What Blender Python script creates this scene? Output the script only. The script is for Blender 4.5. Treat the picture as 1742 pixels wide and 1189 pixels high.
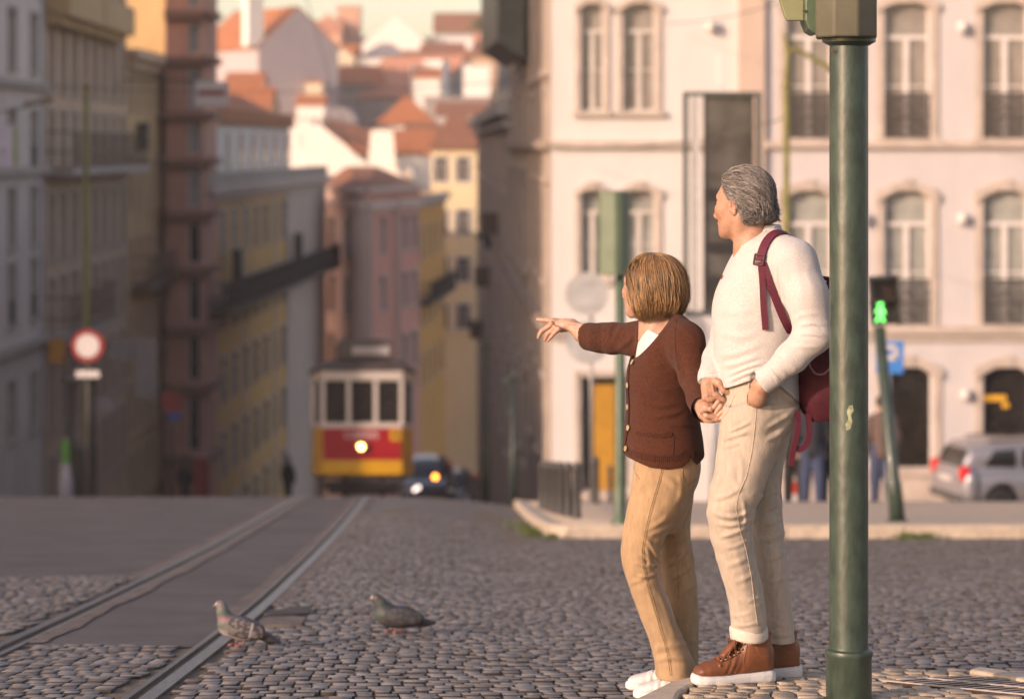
import bpy, math, random
import numpy as np
from mathutils import Vector, Matrix, Quaternion
from mathutils.bvhtree import BVHTree

for o in list(bpy.data.objects):
    bpy.data.objects.remove(o)
S = bpy.context.scene
COL = S.collection
R = math.radians
rng = random.Random(7)
nrg = np.random.default_rng(7)

# ------------------------------------------------------------------ camera
F = 85.0 / 36.0 * 1742.0          # focal length in photo pixels
CZ = 1.95                         # camera height
HY = 250.0                        # photo row of the horizon
cam_d = bpy.data.cameras.new('camera')
cam = bpy.data.objects.new('camera', cam_d)
COL.objects.link(cam)
cam.location = (0, 0, CZ)
cam.rotation_euler = (R(90), 0, 0)
cam_d.lens = 85.0
cam_d.sensor_width = 36.0
cam_d.shift_y = -(594.5 - HY) / 1742.0
cam_d.clip_start = 0.1
cam_d.clip_end = 6000
cam_d.dof.use_dof = True
cam_d.dof.focus_distance = 8.42
cam_d.dof.aperture_fstop = 2.4
S.camera = cam

# ------------------------------------------------------------------ light
SUN_EL = R(18.0)
SUN_AZ = (-0.76, -0.65)           # ground direction towards the sun
_n = math.hypot(*SUN_AZ)
TOSUN = Vector((SUN_AZ[0] / _n * math.cos(SUN_EL), SUN_AZ[1] / _n * math.cos(SUN_EL), math.sin(SUN_EL)))
W = bpy.data.worlds.new('World')
S.world = W
W.use_nodes = True
_nt = W.node_tree
_nt.nodes.clear()
_sky = _nt.nodes.new('ShaderNodeTexSky')
_sky.sky_type = 'NISHITA'
_sky.sun_disc = False
_sky.sun_elevation = SUN_EL
_sky.sun_rotation = math.atan2(TOSUN.x, TOSUN.y)
_sky.air_density = 1.0
_sky.dust_density = 1.6
_sky.ozone_density = 2.6
_bg = _nt.nodes.new('ShaderNodeBackground')
_bg.inputs['Strength'].default_value = 0.15
_wo = _nt.nodes.new('ShaderNodeOutputWorld')
_nt.links.new(_sky.outputs[0], _bg.inputs[0])
_nt.links.new(_bg.outputs[0], _wo.inputs[0])
sun_d = bpy.data.lights.new('sun', 'SUN')
sun_d.energy = 2.05
sun_d.angle = R(0.6)
sun_d.color = (1.0, 0.985, 0.975)
sun = bpy.data.objects.new('sun', sun_d)
COL.objects.link(sun)
sun.rotation_euler = TOSUN.to_track_quat('Z', 'Y').to_euler()

S.view_settings.view_transform = 'Standard'
S.view_settings.look = 'None'
S.view_settings.gamma = 1.0
S.view_settings.exposure = 0.9
S.view_settings.use_white_balance = True
S.view_settings.white_balance_temperature = 9200
S.view_settings.white_balance_tint = 29
S.render.engine = 'CYCLES'
S.cycles.use_denoising = True
S.cycles.max_bounces = 6
S.cycles.diffuse_bounces = 3
S.cycles.glossy_bounces = 2
S.cycles.transparent_max_bounces = 8
S.cycles.sample_clamp_indirect = 4.0

# ------------------------------------------------------------------ helpers
def PX(x, y, Y):
    """world point seen at photo pixel (x, y) at distance Y along the street"""
    return Vector(((x - 871.0) / F * Y, Y, CZ - (y - HY) / F * Y))

def WX(x, Y):
    return (x - 871.0) / F * Y

def WZ(y, Y):
    return CZ - (y - HY) / F * Y

def sm(t):
    t = min(1.0, max(0.0, t))
    return t * t * (3 - 2 * t)

def lerp(a, b, t):
    return a + (b - a) * t

MATS = {}

def mat(name, col, rough=0.75, var=0.12, scale=4.0, bump=0.0, bscale=60.0, metal=0.0, spec=0.5,
        col2=None, stretch=(1, 1, 1), detail=4.0, emit=0.0, attr=False, island=0.0, bdist=0.01, sheen=0.0, bstretch=None,
        trans=0.0, coat=0.0, sss=0.0):
    if name in MATS:
        return MATS[name]
    m = bpy.data.materials.new(name)
    m.use_nodes = True
    nt = m.node_tree
    b = nt.nodes['Principled BSDF']
    b.inputs['Roughness'].default_value = rough
    b.inputs['Metallic'].default_value = metal
    b.inputs['Specular IOR Level'].default_value = spec
    if sheen:
        b.inputs['Sheen Weight'].default_value = sheen
        b.inputs['Sheen Roughness'].default_value = 0.5
    if trans:
        b.inputs['Transmission Weight'].default_value = trans
    if coat:
        b.inputs['Coat Weight'].default_value = coat
        b.inputs['Coat Roughness'].default_value = 0.08
    if sss:
        b.inputs['Subsurface Weight'].default_value = sss
        b.inputs['Subsurface Radius'].default_value = (1.0, 0.35, 0.2)
        b.inputs['Subsurface Scale'].default_value = 0.006
    tc = nt.nodes.new('ShaderNodeTexCoord')
    mp = nt.nodes.new('ShaderNodeMapping')
    mp.inputs['Scale'].default_value = stretch
    nt.links.new(tc.outputs['Object'], mp.inputs['Vector'])
    c = tuple(col) + (1,)
    c2 = tuple(col2) + (1,) if col2 else tuple(max(0.0, v * (1 - 2.2 * var)) for v in col) + (1,)
    nz = nt.nodes.new('ShaderNodeTexNoise')
    nz.inputs['Scale'].default_value = scale
    nz.inputs['Detail'].default_value = detail
    nz.inputs['Roughness'].default_value = 0.65
    nt.links.new(mp.outputs[0], nz.inputs['Vector'])
    rp = nt.nodes.new('ShaderNodeValToRGB')
    rp.color_ramp.elements[0].position = 0.3
    rp.color_ramp.elements[1].position = 0.72
    rp.color_ramp.elements[0].color = c2
    rp.color_ramp.elements[1].color = c
    nt.links.new(nz.outputs['Fac'], rp.inputs[0])
    out = rp.outputs[0]
    if attr:
        at = nt.nodes.new('ShaderNodeAttribute')
        at.attribute_name = 'tint'
        mx = nt.nodes.new('ShaderNodeMix')
        mx.data_type = 'RGBA'
        mx.blend_type = 'MULTIPLY'
        mx.inputs['Factor'].default_value = 1.0
        nt.links.new(at.outputs['Color'], mx.inputs['A'])
        nt.links.new(out, mx.inputs['B'])
        out = mx.outputs['Result']
    if island:
        ge = nt.nodes.new('ShaderNodeNewGeometry')
        mr = nt.nodes.new('ShaderNodeMapRange')
        mr.inputs['To Min'].default_value = 1.0 - island
        mr.inputs['To Max'].default_value = 1.0 + island
        nt.links.new(ge.outputs['Random Per Island'], mr.inputs['Value'])
        vm = nt.nodes.new('ShaderNodeVectorMath')
        vm.operation = 'SCALE'
        nt.links.new(out, vm.inputs[0])
        nt.links.new(mr.outputs[0], vm.inputs['Scale'])
        out = vm.outputs[0]
    nt.links.new(out, b.inputs['Base Color'])
    if emit:
        nt.links.new(out, b.inputs['Emission Color'])
        b.inputs['Emission Strength'].default_value = emit
    if bump:
        n2 = nt.nodes.new('ShaderNodeTexNoise')
        n2.inputs['Scale'].default_value = bscale
        n2.inputs['Detail'].default_value = 3.0
        src = mp
        if bstretch:
            src = nt.nodes.new('ShaderNodeMapping')
            src.inputs['Scale'].default_value = bstretch
            nt.links.new(tc.outputs['Object'], src.inputs['Vector'])
        nt.links.new(src.outputs[0], n2.inputs['Vector'])
        bp = nt.nodes.new('ShaderNodeBump')
        bp.inputs['Strength'].default_value = bump
        bp.inputs['Distance'].default_value = bdist
        nt.links.new(n2.outputs['Fac'], bp.inputs['Height'])
        nt.links.new(bp.outputs[0], b.inputs['Normal'])
    MATS[name] = m
    return m

ORG = {}

def tag(o, label=None, cat=None, group=None, kind=None):
    if label:
        o['label'] = label
    if cat:
        o['category'] = cat
    if group:
        o['group'] = group
    if kind:
        o['kind'] = kind
    return o

def thing(name, label, cat, loc=(0, 0, 0), group=None, rz=0.0):
    o = bpy.data.objects.new(name, None)
    COL.objects.link(o)
    o.empty_display_size = 0.2
    o.location = loc
    o.rotation_euler = (0, 0, rz)
    ORG[o.name] = Vector(loc)
    return tag(o, label, cat, group)

class MB:
    """collects shapes and links them as ONE mesh object"""
    def __init__(self):
        self.v = []
        self.f = []
        self.M = None

    def _add(self, vs, fs):
        n = len(self.v)
        if self.M is not None:
            vs = [self.M @ Vector(p) for p in vs]
        self.v.extend([tuple(p) for p in vs])
        self.f.extend([tuple(i + n for i in q) for q in fs])
        return self

    def box(self, c, s, rz=0.0, rot=None):
        m = rot if rot is not None else Matrix.Rotation(rz, 3, 'Z')
        c = Vector(c)
        vs = [c + m @ Vector((sx * s[0] / 2, sy * s[1] / 2, sz * s[2] / 2)) for sz in (-1, 1) for sy in (-1, 1) for sx in (-1, 1)]
        return self._add(vs, [(0, 2, 3, 1), (4, 5, 7, 6), (0, 1, 5, 4), (2, 6, 7, 3), (0, 4, 6, 2), (1, 3, 7, 5)])

    def poly(self, pts):
        return self._add(pts, [tuple(range(len(pts)))])

    def prism(self, pts, vec):
        """polygon pts extruded along vec"""
        n = len(pts)
        a = [Vector(p) for p in pts]
        b = [p + Vector(vec) for p in a]
        fs = [tuple(range(n)), tuple(range(2 * n - 1, n - 1, -1))]
        fs += [(i, i + n, (i + 1) % n + n, (i + 1) % n) for i in range(n)]
        return self._add(a + b, fs)

    def tube(self, pts, r, n=8, caps=True, squash=1.0):
        pts = [Vector(p) for p in pts]
        rs = r if isinstance(r, (list, tuple)) else [r] * len(pts)
        up = Vector((0, 0, 1))
        t0 = (pts[1] - pts[0]).normalized()
        if abs(t0.dot(up)) > 0.9:
            up = Vector((1, 0, 0))
        vs = []
        side = t0.cross(up).normalized()
        for i, p in enumerate(pts):
            t = (pts[min(i + 1, len(pts) - 1)] - pts[max(i - 1, 0)]).normalized()
            side = (side - t * side.dot(t)).normalized()
            nrm = side.cross(t)
            for k in range(n):
                a = 2 * math.pi * k / n
                vs.append(p + side * (rs[i] * math.cos(a)) + nrm * (rs[i] * squash * math.sin(a)))
        fs = []
        for i in range(len(pts) - 1):
            for k in range(n):
                k2 = (k + 1) % n
                fs.append((i * n + k, i * n + k2, (i + 1) * n + k2, (i + 1) * n + k))
        if caps:
            fs.append(tuple(range(n - 1, -1, -1)))
            fs.append(tuple(range((len(pts) - 1) * n, len(pts) * n)))
        return self._add(vs, fs)

    def lathe(self, prof, c=(0, 0, 0), n=24, m=None):
        """profile [(r, z)] turned about z"""
        vs = []
        for r, z in prof:
            for k in range(n):
                a = 2 * math.pi * k / n
                p = Vector((r * math.cos(a), r * math.sin(a), z))
                if m is not None:
                    p = m @ p
                vs.append(Vector(c) + p)
        fs = []
        for i in range(len(prof) - 1):
            for k in range(n):
                k2 = (k + 1) % n
                fs.append((i * n + k, i * n + k2, (i + 1) * n + k2, (i + 1) * n + k))
        fs.append(tuple(range(n - 1, -1, -1)))
        fs.append(tuple(range((len(prof) - 1) * n, len(prof) * n)))
        return self._add(vs, fs)

    def loft(self, rings, caps=True):
        n = len(rings[0])
        vs = [p for r in rings for p in r]
        fs = []
        for i in range(len(rings) - 1):
            for k in range(n):
                k2 = (k + 1) % n
                fs.append((i * n + k, i * n + k2, (i + 1) * n + k2, (i + 1) * n + k))
        if caps:
            fs.append(tuple(range(n - 1, -1, -1)))
            fs.append(tuple(range((len(rings) - 1) * n, len(rings) * n)))
        return self._add(vs, fs)

    def ribbon(self, pts, nrms, w, th=0.003):
        """flat strap following pts with outward normals nrms"""
        rings = []
        for i, p in enumerate(pts):
            t = (pts[min(i + 1, len(pts) - 1)] - pts[max(i - 1, 0)]).normalized()
            s = t.cross(nrms[i]).normalized()
            nn = s.cross(t).normalized()
            if nn.dot(nrms[i]) < 0:
                nn = -nn
            ww = w[i] if isinstance(w, (list, tuple)) else w
            rings.append([p - s * ww / 2, p + s * ww / 2, p + s * ww / 2 + nn * th, p - s * ww / 2 + nn * th])
        return self.loft(rings)

    def build(self, name, m, parent=None, smooth=False, origin=None, bevel=0.0, label=None):
        org = Vector((0, 0, 0))
        if parent is not None:
            org = ORG.get(parent.name, Vector((0, 0, 0)))
        elif origin is not None:
            org = Vector(origin)
        me = bpy.data.meshes.new(name)
        me.from_pydata([(p[0] - org.x, p[1] - org.y, p[2] - org.z) for p in self.v], [], self.f)
        o = link(name, me, m, parent, org, smooth)
        if bevel:
            b = o.modifiers.new('bevel', 'BEVEL')
            b.width = bevel
            b.segments = 2
            b.limit_method = 'ANGLE'
            b.angle_limit = R(40)
        if label:
            o['label'] = label
        return o

def build_split(mb, name, m, parent=None, **kw):
    """every separate piece of the mesh becomes a part of its own"""
    n = len(mb.v)
    up = list(range(n))
    def find(i):
        while up[i] != i:
            up[i] = up[up[i]]
            i = up[i]
        return i
    for f in mb.f:
        a = find(f[0])
        for i in f[1:]:
            up[find(i)] = a
    gr = {}
    for f in mb.f:
        gr.setdefault(find(f[0]), []).append(f)
    out = []
    for fs in gr.values():
        ids = sorted({i for f in fs for i in f})
        mp = {i: k for k, i in enumerate(ids)}
        q = MB()
        q.v = [mb.v[i] for i in ids]
        q.f = [tuple(mp[i] for i in f) for f in fs]
        out.append(q.build(name, m, parent, **kw))
    return out

def link(name, me, m, parent=None, org=Vector((0, 0, 0)), smooth=False):
    o = bpy.data.objects.new(name, me)
    COL.objects.link(o)
    if m is not None:
        if isinstance(m, (list, tuple)):
            for q in m:
                me.materials.append(q)
        elif not me.materials:
            me.materials.append(m)
    if parent is not None:
        o.parent = parent
        ORG[o.name] = ORG.get(parent.name, Vector((0, 0, 0)))
    else:
        o.location = org
        ORG[o.name] = Vector(org)
    if smooth:
        me.polygons.foreach_set('use_smooth', [True] * len(me.polygons))
    return o

def copy_tree(o, parent=None):
    c = o.copy()
    COL.objects.link(c)
    if parent is not None:
        c.parent = parent
    for ch in list(o.children):
        copy_tree(ch, c)
    return c

def np_mesh(name, V, Q):
    """mesh from numpy verts (n,3) and quads/tris (m,4|3)"""
    me = bpy.data.meshes.new(name)
    V = np.ascontiguousarray(V, dtype=np.float32)
    Q = np.ascontiguousarray(Q, dtype=np.int32)
    k = Q.shape[1]
    me.vertices.add(len(V))
    me.vertices.foreach_set('co', V.ravel())
    me.loops.add(Q.size)
    me.loops.foreach_set('vertex_index', Q.ravel())
    me.polygons.add(len(Q))
    me.polygons.foreach_set('loop_start', np.arange(0, Q.size, k, dtype=np.int32))
    me.polygons.foreach_set('loop_total', np.full(len(Q), k, dtype=np.int32))
    me.update(calc_edges=True)
    me.validate()
    return me

def set_tint(me, C):
    a = me.attributes.new('tint', 'FLOAT_COLOR', 'POINT')
    C4 = np.ones((len(me.vertices), 4), dtype=np.float32)
    C4[:, :3] = C
    a.data.foreach_set('color', C4.ravel())

# ------------------------------------------------------------------ signed distance modelling (bodies, clothes, birds)
def curve_keys(keys, n=240):
    """Catmull-Rom resampled table of keys (first column rising)"""
    K = np.array(sorted(keys), dtype=float)
    s = np.linspace(K[0, 0], K[-1, 0], n)
    out = [s]
    x = K[:, 0]
    for j in range(1, K.shape[1]):
        y = K[:, j]
        m = np.gradient(y, x) if len(x) > 2 else np.full(len(x), (y[-1] - y[0]) / (x[-1] - x[0]))
        i = np.clip(np.searchsorted(x, s, side='right') - 1, 0, len(x) - 2)
        h = x[i + 1] - x[i]
        t = (s - x[i]) / h
        out.append((2 * t**3 - 3 * t**2 + 1) * y[i] + (t**3 - 2 * t**2 + t) * h * m[i] + (-2 * t**3 + 3 * t**2) * y[i + 1] + (t**3 - t**2) * h * m[i + 1])
    return out

_lat = np.random.default_rng(3).random((32, 32, 32)).astype(np.float32)

def vnoise(x, y, z):
    def fr(a):
        i = np.floor(a)
        f = a - i
        return i.astype(np.int64) & 31, f * f * (3 - 2 * f)
    xi, xf = fr(x)
    yi, yf = fr(y)
    zi, zf = fr(z)
    x1, y1, z1 = (xi + 1) & 31, (yi + 1) & 31, (zi + 1) & 31
    L = _lat
    c00 = L[xi, yi, zi] * (1 - xf) + L[x1, yi, zi] * xf
    c10 = L[xi, y1, zi] * (1 - xf) + L[x1, y1, zi] * xf
    c01 = L[xi, yi, z1] * (1 - xf) + L[x1, yi, z1] * xf
    c11 = L[xi, y1, z1] * (1 - xf) + L[x1, y1, z1] * xf
    return (c00 * (1 - yf) + c10 * yf) * (1 - zf) + (c01 * (1 - yf) + c11 * yf) * zf - 0.5

class SDF:
    def __init__(self, lo, hi, h):
        self.lo = np.array(lo, dtype=float)
        self.h = h
        n = np.ceil((np.array(hi, dtype=float) - self.lo) / h).astype(int) + 1
        self.n = n
        self.ax = [self.lo[i] + h * np.arange(n[i]) for i in range(3)]
        self.d = np.full(tuple(n), 0.5, dtype=np.float32)

    def win(self, lo, hi, pad):
        sl, g = [], []
        for i in range(3):
            a = int(max(0, math.floor((lo[i] - pad - self.lo[i]) / self.h)))
            b = int(min(self.n[i], math.ceil((hi[i] + pad - self.lo[i]) / self.h) + 1))
            if b <= a:
                return None, None
            sl.append(slice(a, b))
            shp = [1, 1, 1]
            shp[i] = -1
            g.append(self.ax[i][a:b].reshape(shp).astype(np.float32))
        return tuple(sl), g

    def put(self, sl, d, k, op):
        c = self.d[sl]
        d = d.astype(np.float32)
        if op == '+':
            if k > 0:
                h = np.clip(0.5 + 0.5 * (d - c) / k, 0, 1)
                self.d[sl] = d + (c - d) * h - k * h * (1 - h)
            else:
                self.d[sl] = np.minimum(c, d)
        else:
            if k > 0:
                d = -d
                h = np.clip(0.5 - 0.5 * (d - c) / k, 0, 1)
                self.d[sl] = d + (c - d) * h + k * h * (1 - h)
            else:
                self.d[sl] = np.maximum(c, -d)

    def cap(self, a, b, ra, rb=None, k=0.01, op='+'):
        rb = ra if rb is None else rb
        a = np.array(a, dtype=float)
        b = np.array(b, dtype=float)
        r = max(ra, rb)
        sl, g = self.win(np.minimum(a, b) - r, np.maximum(a, b) + r, k + 3 * self.h)
        if sl is None:
            return self
        ba = b - a
        L = max(1e-12, float(ba @ ba))
        px, py, pz = g[0] - a[0], g[1] - a[1], g[2] - a[2]
        t = np.clip((px * ba[0] + py * ba[1] + pz * ba[2]) / L, 0, 1)
        d = np.sqrt((px - ba[0] * t)**2 + (py - ba[1] * t)**2 + (pz - ba[2] * t)**2) - (ra + (rb - ra) * t)
        self.put(sl, d, k, op)
        return self

    def chain(self, pts, rs, k=0.01, op='+'):
        for i in range(len(pts) - 1):
            self.cap(pts[i], pts[i + 1], rs[i], rs[i + 1], k, op)
        return self

    def ell(self, c, r, rot=None, k=0.01, op='+'):
        c = np.array(c, dtype=float)
        r = np.array(r, dtype=float)
        m = r.max()
        sl, g = self.win(c - m, c + m, k + 3 * self.h)
        if sl is None:
            return self
        px, py, pz = g[0] - c[0], g[1] - c[1], g[2] - c[2]
        if rot is not None:
            A = np.array(rot.to_3x3().transposed() if hasattr(rot, 'to_3x3') else rot)
            px, py, pz = (A[0, 0] * px + A[0, 1] * py + A[0, 2] * pz, A[1, 0] * px + A[1, 1] * py + A[1, 2] * pz, A[2, 0] * px + A[2, 1] * py + A[2, 2] * pz)
        k0 = np.sqrt((px / r[0])**2 + (py / r[1])**2 + (pz / r[2])**2)
        k1 = np.sqrt((px / r[0]**2)**2 + (py / r[1]**2)**2 + (pz / r[2]**2)**2)
        d = k0 * (k0 - 1.0) / np.maximum(k1, 1e-6)
        self.put(sl, d, k, op)
        return self

    def stack(self, keys, axis=2, k=0.01, op='+', p=2.0, cap=0.0):
        """elliptic sections along an axis: keys (pos, c1, c2, r1, r2); the two other axes in order"""
        s, c1, c2, r1, r2 = curve_keys(keys)
        o = [i for i in range(3) if i != axis]
        lo = np.zeros(3)
        hi = np.zeros(3)
        lo[axis], hi[axis] = s[0], s[-1]
        lo[o[0]], hi[o[0]] = (c1 - r1).min(), (c1 + r1).max()
        lo[o[1]], hi[o[1]] = (c2 - r2).min(), (c2 + r2).max()
        sl, g = self.win(lo, hi, k + 3 * self.h)
        if sl is None:
            return self
        z = g[axis]
        C1, C2, R1, R2 = (np.interp(z.ravel(), s, q).reshape(z.shape) for q in (c1, c2, r1, r2))
        u = np.abs(g[o[0]] - C1) / R1
        w = np.abs(g[o[1]] - C2) / R2
        if p == 2.0:
            q = np.sqrt(u * u + w * w)
        else:
            q = (u**p + w**p)**(1.0 / p)
        grad = np.sqrt((u / R1)**2 + (w / R2)**2) / np.maximum(np.sqrt(u * u + w * w), 1e-4)
        d = (q - 1.0) / grad
        e = np.maximum(s[0] - z, z - s[-1])
        d = np.maximum(d, e) if cap == 0 else smax(d, e + 0 * d, cap)
        self.put(sl, d, k, op)
        return self

    def each(self, fn, band=0.03):
        """d += fn(x, y, z) near the surface"""
        idx = np.nonzero(np.abs(self.d) < band)
        x, y, z = self.ax[0][idx[0]], self.ax[1][idx[1]], self.ax[2][idx[2]]
        self.d[idx] += fn(x, y, z).astype(np.float32)
        return self

    def folds(self, items, ymax=1e9, band=.03):
        """cloth folds: (rows/columns path, height, width) displaced along the surface, a crest with a trough beside it"""
        idx = np.nonzero(np.abs(self.d) < band)
        x, y, z = self.ax[0][idx[0]], self.ax[1][idx[1]], self.ax[2][idx[2]]
        px, py = 871.0 + F * x / y, HY + F * (CZ - z) / y
        add = np.zeros(len(x))
        for it in items:
            pts, amp, w = it[:3]
            dy = it[3] if len(it) > 3 else None
            P_ = np.array(pts, dtype=float)
            if len(P_) == 3:
                t = np.linspace(0, 1, 9)[:, None]
                c = 2 * P_[1] - .5 * (P_[0] + P_[2])
                P_ = (1 - t)**2 * P_[0] + 2 * t * (1 - t) * c + t * t * P_[2]
            wp = w * .82 / .00205
            m = (px > P_[:, 0].min() - 4 * wp) & (px < P_[:, 0].max() + 4 * wp) & (py > P_[:, 1].min() - 4 * wp) & (py < P_[:, 1].max() + 4 * wp) & (y < (ymax if dy is None else dy))
            if not m.any():
                continue
            qx, qy = px[m], py[m]
            best = np.full(len(qx), 1e9)
            sg = np.zeros(len(qx))
            tt = np.zeros(len(qx))
            n = len(P_) - 1
            for i in range(n):
                a, b = P_[i], P_[i + 1]
                e = b - a
                L2 = max(1e-9, float(e @ e))
                t = np.clip(((qx - a[0]) * e[0] + (qy - a[1]) * e[1]) / L2, 0, 1)
                ux, uy = qx - a[0] - t * e[0], qy - a[1] - t * e[1]
                dd = np.hypot(ux, uy)
                k = dd < best
                best[k] = dd[k]
                sg[k] = np.sign(e[0] * uy - e[1] * ux)[k]
                tt[k] = ((i + t) / n)[k]
            u = best * sg / wp
            tap = np.clip(np.minimum(tt, 1 - tt) * 4.0, 0, 1)
            tap = tap * tap * (3 - 2 * tap) * np.exp(-np.clip(best / wp - 2.5, 0, 9)**2)
            add[m] -= amp * .60 * tap * (np.exp(-u * u) - .55 * np.exp(-(u - 1.7)**2) - .35 * np.exp(-(u + 1.9)**2))
        self.d[idx] += add.astype(np.float32)
        return self

    def cut(self, fn, lo=None, hi=None, k=0.0):
        """remove where fn(x,y,z) < 0"""
        lo = self.lo if lo is None else lo
        hi = self.lo + self.h * self.n if hi is None else hi
        sl, g = self.win(lo, hi, 0)
        d = fn(*g) + 0 * (g[0] + g[1] + g[2])
        self.put(sl, d, k, '-')
        return self

    def mesh(self, name, relax=1):
        d = self.d
        s = d < 0
        n = self.n
        nx, ny, nz = n - 1
        cnt = np.zeros((nx, ny, nz), dtype=np.int8)
        for i in (0, 1):
            for j in (0, 1):
                for k in (0, 1):
                    cnt += s[i:nx + i, j:ny + j, k:nz + k]
        act = (cnt > 0) & (cnt < 8)
        ci = np.argwhere(act)
        vid = np.full((nx, ny, nz), -1, dtype=np.int64)
        vid[act] = np.arange(len(ci))
        acc = np.zeros((len(ci), 3))
        num = np.zeros(len(ci))
        cor = [(i, j, k) for i in (0, 1) for j in (0, 1) for k in (0, 1)]
        for a in range(8):
            for b in range(a + 1, 8):
                df = np.array(cor[b]) - np.array(cor[a])
                if np.abs(df).sum() != 1:
                    continue
                A = ci + cor[a]
                B = ci + cor[b]
                da = d[A[:, 0], A[:, 1], A[:, 2]]
                db = d[B[:, 0], B[:, 1], B[:, 2]]
                mk = (da < 0) != (db < 0)
                t = da[mk] / (da[mk] - db[mk])
                acc[mk] += np.array(cor[a]) + t[:, None] * df
                num[mk] += 1
        V = self.lo + self.h * (ci + acc / num[:, None])
        Q = []
        for ax in range(3):
            o1, o2 = [i for i in range(3) if i != ax]
            if ax == 1:
                o1, o2 = o2, o1
            sa = [slice(None)] * 3
            sb = [slice(None)] * 3
            sa[ax], sb[ax] = slice(0, -1), slice(1, None)
            ch = s[tuple(sa)] != s[tuple(sb)]
            e = np.argwhere(ch)
            ok = (e[:, o1] > 0) & (e[:, o2] > 0) & (e[:, o1] < (nx, ny, nz)[o1]) & (e[:, o2] < (nx, ny, nz)[o2])
            e = e[ok]
            neg = s[e[:, 0], e[:, 1], e[:, 2]]
            q = []
            for (a, b) in ((-1, -1), (0, -1), (0, 0), (-1, 0)):
                f = e.copy()
                f[:, o1] += a
                f[:, o2] += b
                q.append(vid[f[:, 0], f[:, 1], f[:, 2]])
            q = np.stack(q, 1)
            q[~neg] = q[~neg][:, ::-1]
            Q.append(q)
        Q = np.concatenate(Q)
        Q = Q[(Q >= 0).all(1)]
        for _ in range(relax):
            a2 = np.zeros_like(V)
            c2 = np.zeros(len(V))
            for i in range(4):
                np.add.at(a2, Q[:, i], V[Q[:, (i + 1) % 4]] + V[Q[:, (i + 3) % 4]])
                np.add.at(c2, Q[:, i], 2)
            V = 0.5 * V + 0.5 * a2 / np.maximum(c2, 1)[:, None]
        return V, Q

def smax(a, b, k):
    h = np.clip(0.5 + 0.5 * (a - b) / k, 0, 1)
    return b + (a - b) * h + k * h * (1 - h)

def join_vq(parts):
    V, Q, n = [], [], 0
    for v, q in parts:
        V.append(v)
        Q.append(q + n)
        n += len(v)
    return np.concatenate(V), np.concatenate(Q)

def vq_obj(name, V, Q, m, parent=None, org=None, tint=None):
    if parent is not None:
        org = ORG.get(parent.name, Vector((0, 0, 0)))
    org = Vector((0, 0, 0)) if org is None else Vector(org)
    me = np_mesh(name, V - np.array(org), Q)
    if tint is not None:
        set_tint(me, tint)
    return link(name, me, m, parent, org, True)

def bvh_of(V, Q):
    return BVHTree.FromPolygons([tuple(p) for p in V.tolist()], [tuple(q) for q in Q.tolist()])

EYE = Vector((0, 0, CZ))
# ------------------------------------------------------------------ terrain profile: the street drops away from the camera into a valley
def _profile(knots, d3):
    y = np.arange(3.0, 900.0, 0.25)
    s = np.interp(y, [k[0] for k in knots], [k[1] for k in knots])
    return y, d3 + np.concatenate([[0], np.cumsum((s[1:] + s[:-1]) / 2 * 0.25)])

_far = [(185, .165), (200, 0), (222, 0), (240, -.24), (420, -.24), (470, 0), (900, 0)]
_YL, _DL = _profile([(3, .115), (31, .115), (37, .150), (70, .150), (90, .165)] + _far, .991 + .115 * 3)
_YR, _DR = _profile([(3, .125), (36, .125), (40, .155)] + _far, .9075 + .125 * 3)

def zr_np(X, Y):
    t = np.clip((np.asarray(X) + 1.2) / 1.6, 0, 1)
    t = t * t * (3 - 2 * t)
    t = t * np.clip((170 - np.asarray(Y)) / 80.0, 0, 1)
    return CZ - (np.interp(Y, _YL, _DL) * (1 - t) + np.interp(Y, _YR, _DR) * t)

def zr(X, Y):
    return float(zr_np(X, Y))

def zpave(X, Y):
    return CZ - (1.022 + .1 * Y)

def grid_sheet(name, xs, ys, m, dz=0.0, kind='structure', zf=zr_np):
    xs = np.asarray(xs, dtype=float)
    ys = np.asarray(ys, dtype=float)
    X, Y = np.meshgrid(xs, ys)
    V = np.stack([X, Y, zf(X, Y) + dz], -1).reshape(-1, 3)
    nx, ny = len(xs), len(ys)
    i = (np.arange(ny - 1)[:, None] * nx + np.arange(nx - 1)[None]).ravel()
    Q = np.stack([i, i + 1, i + nx + 1, i + nx], 1)
    o = link(name, np_mesh(name, V, Q), m, None, Vector((0, 0, 0)), True)
    return tag(o, kind=kind)

def strip_sheet(name, ys, xl, xr, m, dz, n=6, skirt=0.0, kind='structure', zf=zr_np):
    """sheet between two edges given as functions of Y"""
    ys = np.asarray(ys, dtype=float)
    V = []
    for y in ys:
        a, b = xl(y), xr(y)
        for k in range(n + 1):
            x = a + (b - a) * k / n
            V.append((x, y, float(zf(x, y)) + dz))
    nx = n + 1
    Q = []
    for j in range(len(ys) - 1):
        for k in range(n):
            i = j * nx + k
            Q.append((i, i + 1, i + nx + 1, i + nx))
    if skirt:
        ring = [k for k in range(nx)] + [j * nx + n for j in range(1, len(ys))] + [(len(ys) - 1) * nx + k for k in range(n - 1, -1, -1)] + [j * nx for j in range(len(ys) - 2, 0, -1)]
        base = len(V)
        for i in ring:
            V.append((V[i][0], V[i][1], V[i][2] - skirt))
        L = len(ring)
        for a in range(L):
            b = (a + 1) % L
            Q.append((ring[a], base + a, base + b, ring[b]))
    o = link(name, np_mesh(name, np.array(V), np.array(Q)), m)
    return tag(o, kind=kind)

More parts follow.
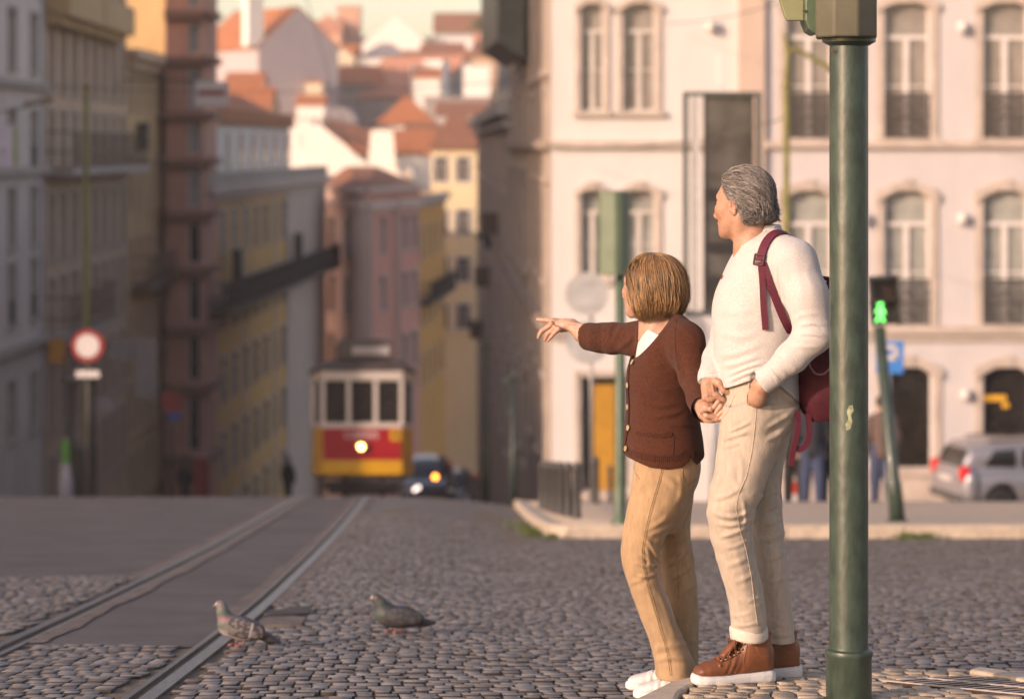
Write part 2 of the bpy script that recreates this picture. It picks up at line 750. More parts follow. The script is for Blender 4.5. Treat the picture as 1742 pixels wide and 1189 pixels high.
M_dirt = mat('joint_dirt', (.20, .145, .10), .95, .25, 14, .5, 90)
M_hill = mat('hill_ground', (.20, .17, .11), .95, .3, .08)
M_sett = mat('sett_stone', (.242, .208, .186), .52, .22, 22, .35, 110, island=.34, spec=.45, bdist=.004)
M_calc = mat('limestone_sett', (.48, .37, .27), .7, .2, 25, .4, 130, island=.25, bdist=.004)
M_asph = mat('asphalt', (.122, .100, .092), .75, .22, 1.6, .9, 160, spec=.4, detail=9, bdist=.006)
M_asph2 = mat('asphalt_patch', (.09, .075, .07), .8, .3, 5, .8, 160, spec=.4, bdist=.006)
M_mortar = mat('rail_mortar', (.20, .152, .128), .9, .33, 7, .7, 60, detail=8)
M_steel = mat('rail_steel', (.24, .215, .205), .38, .22, 9, .15, 40, metal=1.0, stretch=(6, .6, 6))
M_kerb = mat('kerb_stone', (.58, .46, .35), .75, .16, 9, .4, 70, bdist=.006)
M_isl = mat('pavement_mosaic', (.64, .50, .38), .85, .22, 16, 1.0, 40, bdist=.03)
M_iron = mat('cast_iron', (.10, .065, .052), .55, .25, 30, .4, 90, metal=.6)

# far cobbles: procedural setts where they are only seen small and out of focus
def cobble_mat():
    m = bpy.data.materials.new('far_setts')
    m.use_nodes = True
    nt = m.node_tree
    b = nt.nodes['Principled BSDF']
    b.inputs['Roughness'].default_value = .62
    tc = nt.nodes.new('ShaderNodeTexCoord')
    mp = nt.nodes.new('ShaderNodeMapping')
    mp.inputs['Scale'].default_value = (1, 1, 0)
    nt.links.new(tc.outputs['Object'], mp.inputs['Vector'])
    br = nt.nodes.new('ShaderNodeTexBrick')
    br.inputs['Scale'].default_value = 1.0
    br.inputs['Brick Width'].default_value = .115
    br.inputs['Row Height'].default_value = .14
    br.inputs['Mortar Size'].default_value = .012
    br.inputs['Color1'].default_value = (.15, .120, .105, 1)
    br.inputs['Color2'].default_value = (.085, .068, .060, 1)
    br.inputs['Mortar'].default_value = (.10, .075, .055, 1)
    nt.links.new(mp.outputs[0], br.inputs['Vector'])
    nt.links.new(br.outputs['Color'], b.inputs['Base Color'])
    nz = nt.nodes.new('ShaderNodeTexNoise')
    nz.inputs['Scale'].default_value = 18
    nt.links.new(tc.outputs['Object'], nz.inputs['Vector'])
    mh = nt.nodes.new('ShaderNodeMath')
    mh.operation = 'MULTIPLY_ADD'
    mh.inputs[1].default_value = -1.0
    nt.links.new(br.outputs['Fac'], mh.inputs[0])
    nt.links.new(nz.outputs['Fac'], mh.inputs[2])
    bp = nt.nodes.new('ShaderNodeBump')
    bp.inputs['Strength'].default_value = .8
    bp.inputs['Distance'].default_value = .015
    nt.links.new(mh.outputs[0], bp.inputs['Height'])
    nt.links.new(bp.outputs[0], b.inputs['Normal'])
    return m

M_far = cobble_mat()

ys_t = np.concatenate([np.arange(-80, 8, 8), np.arange(8, 50, 1.0), np.arange(50, 480, 5), np.arange(480, 1500, 60)])
xs_t = np.concatenate([np.arange(-400, -24, 30), np.arange(-22, 22, .8), np.arange(24, 420, 30)])
grid_sheet('ground', xs_t, ys_t, M_dirt, -.009)
grid_sheet('hillside', np.arange(-130, 131, 10), np.arange(226, 470, 6), M_hill, .05)

# rails: centre line of each rail from the photo laid on the road
RL = np.array([(-40, -2.26), (10.67, -2.26), (15, -2.325), (18.5, -2.39), (24.7, -2.60), (32, -2.86), (44, -3.45), (56, -3.94), (100, -6.0), (190, -11.4)])
RR = np.array([(-40, -1.35), (8.75, -1.353), (12.2, -1.365), (16.6, -1.475), (20.4, -1.58), (25.9, -1.765), (32.6, -2.02), (44, -2.55), (56, -3.04), (100, -5.1), (190, -10.5)])

def _pw(T):
    ys = np.arange(T[0, 0], T[-1, 0], .5)
    xs = np.interp(ys, T[:, 0], T[:, 1])
    k = np.ones(9) / 9
    xs2 = np.convolve(np.pad(xs, 4, mode='edge'), k, 'valid')
    return lambda y: float(np.interp(y, ys, xs2))

xl_rail, xr_rail = _pw(RL), _pw(RR)

def wob(a, s, seed):
    return lambda y: a * (math.sin(y * s + seed) + .6 * math.sin(y * s * 2.7 + seed * 3) + .5 * math.sin(y * s * 6.1 + seed))

w1, w2, w3, w4 = wob(.012, 2.2, 1), wob(.013, 2.6, 2), wob(.012, 2.4, 3), wob(.014, 2.9, 5)

# asphalt: between the rails and on the left; dirt-filled mortar beside the rails
ysA = np.concatenate([np.arange(10.85, 40, .3), np.arange(40, 200, 4)])
strip_sheet('asphalt_between_rails', ysA, lambda y: xl_rail(y) + .05, lambda y: xr_rail(y) - .05, M_asph, -.004, 4)
ysB = np.concatenate([np.arange(15.4, 40, .4), np.arange(40, 205, 4)])
strip_sheet('asphalt_road', ysB, lambda y: -24.0, lambda y: xl_rail(y) - .05, M_asph, -.003, 30)
ysC = np.concatenate([np.arange(26.5, 40, .5), np.arange(40, 205, 4)])
strip_sheet('cobbled_road', ysC, lambda y: xr_rail(y) + .05, lambda y: 30.0, M_far, -.006, 40)
ysM = np.concatenate([np.arange(11.0, 40, .12), np.arange(40, 60, 2)])
mort = [(xl_rail, -.05, -.17, w1, 15.5), (xl_rail, .05, .14, w2, 11), (xr_rail, -.05, -.13, w3, 12.5), (xr_rail, .05, .15, w4, 13.2)]
for i, (rf, a, b, wf, y0) in enumerate(mort):
    lo, hi = (b, a) if b < a else (a, b)
    fl = (lambda y, rf=rf, lo=lo, wf=wf: rf(y) + lo + (wf(y) if lo != -.05 and abs(lo) > .06 else 0))
    fh = (lambda y, rf=rf, hi=hi, wf=wf: rf(y) + hi + (wf(y) if abs(hi) > .06 else 0))
    strip_sheet('rail_bed', ysM[ysM >= y0], fl, fh, M_mortar, .002, 2)

def rail(rf, side, label):
    ys = np.concatenate([np.arange(7.5, 40, .25), np.arange(40, 200, 4)])
    prof = [(-.066, -.06), (-.064, .004), (-.008, .007), (-.004, -.038), (.028, -.038), (.034, .003), (.062, .001), (.064, -.06)]
    prof = [(side * u, z) for u, z in prof]
    if side < 0:
        prof = prof[::-1]
    rings = []
    for y in ys:
        x = rf(y)
        z = zr(x, y)
        rings.append([Vector((x + u, y, z + w)) for u, w in prof])
    mb = MB()
    mb.loft(rings)
    o = mb.build('tram_rail', M_steel)
    tag(o, label, 'rail', 'tram track rails')

rail(xl_rail, 1, 'grooved steel tram rail running through asphalt, the left one of the track')
rail(xr_rail, -1, 'grooved steel tram rail beside the cobbles and pigeons, the right one of the track')

# pavement corner (photo outline laid on the raised pavement plane)
def on_pave(x, y):
    Y = 1.022 / ((y - HY) / F - .1)
    return Vector((WX(x, Y), Y, zpave(0, Y)))

PV = [(1080, 1189), (1139, 1160), (1174, 1151), (1240, 1144), (1330, 1140), (1480, 1137), (1640, 1136), (1742, 1135), (1900, 1135)]
PVW = [on_pave(x, y) for x, y in PV]

def pave_edge(X):
    xs = [p.x for p in PVW]
    ys = [p.y for p in PVW]
    return float(np.interp(X, xs, ys))

mb = MB()
for i in range(len(PVW) - 1):
    a, b = PVW[i], PVW[i + 1]
    n = 8
    for k in range(n):
        p = a.lerp(b, k / n)
        q = a.lerp(b, (k + 1) / n)
        p0 = Vector((max(p.x, .30) if i else p.x, 4.0, zpave(0, 4.0)))
        q0 = Vector((q.x, 4.0, zpave(0, 4.0)))
        mb.poly([p0 - Vector((0, 0, .02)), q0 - Vector((0, 0, .02)), q - Vector((0, 0, .02)), p - Vector((0, 0, .02))])
        mb.poly([p - Vector((0, 0, .02)), q - Vector((0, 0, .02)), q - Vector((0, 0, .3)), p - Vector((0, 0, .3))])
tag(mb.build('pavement', M_dirt), kind='structure')

# kerb stones along the pavement edge, the first wide and worn smooth
mb = MB()
kin = [on_pave(1150, 1189), on_pave(1157, 1176), on_pave(1184, 1161), on_pave(1242, 1150), on_pave(1330, 1145)]
segs = [(PVW[0] + Vector((-.03, -.35, 0)), PVW[0], PVW[1], PVW[2]), None]
def kerb(poly, h=.16, lift=.004):
    pts = [Vector((p.x, p.y, zpave(0, p.y) + lift)) for p in poly]
    mb.prism([p - Vector((0, 0, h)) for p in pts], (0, 0, h))
k0 = on_pave(1075, 1215)
kerb([k0, Vector((k0.x + .16, k0.y, 0)), kin[0], kin[1], kin[2], PVW[2] + Vector((.012, 0, 0)), PVW[1].lerp(PVW[2], .5) , PVW[1], PVW[1].lerp(PVW[0], .5) + Vector((.004, .01, 0)), PVW[0]])
kerb([kin[2] + Vector((.008, 0, 0)), kin[3], PVW[3], PVW[2] + Vector((.02, 0, 0))], lift=-.006)
kerb([kin[3] + Vector((.01, 0, 0)), kin[4], PVW[4], PVW[3] + Vector((.01, 0, 0))], lift=-.012)
kerb([on_pave(1648, 1143), on_pave(1742, 1160), on_pave(1850, 1178), on_pave(1860, 1160), on_pave(1742, 1150), on_pave(1665, 1138)], lift=.012)
o = mb.build('kerb_stones', M_kerb, bevel=.012)
tag(o, kind='structure')

# manhole grate set in the pavement: a skewed frame with bars
g0, g1, g2 = on_pave(1508, 1158), on_pave(1640, 1147.5), on_pave(1690, 1176)
gx, gy = (g2 - g0), (g1 - g0)
mb = MB()
GZ = Vector((0, 0, 1))
def gp(u, v, h=0.0):
    return g0 + gx * u + gy * v + GZ * h
def gbar(u0, v0, u1, v1, h0, h1):
    mb.prism([gp(u0, v0, h0), gp(u1, v0, h0), gp(u1, v1, h0), gp(u0, v1, h0)], GZ * (h1 - h0))
grate = thing('drain_cover', 'patterned iron drain cover set in the pavement beside the green pole', 'drain cover', g0)
gbar(0, 0, 1.5, 1.0, -.02, -.0012)
mb.build('tray', M_iron, grate)
mb = MB()
for k in range(4):
    gbar(-.02 if k == 0 else 0, [0, .47, .97][min(k, 2)], 1.5, [.03, .53, 1.0][min(k, 2)], -.004, .003)
for k in range(13):
    gbar(k * .12, .03, k * .12 + .026, .47, -.004, .0015)
    gbar(k * .12 + .05, .53, k * .12 + .076, .97, -.004, .0015)
M_slat = mat('worn_iron', (.55, .46, .39), .6, .2, 20, metal=.2)
mb.build('frame', M_slat, grate)
mb = MB()
for k in range(36):
    gbar(k * .0417, .03, k * .0417 + .012, .97, -.004, .0002)
mb.build('rib', M_iron, grate)

# ------------------------------------------------------------------ individual setts near the camera
def stones(name, cx, cy, hx, hy, rot, m, zfun, top=.002, inset=.945, edge=.0042, rough=.003, kind='structure', tilt=.011):
    N = len(cx)
    tpl = np.array([(1, .92), (.93, 1), (-.93, 1), (-1, .92), (-1, -.92), (-.93, -1), (.93, -1), (1, -.92)])
    V = np.zeros((N, 24, 3))
    h = nrg.normal(0, rough, N)
    tx = nrg.normal(0, tilt, N)
    ty = nrg.normal(0, tilt, N)
    jit = nrg.normal(0, .03, (N, 8, 2))
    c, s = np.cos(rot), np.sin(rot)
    for r, (sc, z) in enumerate(((1.0, -.06), (1.0, -edge), (inset, 0.0))):
        lx = (tpl[None, :, 0] * (1.0 + 0 * jit[..., 0]) + jit[..., 0]) * sc * hx[:, None]
        ly = (tpl[None, :, 1] + jit[..., 1]) * sc * hy[:, None]
        wx = cx[:, None] + lx * c[:, None] - ly * s[:, None]
        wy = cy[:, None] + lx * s[:, None] + ly * c[:, None]
        V[:, r * 8:(r + 1) * 8, 0] = wx
        V[:, r * 8:(r + 1) * 8, 1] = wy
        zz = z + top + h[:, None] + tx[:, None] * lx + ty[:, None] * ly if r else -.06
        V[:, r * 8:(r + 1) * 8, 2] = zfun(wx, wy) + zz
    q = []
    for r in (0, 1):
        for k in range(8):
            k2 = (k + 1) % 8
            q.append((r * 8 + k, r * 8 + k2, (r + 1) * 8 + k2, (r + 1) * 8 + k))
    q += [(16, 17, 18, 19), (16, 19, 20, 23), (20, 21, 22, 23)]
    Q = (np.array(q)[None] + (np.arange(N) * 24)[:, None, None]).reshape(-1, 4)
    me = np_mesh(name, V.reshape(-1, 3), Q)
    o = link(name, me, m, None, Vector((0, 0, 0)), False)
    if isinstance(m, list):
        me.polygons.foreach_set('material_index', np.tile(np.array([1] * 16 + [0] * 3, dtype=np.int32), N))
    return tag(o, kind=kind)

cx, cy, hx, hy, ro = [], [], [], [], []
y = 7.9
row = 0
ys_rows = []
while y < 27.0:
    hgt = rng.uniform(.08, .108)
    lim = .30 * y + .8
    x = -lim + rng.uniform(0, .1)
    ph = row * .9
    while x < lim + .4:
        w = rng.uniform(.05, .092)
        xc = x + w / 2
        yc = y + .06 * math.sin(xc * 1.3 + .4) + .025 * math.sin(xc * 4.1 + y * .7) + rng.uniform(-.006, .006)
        x += w + rng.uniform(.004, .009)
        if xl_rail(yc) - .08 - w / 2 < xc < xl_rail(yc) + .08 + w / 2 or xr_rail(yc) - .08 - w / 2 < xc < xr_rail(yc) + .08 + w / 2:
            continue
        if xl_rail(yc) < xc < xr_rail(yc) and yc > 10.93 + .05 * math.sin(xc * 9):
            continue
        if xc < xl_rail(yc) and yc > 15.5 + .35 * math.sin(xc * 1.7):
            continue
        if xc > PVW[0].x - .03 and yc < pave_edge(xc) + .10:
            continue
        if rng.random() < .012:
            continue
        cx.append(xc)
        cy.append(yc)
        hx.append(w / 2)
        hy.append((hgt - rng.uniform(.006, .014)) / 2)
        ro.append(rng.uniform(-.05, .05) + .09 * math.cos(xc * 1.3))
    y += hgt
    row += 1
A = [np.array(q) for q in (cx, cy, hx, hy, ro)]
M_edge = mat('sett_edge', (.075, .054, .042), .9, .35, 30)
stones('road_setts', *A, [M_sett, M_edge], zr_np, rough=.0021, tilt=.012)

# small limestone setts of the pavement corner
cx, cy, hx, hy, ro = [], [], [], [], []
y = 7.5
while y < 9.0:
    x = .45 + rng.uniform(0, .05)
    while x < 2.4:
        w = rng.uniform(.05, .085)
        xc, yc = x + w / 2, y + .03 * math.sin(x * 5) + rng.uniform(-.008, .008)
        x += w + .008
        if yc > pave_edge(xc) - .035:
            continue
        # keep clear of the kerb stones and the drain cover
        d = Vector((xc, yc, 0)) - Vector((g0.x, g0.y, 0))
        det = gx.x * gy.y - gx.y * gy.x
        u = (d.x * gy.y - d.y * gy.x) / det
        v = (gx.x * d.y - gx.y * d.x) / det
        if -.07 < u < 1.55 and -.08 < v < 1.08:
            continue
        ke = np.interp(xc, [kin[0].x, kin[1].x, kin[2].x, kin[3].x, kin[4].x], [kin[0].y, kin[1].y, kin[2].y, kin[3].y, kin[4].y])
        if (xc < kin[4].x and yc > ke - .03) or xc < kin[0].x + .03:
            continue
        if xc > on_pave(1655, 1140).x and yc > np.interp(xc, [on_pave(1648, 1143).x, on_pave(1742, 1160).x, on_pave(1850, 1178).x], [on_pave(1648, 1143).y, on_pave(1742, 1160).y, on_pave(1850, 1178).y]) - .03:
            continue
        cx.append(xc)
        cy.append(yc)
        hx.append(w / 2)
        hy.append(rng.uniform(.024, .034))
        ro.append(rng.uniform(-.2, .2))
    y += .064
A = [np.array(q) for q in (cx, cy, hx, hy, ro)]
stones('pavement_setts', *A, M_calc, lambda X, Y: CZ - (1.022 + .1 * Y), top=0.0, edge=.005, rough=.0022)

# patch of smooth slab beside the right rail
def patch(name, pts, m, dz):
    mb = MB()
    vs = []
    for px_, py_ in pts:
        Y = .991 / ((py_ - HY) / F - .115)
        X = WX(px_, Y)
        vs.append(Vector((X, Y, zr(X, Y) + dz)))
    mb.prism([v - Vector((0, 0, .05)) for v in vs], (0, 0, .05))
    tag(mb.build(name, m), kind='structure')
patch('asphalt_patch', [(449, 1052), (460, 1043), (500, 1036), (529, 1036), (526, 1047), (500, 1049)], M_asph2, .016)
patch('mortar_patch', [(436, 1066), (449, 1053), (500, 1050), (520, 1053), (512, 1066), (470, 1066)], M_mortar, .012)

# traffic island with kerb
def isl_left(y):
    return float(np.interp(y, [24.6, 25.4, 36.0], [.55, .36, .03]))
ysI = np.arange(24.75, 36.3, .6)
strip_sheet('traffic_island', ysI, lambda y: isl_left(y) + .16, lambda y: 26.0, M_isl, .13, 26, .3)
mb = MB()
pts = [(26.0, 24.6)] + [(x, 24.6) for x in np.arange(22, .8, -1.2)] + [(.55, 24.62), (.38, 24.9), (.33, 25.6), (.2, 29), (.03, 36.2)]
for i in range(len(pts) - 1):
    (xa, ya), (xb, yb) = pts[i], pts[i + 1]
    d = Vector((xb - xa, yb - ya, 0)).normalized()
    nn = Vector((d.y, -d.x, 0)) * .19
    a, b = Vector((xa, ya, 0)), Vector((xb, yb, 0)) - d * .006
    q = [a, b, b + nn, a + nn]
    mb.prism([Vector((p.x, p.y, zr(p.x, p.y) - .12)) for p in q], (0, 0, .12 + .134))
tag(mb.build('island_kerb', M_kerb, bevel=.02), kind='structure')
strip_sheet('building_pavement', np.arange(52.6, 58, .6), lambda y: 1.2, lambda y: 40.0, M_isl, .12, 20, .3)

# grass in the gutter of the island corner
def grass(name, spots, n, hmax):
    V, Q = [], []
    for _ in range(n):
        x, y, s = rng.choice(spots)
        a = rng.uniform(0, 6.3)
        r = abs(rng.gauss(0, s))
        px_, py_ = x + r * math.cos(a), y + r * math.sin(a)
        z = zr(px_, py_) - .005
        h = rng.uniform(.4, 1) * hmax
        b = rng.uniform(0, 6.3)
        w = rng.uniform(.004, .01)
        lx, ly = rng.uniform(-.5, .5) * h, rng.uniform(-.5, .5) * h
        i = len(V)
        V += [(px_ - w * math.cos(b), py_ - w * math.sin(b), z), (px_ + w * math.cos(b), py_ + w * math.sin(b), z),
              (px_ + lx * .4 + w * .7 * math.cos(b), py_ + ly * .4 + w * .7 * math.sin(b), z + h * .6), (px_ + lx, py_ + ly, z + h)]
        Q.append((i, i + 1, i + 2, i + 3))
    o = link(name, np_mesh(name, np.array(V), np.array(Q)), mat('grass_blade', (.12, .17, .035), .7, .3, 6))
    tag(o, 'patches of short green grass growing along the island kerb', 'grass', kind='stuff')
grass('grass', [(.25, 25.0, .1), (.2, 25.8, .1), (.17, 26.6, .12), (.1, 28, .12), (.42, 24.5, .06), (1.25, 24.52, .09), (4.2, 24.5, .14), (4.0, 24.52, .1)], 900, .09)
# ------------------------------------------------------------------ buildings
M_glass = mat('window_glass', (.33, .29, .26), .06, .2, 1.5, spec=.6)
M_glass2 = mat('curtained_glass', (.44, .44, .40), .10, .25, 1.2, spec=.6)
M_glassd = mat('dark_glass', (.03, .024, .02), .12, .3, 1.5, spec=.5)
M_white = mat('white_paint', (.70, .64, .60), .6, .06, 3)
M_offw = mat('window_trim', (.60, .54, .48), .7, .1, 3)
M_stone = mat('limestone_trim', (.56, .46, .39), .8, .14, 2, .3, 30)
M_railing = mat('iron_railing', (.085, .072, .066), .5, .1, 8)
M_tile = mat('clay_tiles', (.62, .21, .085), .8, .22, 3.0, .8, 14, bstretch=(3, 1, 1), bdist=.05)
M_tile2 = mat('old_clay_tiles', (.42, .17, .09), .85, .25, 2.5, .8, 14, bstretch=(3, 1, 1), bdist=.05)
M_tile3 = mat('salmon_clay_tiles', (.74, .32, .20), .85, .2, 2.5, .8, 14, bstretch=(3, 1, 1), bdist=.05)
M_zinc = mat('zinc_roof', (.33, .29, .28), .55, .12, 2)
M_wood = mat('dark_wood', (.06, .035, .02), .6, .2, 4)

M_rust = mat('rusty_railing', (.20, .125, .085), .7, .2, 4)

def plaster(name, col, var=.14):
    return mat(name, col, .85, var, .9, .25, 12, detail=8, stretch=(1, 1, .35))

WIN_CACHE = {}

def window_parts(w, h, arch, style, frame_m, glass_m):
    """meshes of one window in local space: x right, z up, y into the wall; origin bottom centre of the opening"""
    key = (round(w, 2), round(h, 2), round(arch, 2), style, frame_m.name, glass_m.name)
    if key in WIN_CACHE:
        return WIN_CACHE[key]
    d = .14
    f = MB()
    t = .06
    f.box((-w / 2 + t / 2, d, h / 2), (t, .06, h))
    f.box((w / 2 - t / 2, d, h / 2), (t, .06, h))
    f.box((0, d, h - t / 2), (w - 2 * t, .06, t))
    f.box((0, d, t / 2), (w - 2 * t, .06, t))
    if style != 'small':
        ht = h * .74
        f.box((0, d - .004, ht), (w - 2 * t, .07, .09))
        f.box((0, d + .002, (t + ht - .045) / 2), (.12, .07, ht - .045 - t))
        f.box((-w / 4, d + .006, ht * .52), (w / 2 - t - .06, .04, .035))
        f.box((w / 4, d + .006, ht * .52), (w / 2 - t - .06, .04, .035))
    g = MB()
    g.box((0, d + .045, h / 2), (w - .02, .012, h - .02))
    rl = None
    if style == 'balcony':
        rl = MB()
        rh = min(1.0, h * .40)
        for k in range(15):
            x = -w / 2 + .03 + (w - .06) * k / 14
            rl.box((x, .02, rh / 2), (.02, .02, rh))
        for z in (.05, rh * .5, rh):
            rl.box((0, .02, z), (w, .04, .05))
        for k in range(6):
            x = -w / 2 + w * (k + .5) / 6
            ring = [(x + .055 * math.cos(a), .02, rh * .72 + .11 * math.sin(a)) for a in np.linspace(0, 2 * math.pi, 9)]
            rl.tube(ring, .010, 5, caps=False)
            ring = [(x + .055 * math.cos(a), .02, rh * .26 + .11 * math.sin(a)) for a in np.linspace(0, 2 * math.pi, 9)]
            rl.tube(ring, .010, 5, caps=False)
    ar = None
    if arch > 0:
        ar = MB()
        n = 10
        pts = [(-w / 2 - .004, h + .01)]
        top = []
        for k in range(n + 1):
            x = -w / 2 + w * k / n
            top.append((x, h - arch * (2 * x / w)**2))
        prof = [(-w / 2 - .004, h + .004)] + top + [(w / 2 + .004, h + .004)]
        ar.prism([(x, .02, z) for x, z in prof], (0, .10, 0))
    out = []
    for nm, b, m in (('window', f, frame_m), ('pane', g, glass_m), ('railing', rl, M_railing), ('arch', ar, None)):
        if b is None:
            out.append(None)
            continue
        me = bpy.data.meshes.new(nm)
        me.from_pydata(b.v, [], b.f)
        if m is not None:
            me.materials.append(m)
        out.append(me)
    WIN_CACHE[key] = out
    return out

def wall_mesh(mb, A, B, z0, z1, ops, depth=.24):
    """vertical wall from A to B (front on the right-hand side seen from A to B turned -90) with openings (u0,u1,v0,v1)"""
    A = Vector((A[0], A[1], 0))
    B = Vector((B[0], B[1], 0))
    L = (B - A).length
    e = (B - A) / L
    n = Vector((e.y, -e.x, 0))          # outward
    us = sorted(set([0.0, L] + [q for o in ops for q in o[:2]]))
    vs = sorted(set([z0, z1] + [q for o in ops for q in o[2:4]]))
    def pt(u, v, d=0.0):
        p = A + e * u - n * d
        return (p.x, p.y, v)
    for i in range(len(us) - 1):
        for j in range(len(vs) - 1):
            um, vm = (us[i] + us[i + 1]) / 2, (vs[j] + vs[j + 1]) / 2
            if any(o[0] < um < o[1] and o[2] < vm < o[3] for o in ops):
                continue
            mb.poly([pt(us[i], vs[j]), pt(us[i + 1], vs[j]), pt(us[i + 1], vs[j + 1]), pt(us[i], vs[j + 1])])
    for o in ops:
        u0, u1, v0, v1 = o[:4]
        mb.poly([pt(u0, v0), pt(u0, v1), pt(u0, v1, depth), pt(u0, v0, depth)])
        mb.poly([pt(u1, v1), pt(u1, v0), pt(u1, v0, depth), pt(u1, v1, depth)])
        mb.poly([pt(u0, v1), pt(u1, v1), pt(u1, v1, depth), pt(u0, v1, depth)])
        mb.poly([pt(u1, v0), pt(u0, v0), pt(u0, v0, depth), pt(u1, v0, depth)])
        mb.poly([pt(u0, v0, depth), pt(u1, v0, depth), pt(u1, v1, depth), pt(u0, v1, depth)])

def facade(root, A, B, z0, z1, wins, m, frame_m=None, glass_m=None, trim=None, tw=.16, back=8.0, close=True, shop_m=None):
    """wall with windows. wins: (u_centre, v_bottom, w, h, style, arch)"""
    frame_m = frame_m or M_offw
    glass_m = glass_m or M_glass
    A = Vector((A[0], A[1], 0))
    B = Vector((B[0], B[1], 0))
    L = (B - A).length
    e = (B - A) / L
    n = Vector((e.y, -e.x, 0))
    wins = [w for w in wins if w[0] - w[2] / 2 > .02 and w[0] + w[2] / 2 < L - .02 and w[1] > z0 and w[1] + w[3] < z1]
    mb = MB()
    wall_mesh(mb, A, B, z0, z1, [(w[0] - w[2] / 2, w[0] + w[2] / 2, w[1], w[1] + w[3]) for w in wins])
    if close:
        a2, b2 = A - n * back, B - n * back
        q = [(A.x, A.y), (a2.x, a2.y), (b2.x, b2.y), (B.x, B.y)]
        for i in range(3):
            (xa, ya), (xb, yb) = q[i], q[i + 1]
            mb.poly([(xb, yb, z0), (xa, ya, z0), (xa, ya, z1), (xb, yb, z1)])
        mb.poly([(x, y, z1) for x, y in q[::-1]])
    mb.build('wall', m, root)
    rot = Matrix(((e.x, -n.x, 0), (e.y, -n.y, 0), (0, 0, 1)))
    ang = math.atan2(e.y, e.x)
    org = ORG[root.name]
    for w in wins:
        tb = MB()
        u, v, ww, hh, st = w[:5]
        ar = w[5] if len(w) > 5 else 0
        gm = w[6] if len(w) > 6 else glass_m
        fr, pa, rl, arm = window_parts(ww, hh, ar, st, frame_m, gm)
        p = A + e * u
        o = bpy.data.objects.new('window', fr)
        COL.objects.link(o)
        o.parent = root
        o.location = Vector((p.x, p.y, v)) - org
        o.rotation_euler = (0, 0, ang)
        c = bpy.data.objects.new('pane', pa)
        COL.objects.link(c)
        c.parent = o
        if rl is not None:
            c = bpy.data.objects.new('railing', rl)
            COL.objects.link(c)
            c.parent = o
        if arm is not None:
            for q in arm.vertices:
                pass
            tb2 = [(rot @ Vector(q.co)) + Vector((p.x, p.y, v)) for q in arm.vertices]
            tb._add(tb2, [tuple(f.vertices) for f in arm.polygons])
        if trim is not None:
            def bx(cu, cv, su, sv, dp=.07, off=0.0):
                c3 = A + e * cu + n * (dp / 2 + off - .02)
                tb.box((c3.x, c3.y, cv), (su, dp, sv), rot=rot)
            bx(u - ww / 2 - tw / 2, v + hh / 2, tw, hh)
            bx(u + ww / 2 + tw / 2, v + hh / 2, tw, hh)
            bx(u, v - .06, ww + 2 * tw + .1, .12, .16)
            if ar:
                n_ = 10
                lo, hi = [], []
                for k in range(n_ + 1):
                    x = (ww / 2 + tw) * (2 * k / n_ - 1)
                    q = ar * 1.2 * (x / (ww / 2 + tw))**2
                    lo.append((x, hh - q + (.0)))
                    hi.append((x * 1.06, hh + tw * 1.15 - q))
                pr = lo + hi[::-1]
                vv = [A + e * (u + x) + n * -.02 + Vector((0, 0, v + z)) for x, z in pr]
                for k in range(n_):
                    f4 = [vv[k], vv[k + 1], vv[2 * n_ - k], vv[2 * n_ + 1 - k]]
                    tb.prism(f4, n * .13)
                c3 = A + e * u + n * .06
                tb.box((c3.x, c3.y, v + hh + tw * .6), (.22, .16, tw * 1.5), rot=rot)
            else:
                bx(u, v + hh + tw / 2, ww + 2 * tw, tw, .12)
        if tb.v:
            tb.build('window_surround', trim or m, root)

def band(mb, A, B, z, h, out, base=.0):
    """horizontal moulding on the outside of the wall A-B"""
    A = Vector((A[0], A[1], 0))
    B = Vector((B[0], B[1], 0))
    L = (B - A).length
    e = (B - A) / L
    n = Vector((e.y, -e.x, 0))
    c = (A + B) / 2 + n * (out / 2 + base - .01)
    rot = Matrix(((e.x, -n.x, 0), (e.y, -n.y, 0), (0, 0, 1)))
    mb.box((c.x, c.y, z), (L, out, h), rot=rot)

def regular(L, n, w, u0=None, u1=None):
    u0 = 0 if u0 is None else u0
    u1 = L if u1 is None else u1
    return [u0 + (u1 - u0) * (i + .5) / n for i in range(n)]

def dist(A, B):
    return math.hypot(B[0] - A[0], B[1] - A[1])

# ---- white-pink corner building on the right: frontal facade, rounded-off corner bay, side along the street
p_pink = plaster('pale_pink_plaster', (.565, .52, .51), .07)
p_cream = plaster('sunlit_bay_plaster', (.68, .63, .59), .06)  # fuller sun on the corner bay put into a lighter, warmer plaster
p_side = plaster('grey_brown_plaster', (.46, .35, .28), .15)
YB = 55.0
corner = thing('corner_building', 'pale pink corner building with arched windows and iron balconies behind the couple', 'building', (WX(1300, YB), YB, zr(6, YB)))
zb, zt = zr(6, YB) - .5, WZ(-420, YB)
def vz(y):
    return WZ(y, YB)
XA, XB = WX(1300, YB), 22.0
wins = []
for k in range(-1, 10):
    uc = WX(1376.5 + 166.5 * k, YB) - XA
    if k == 0 or k >= 1:
        uc = WX([1376.5, 1543, 1711][k] if k < 3 else 1711 + 166.5 * (k - 2), YB) - XA
    if uc < .6:
        continue
    ww = 1.06
    wins += [(uc, vz(552), ww, vz(322) - vz(552), 'balcony', .27, M_glass2), (uc, vz(236), ww, vz(4) - vz(236), 'balcony', .2, M_glass),
             (uc, vz(-80), ww, vz(-310) - vz(-80), 'balcony', .2, M_glass)]
    if k >= 1:
        wins.append((uc + .03, vz(800), 1.14, vz(622) - vz(800), 'shop', .26, M_glassd))
    else:
        wins.append((uc + .03, vz(800), 1.14, vz(622) - vz(800), 'shop', .26, M_glassd))
wins = [w if w[4] != 'shop' else (w[0], w[1], w[2], w[3], 'small', w[5], w[6]) for w in wins]
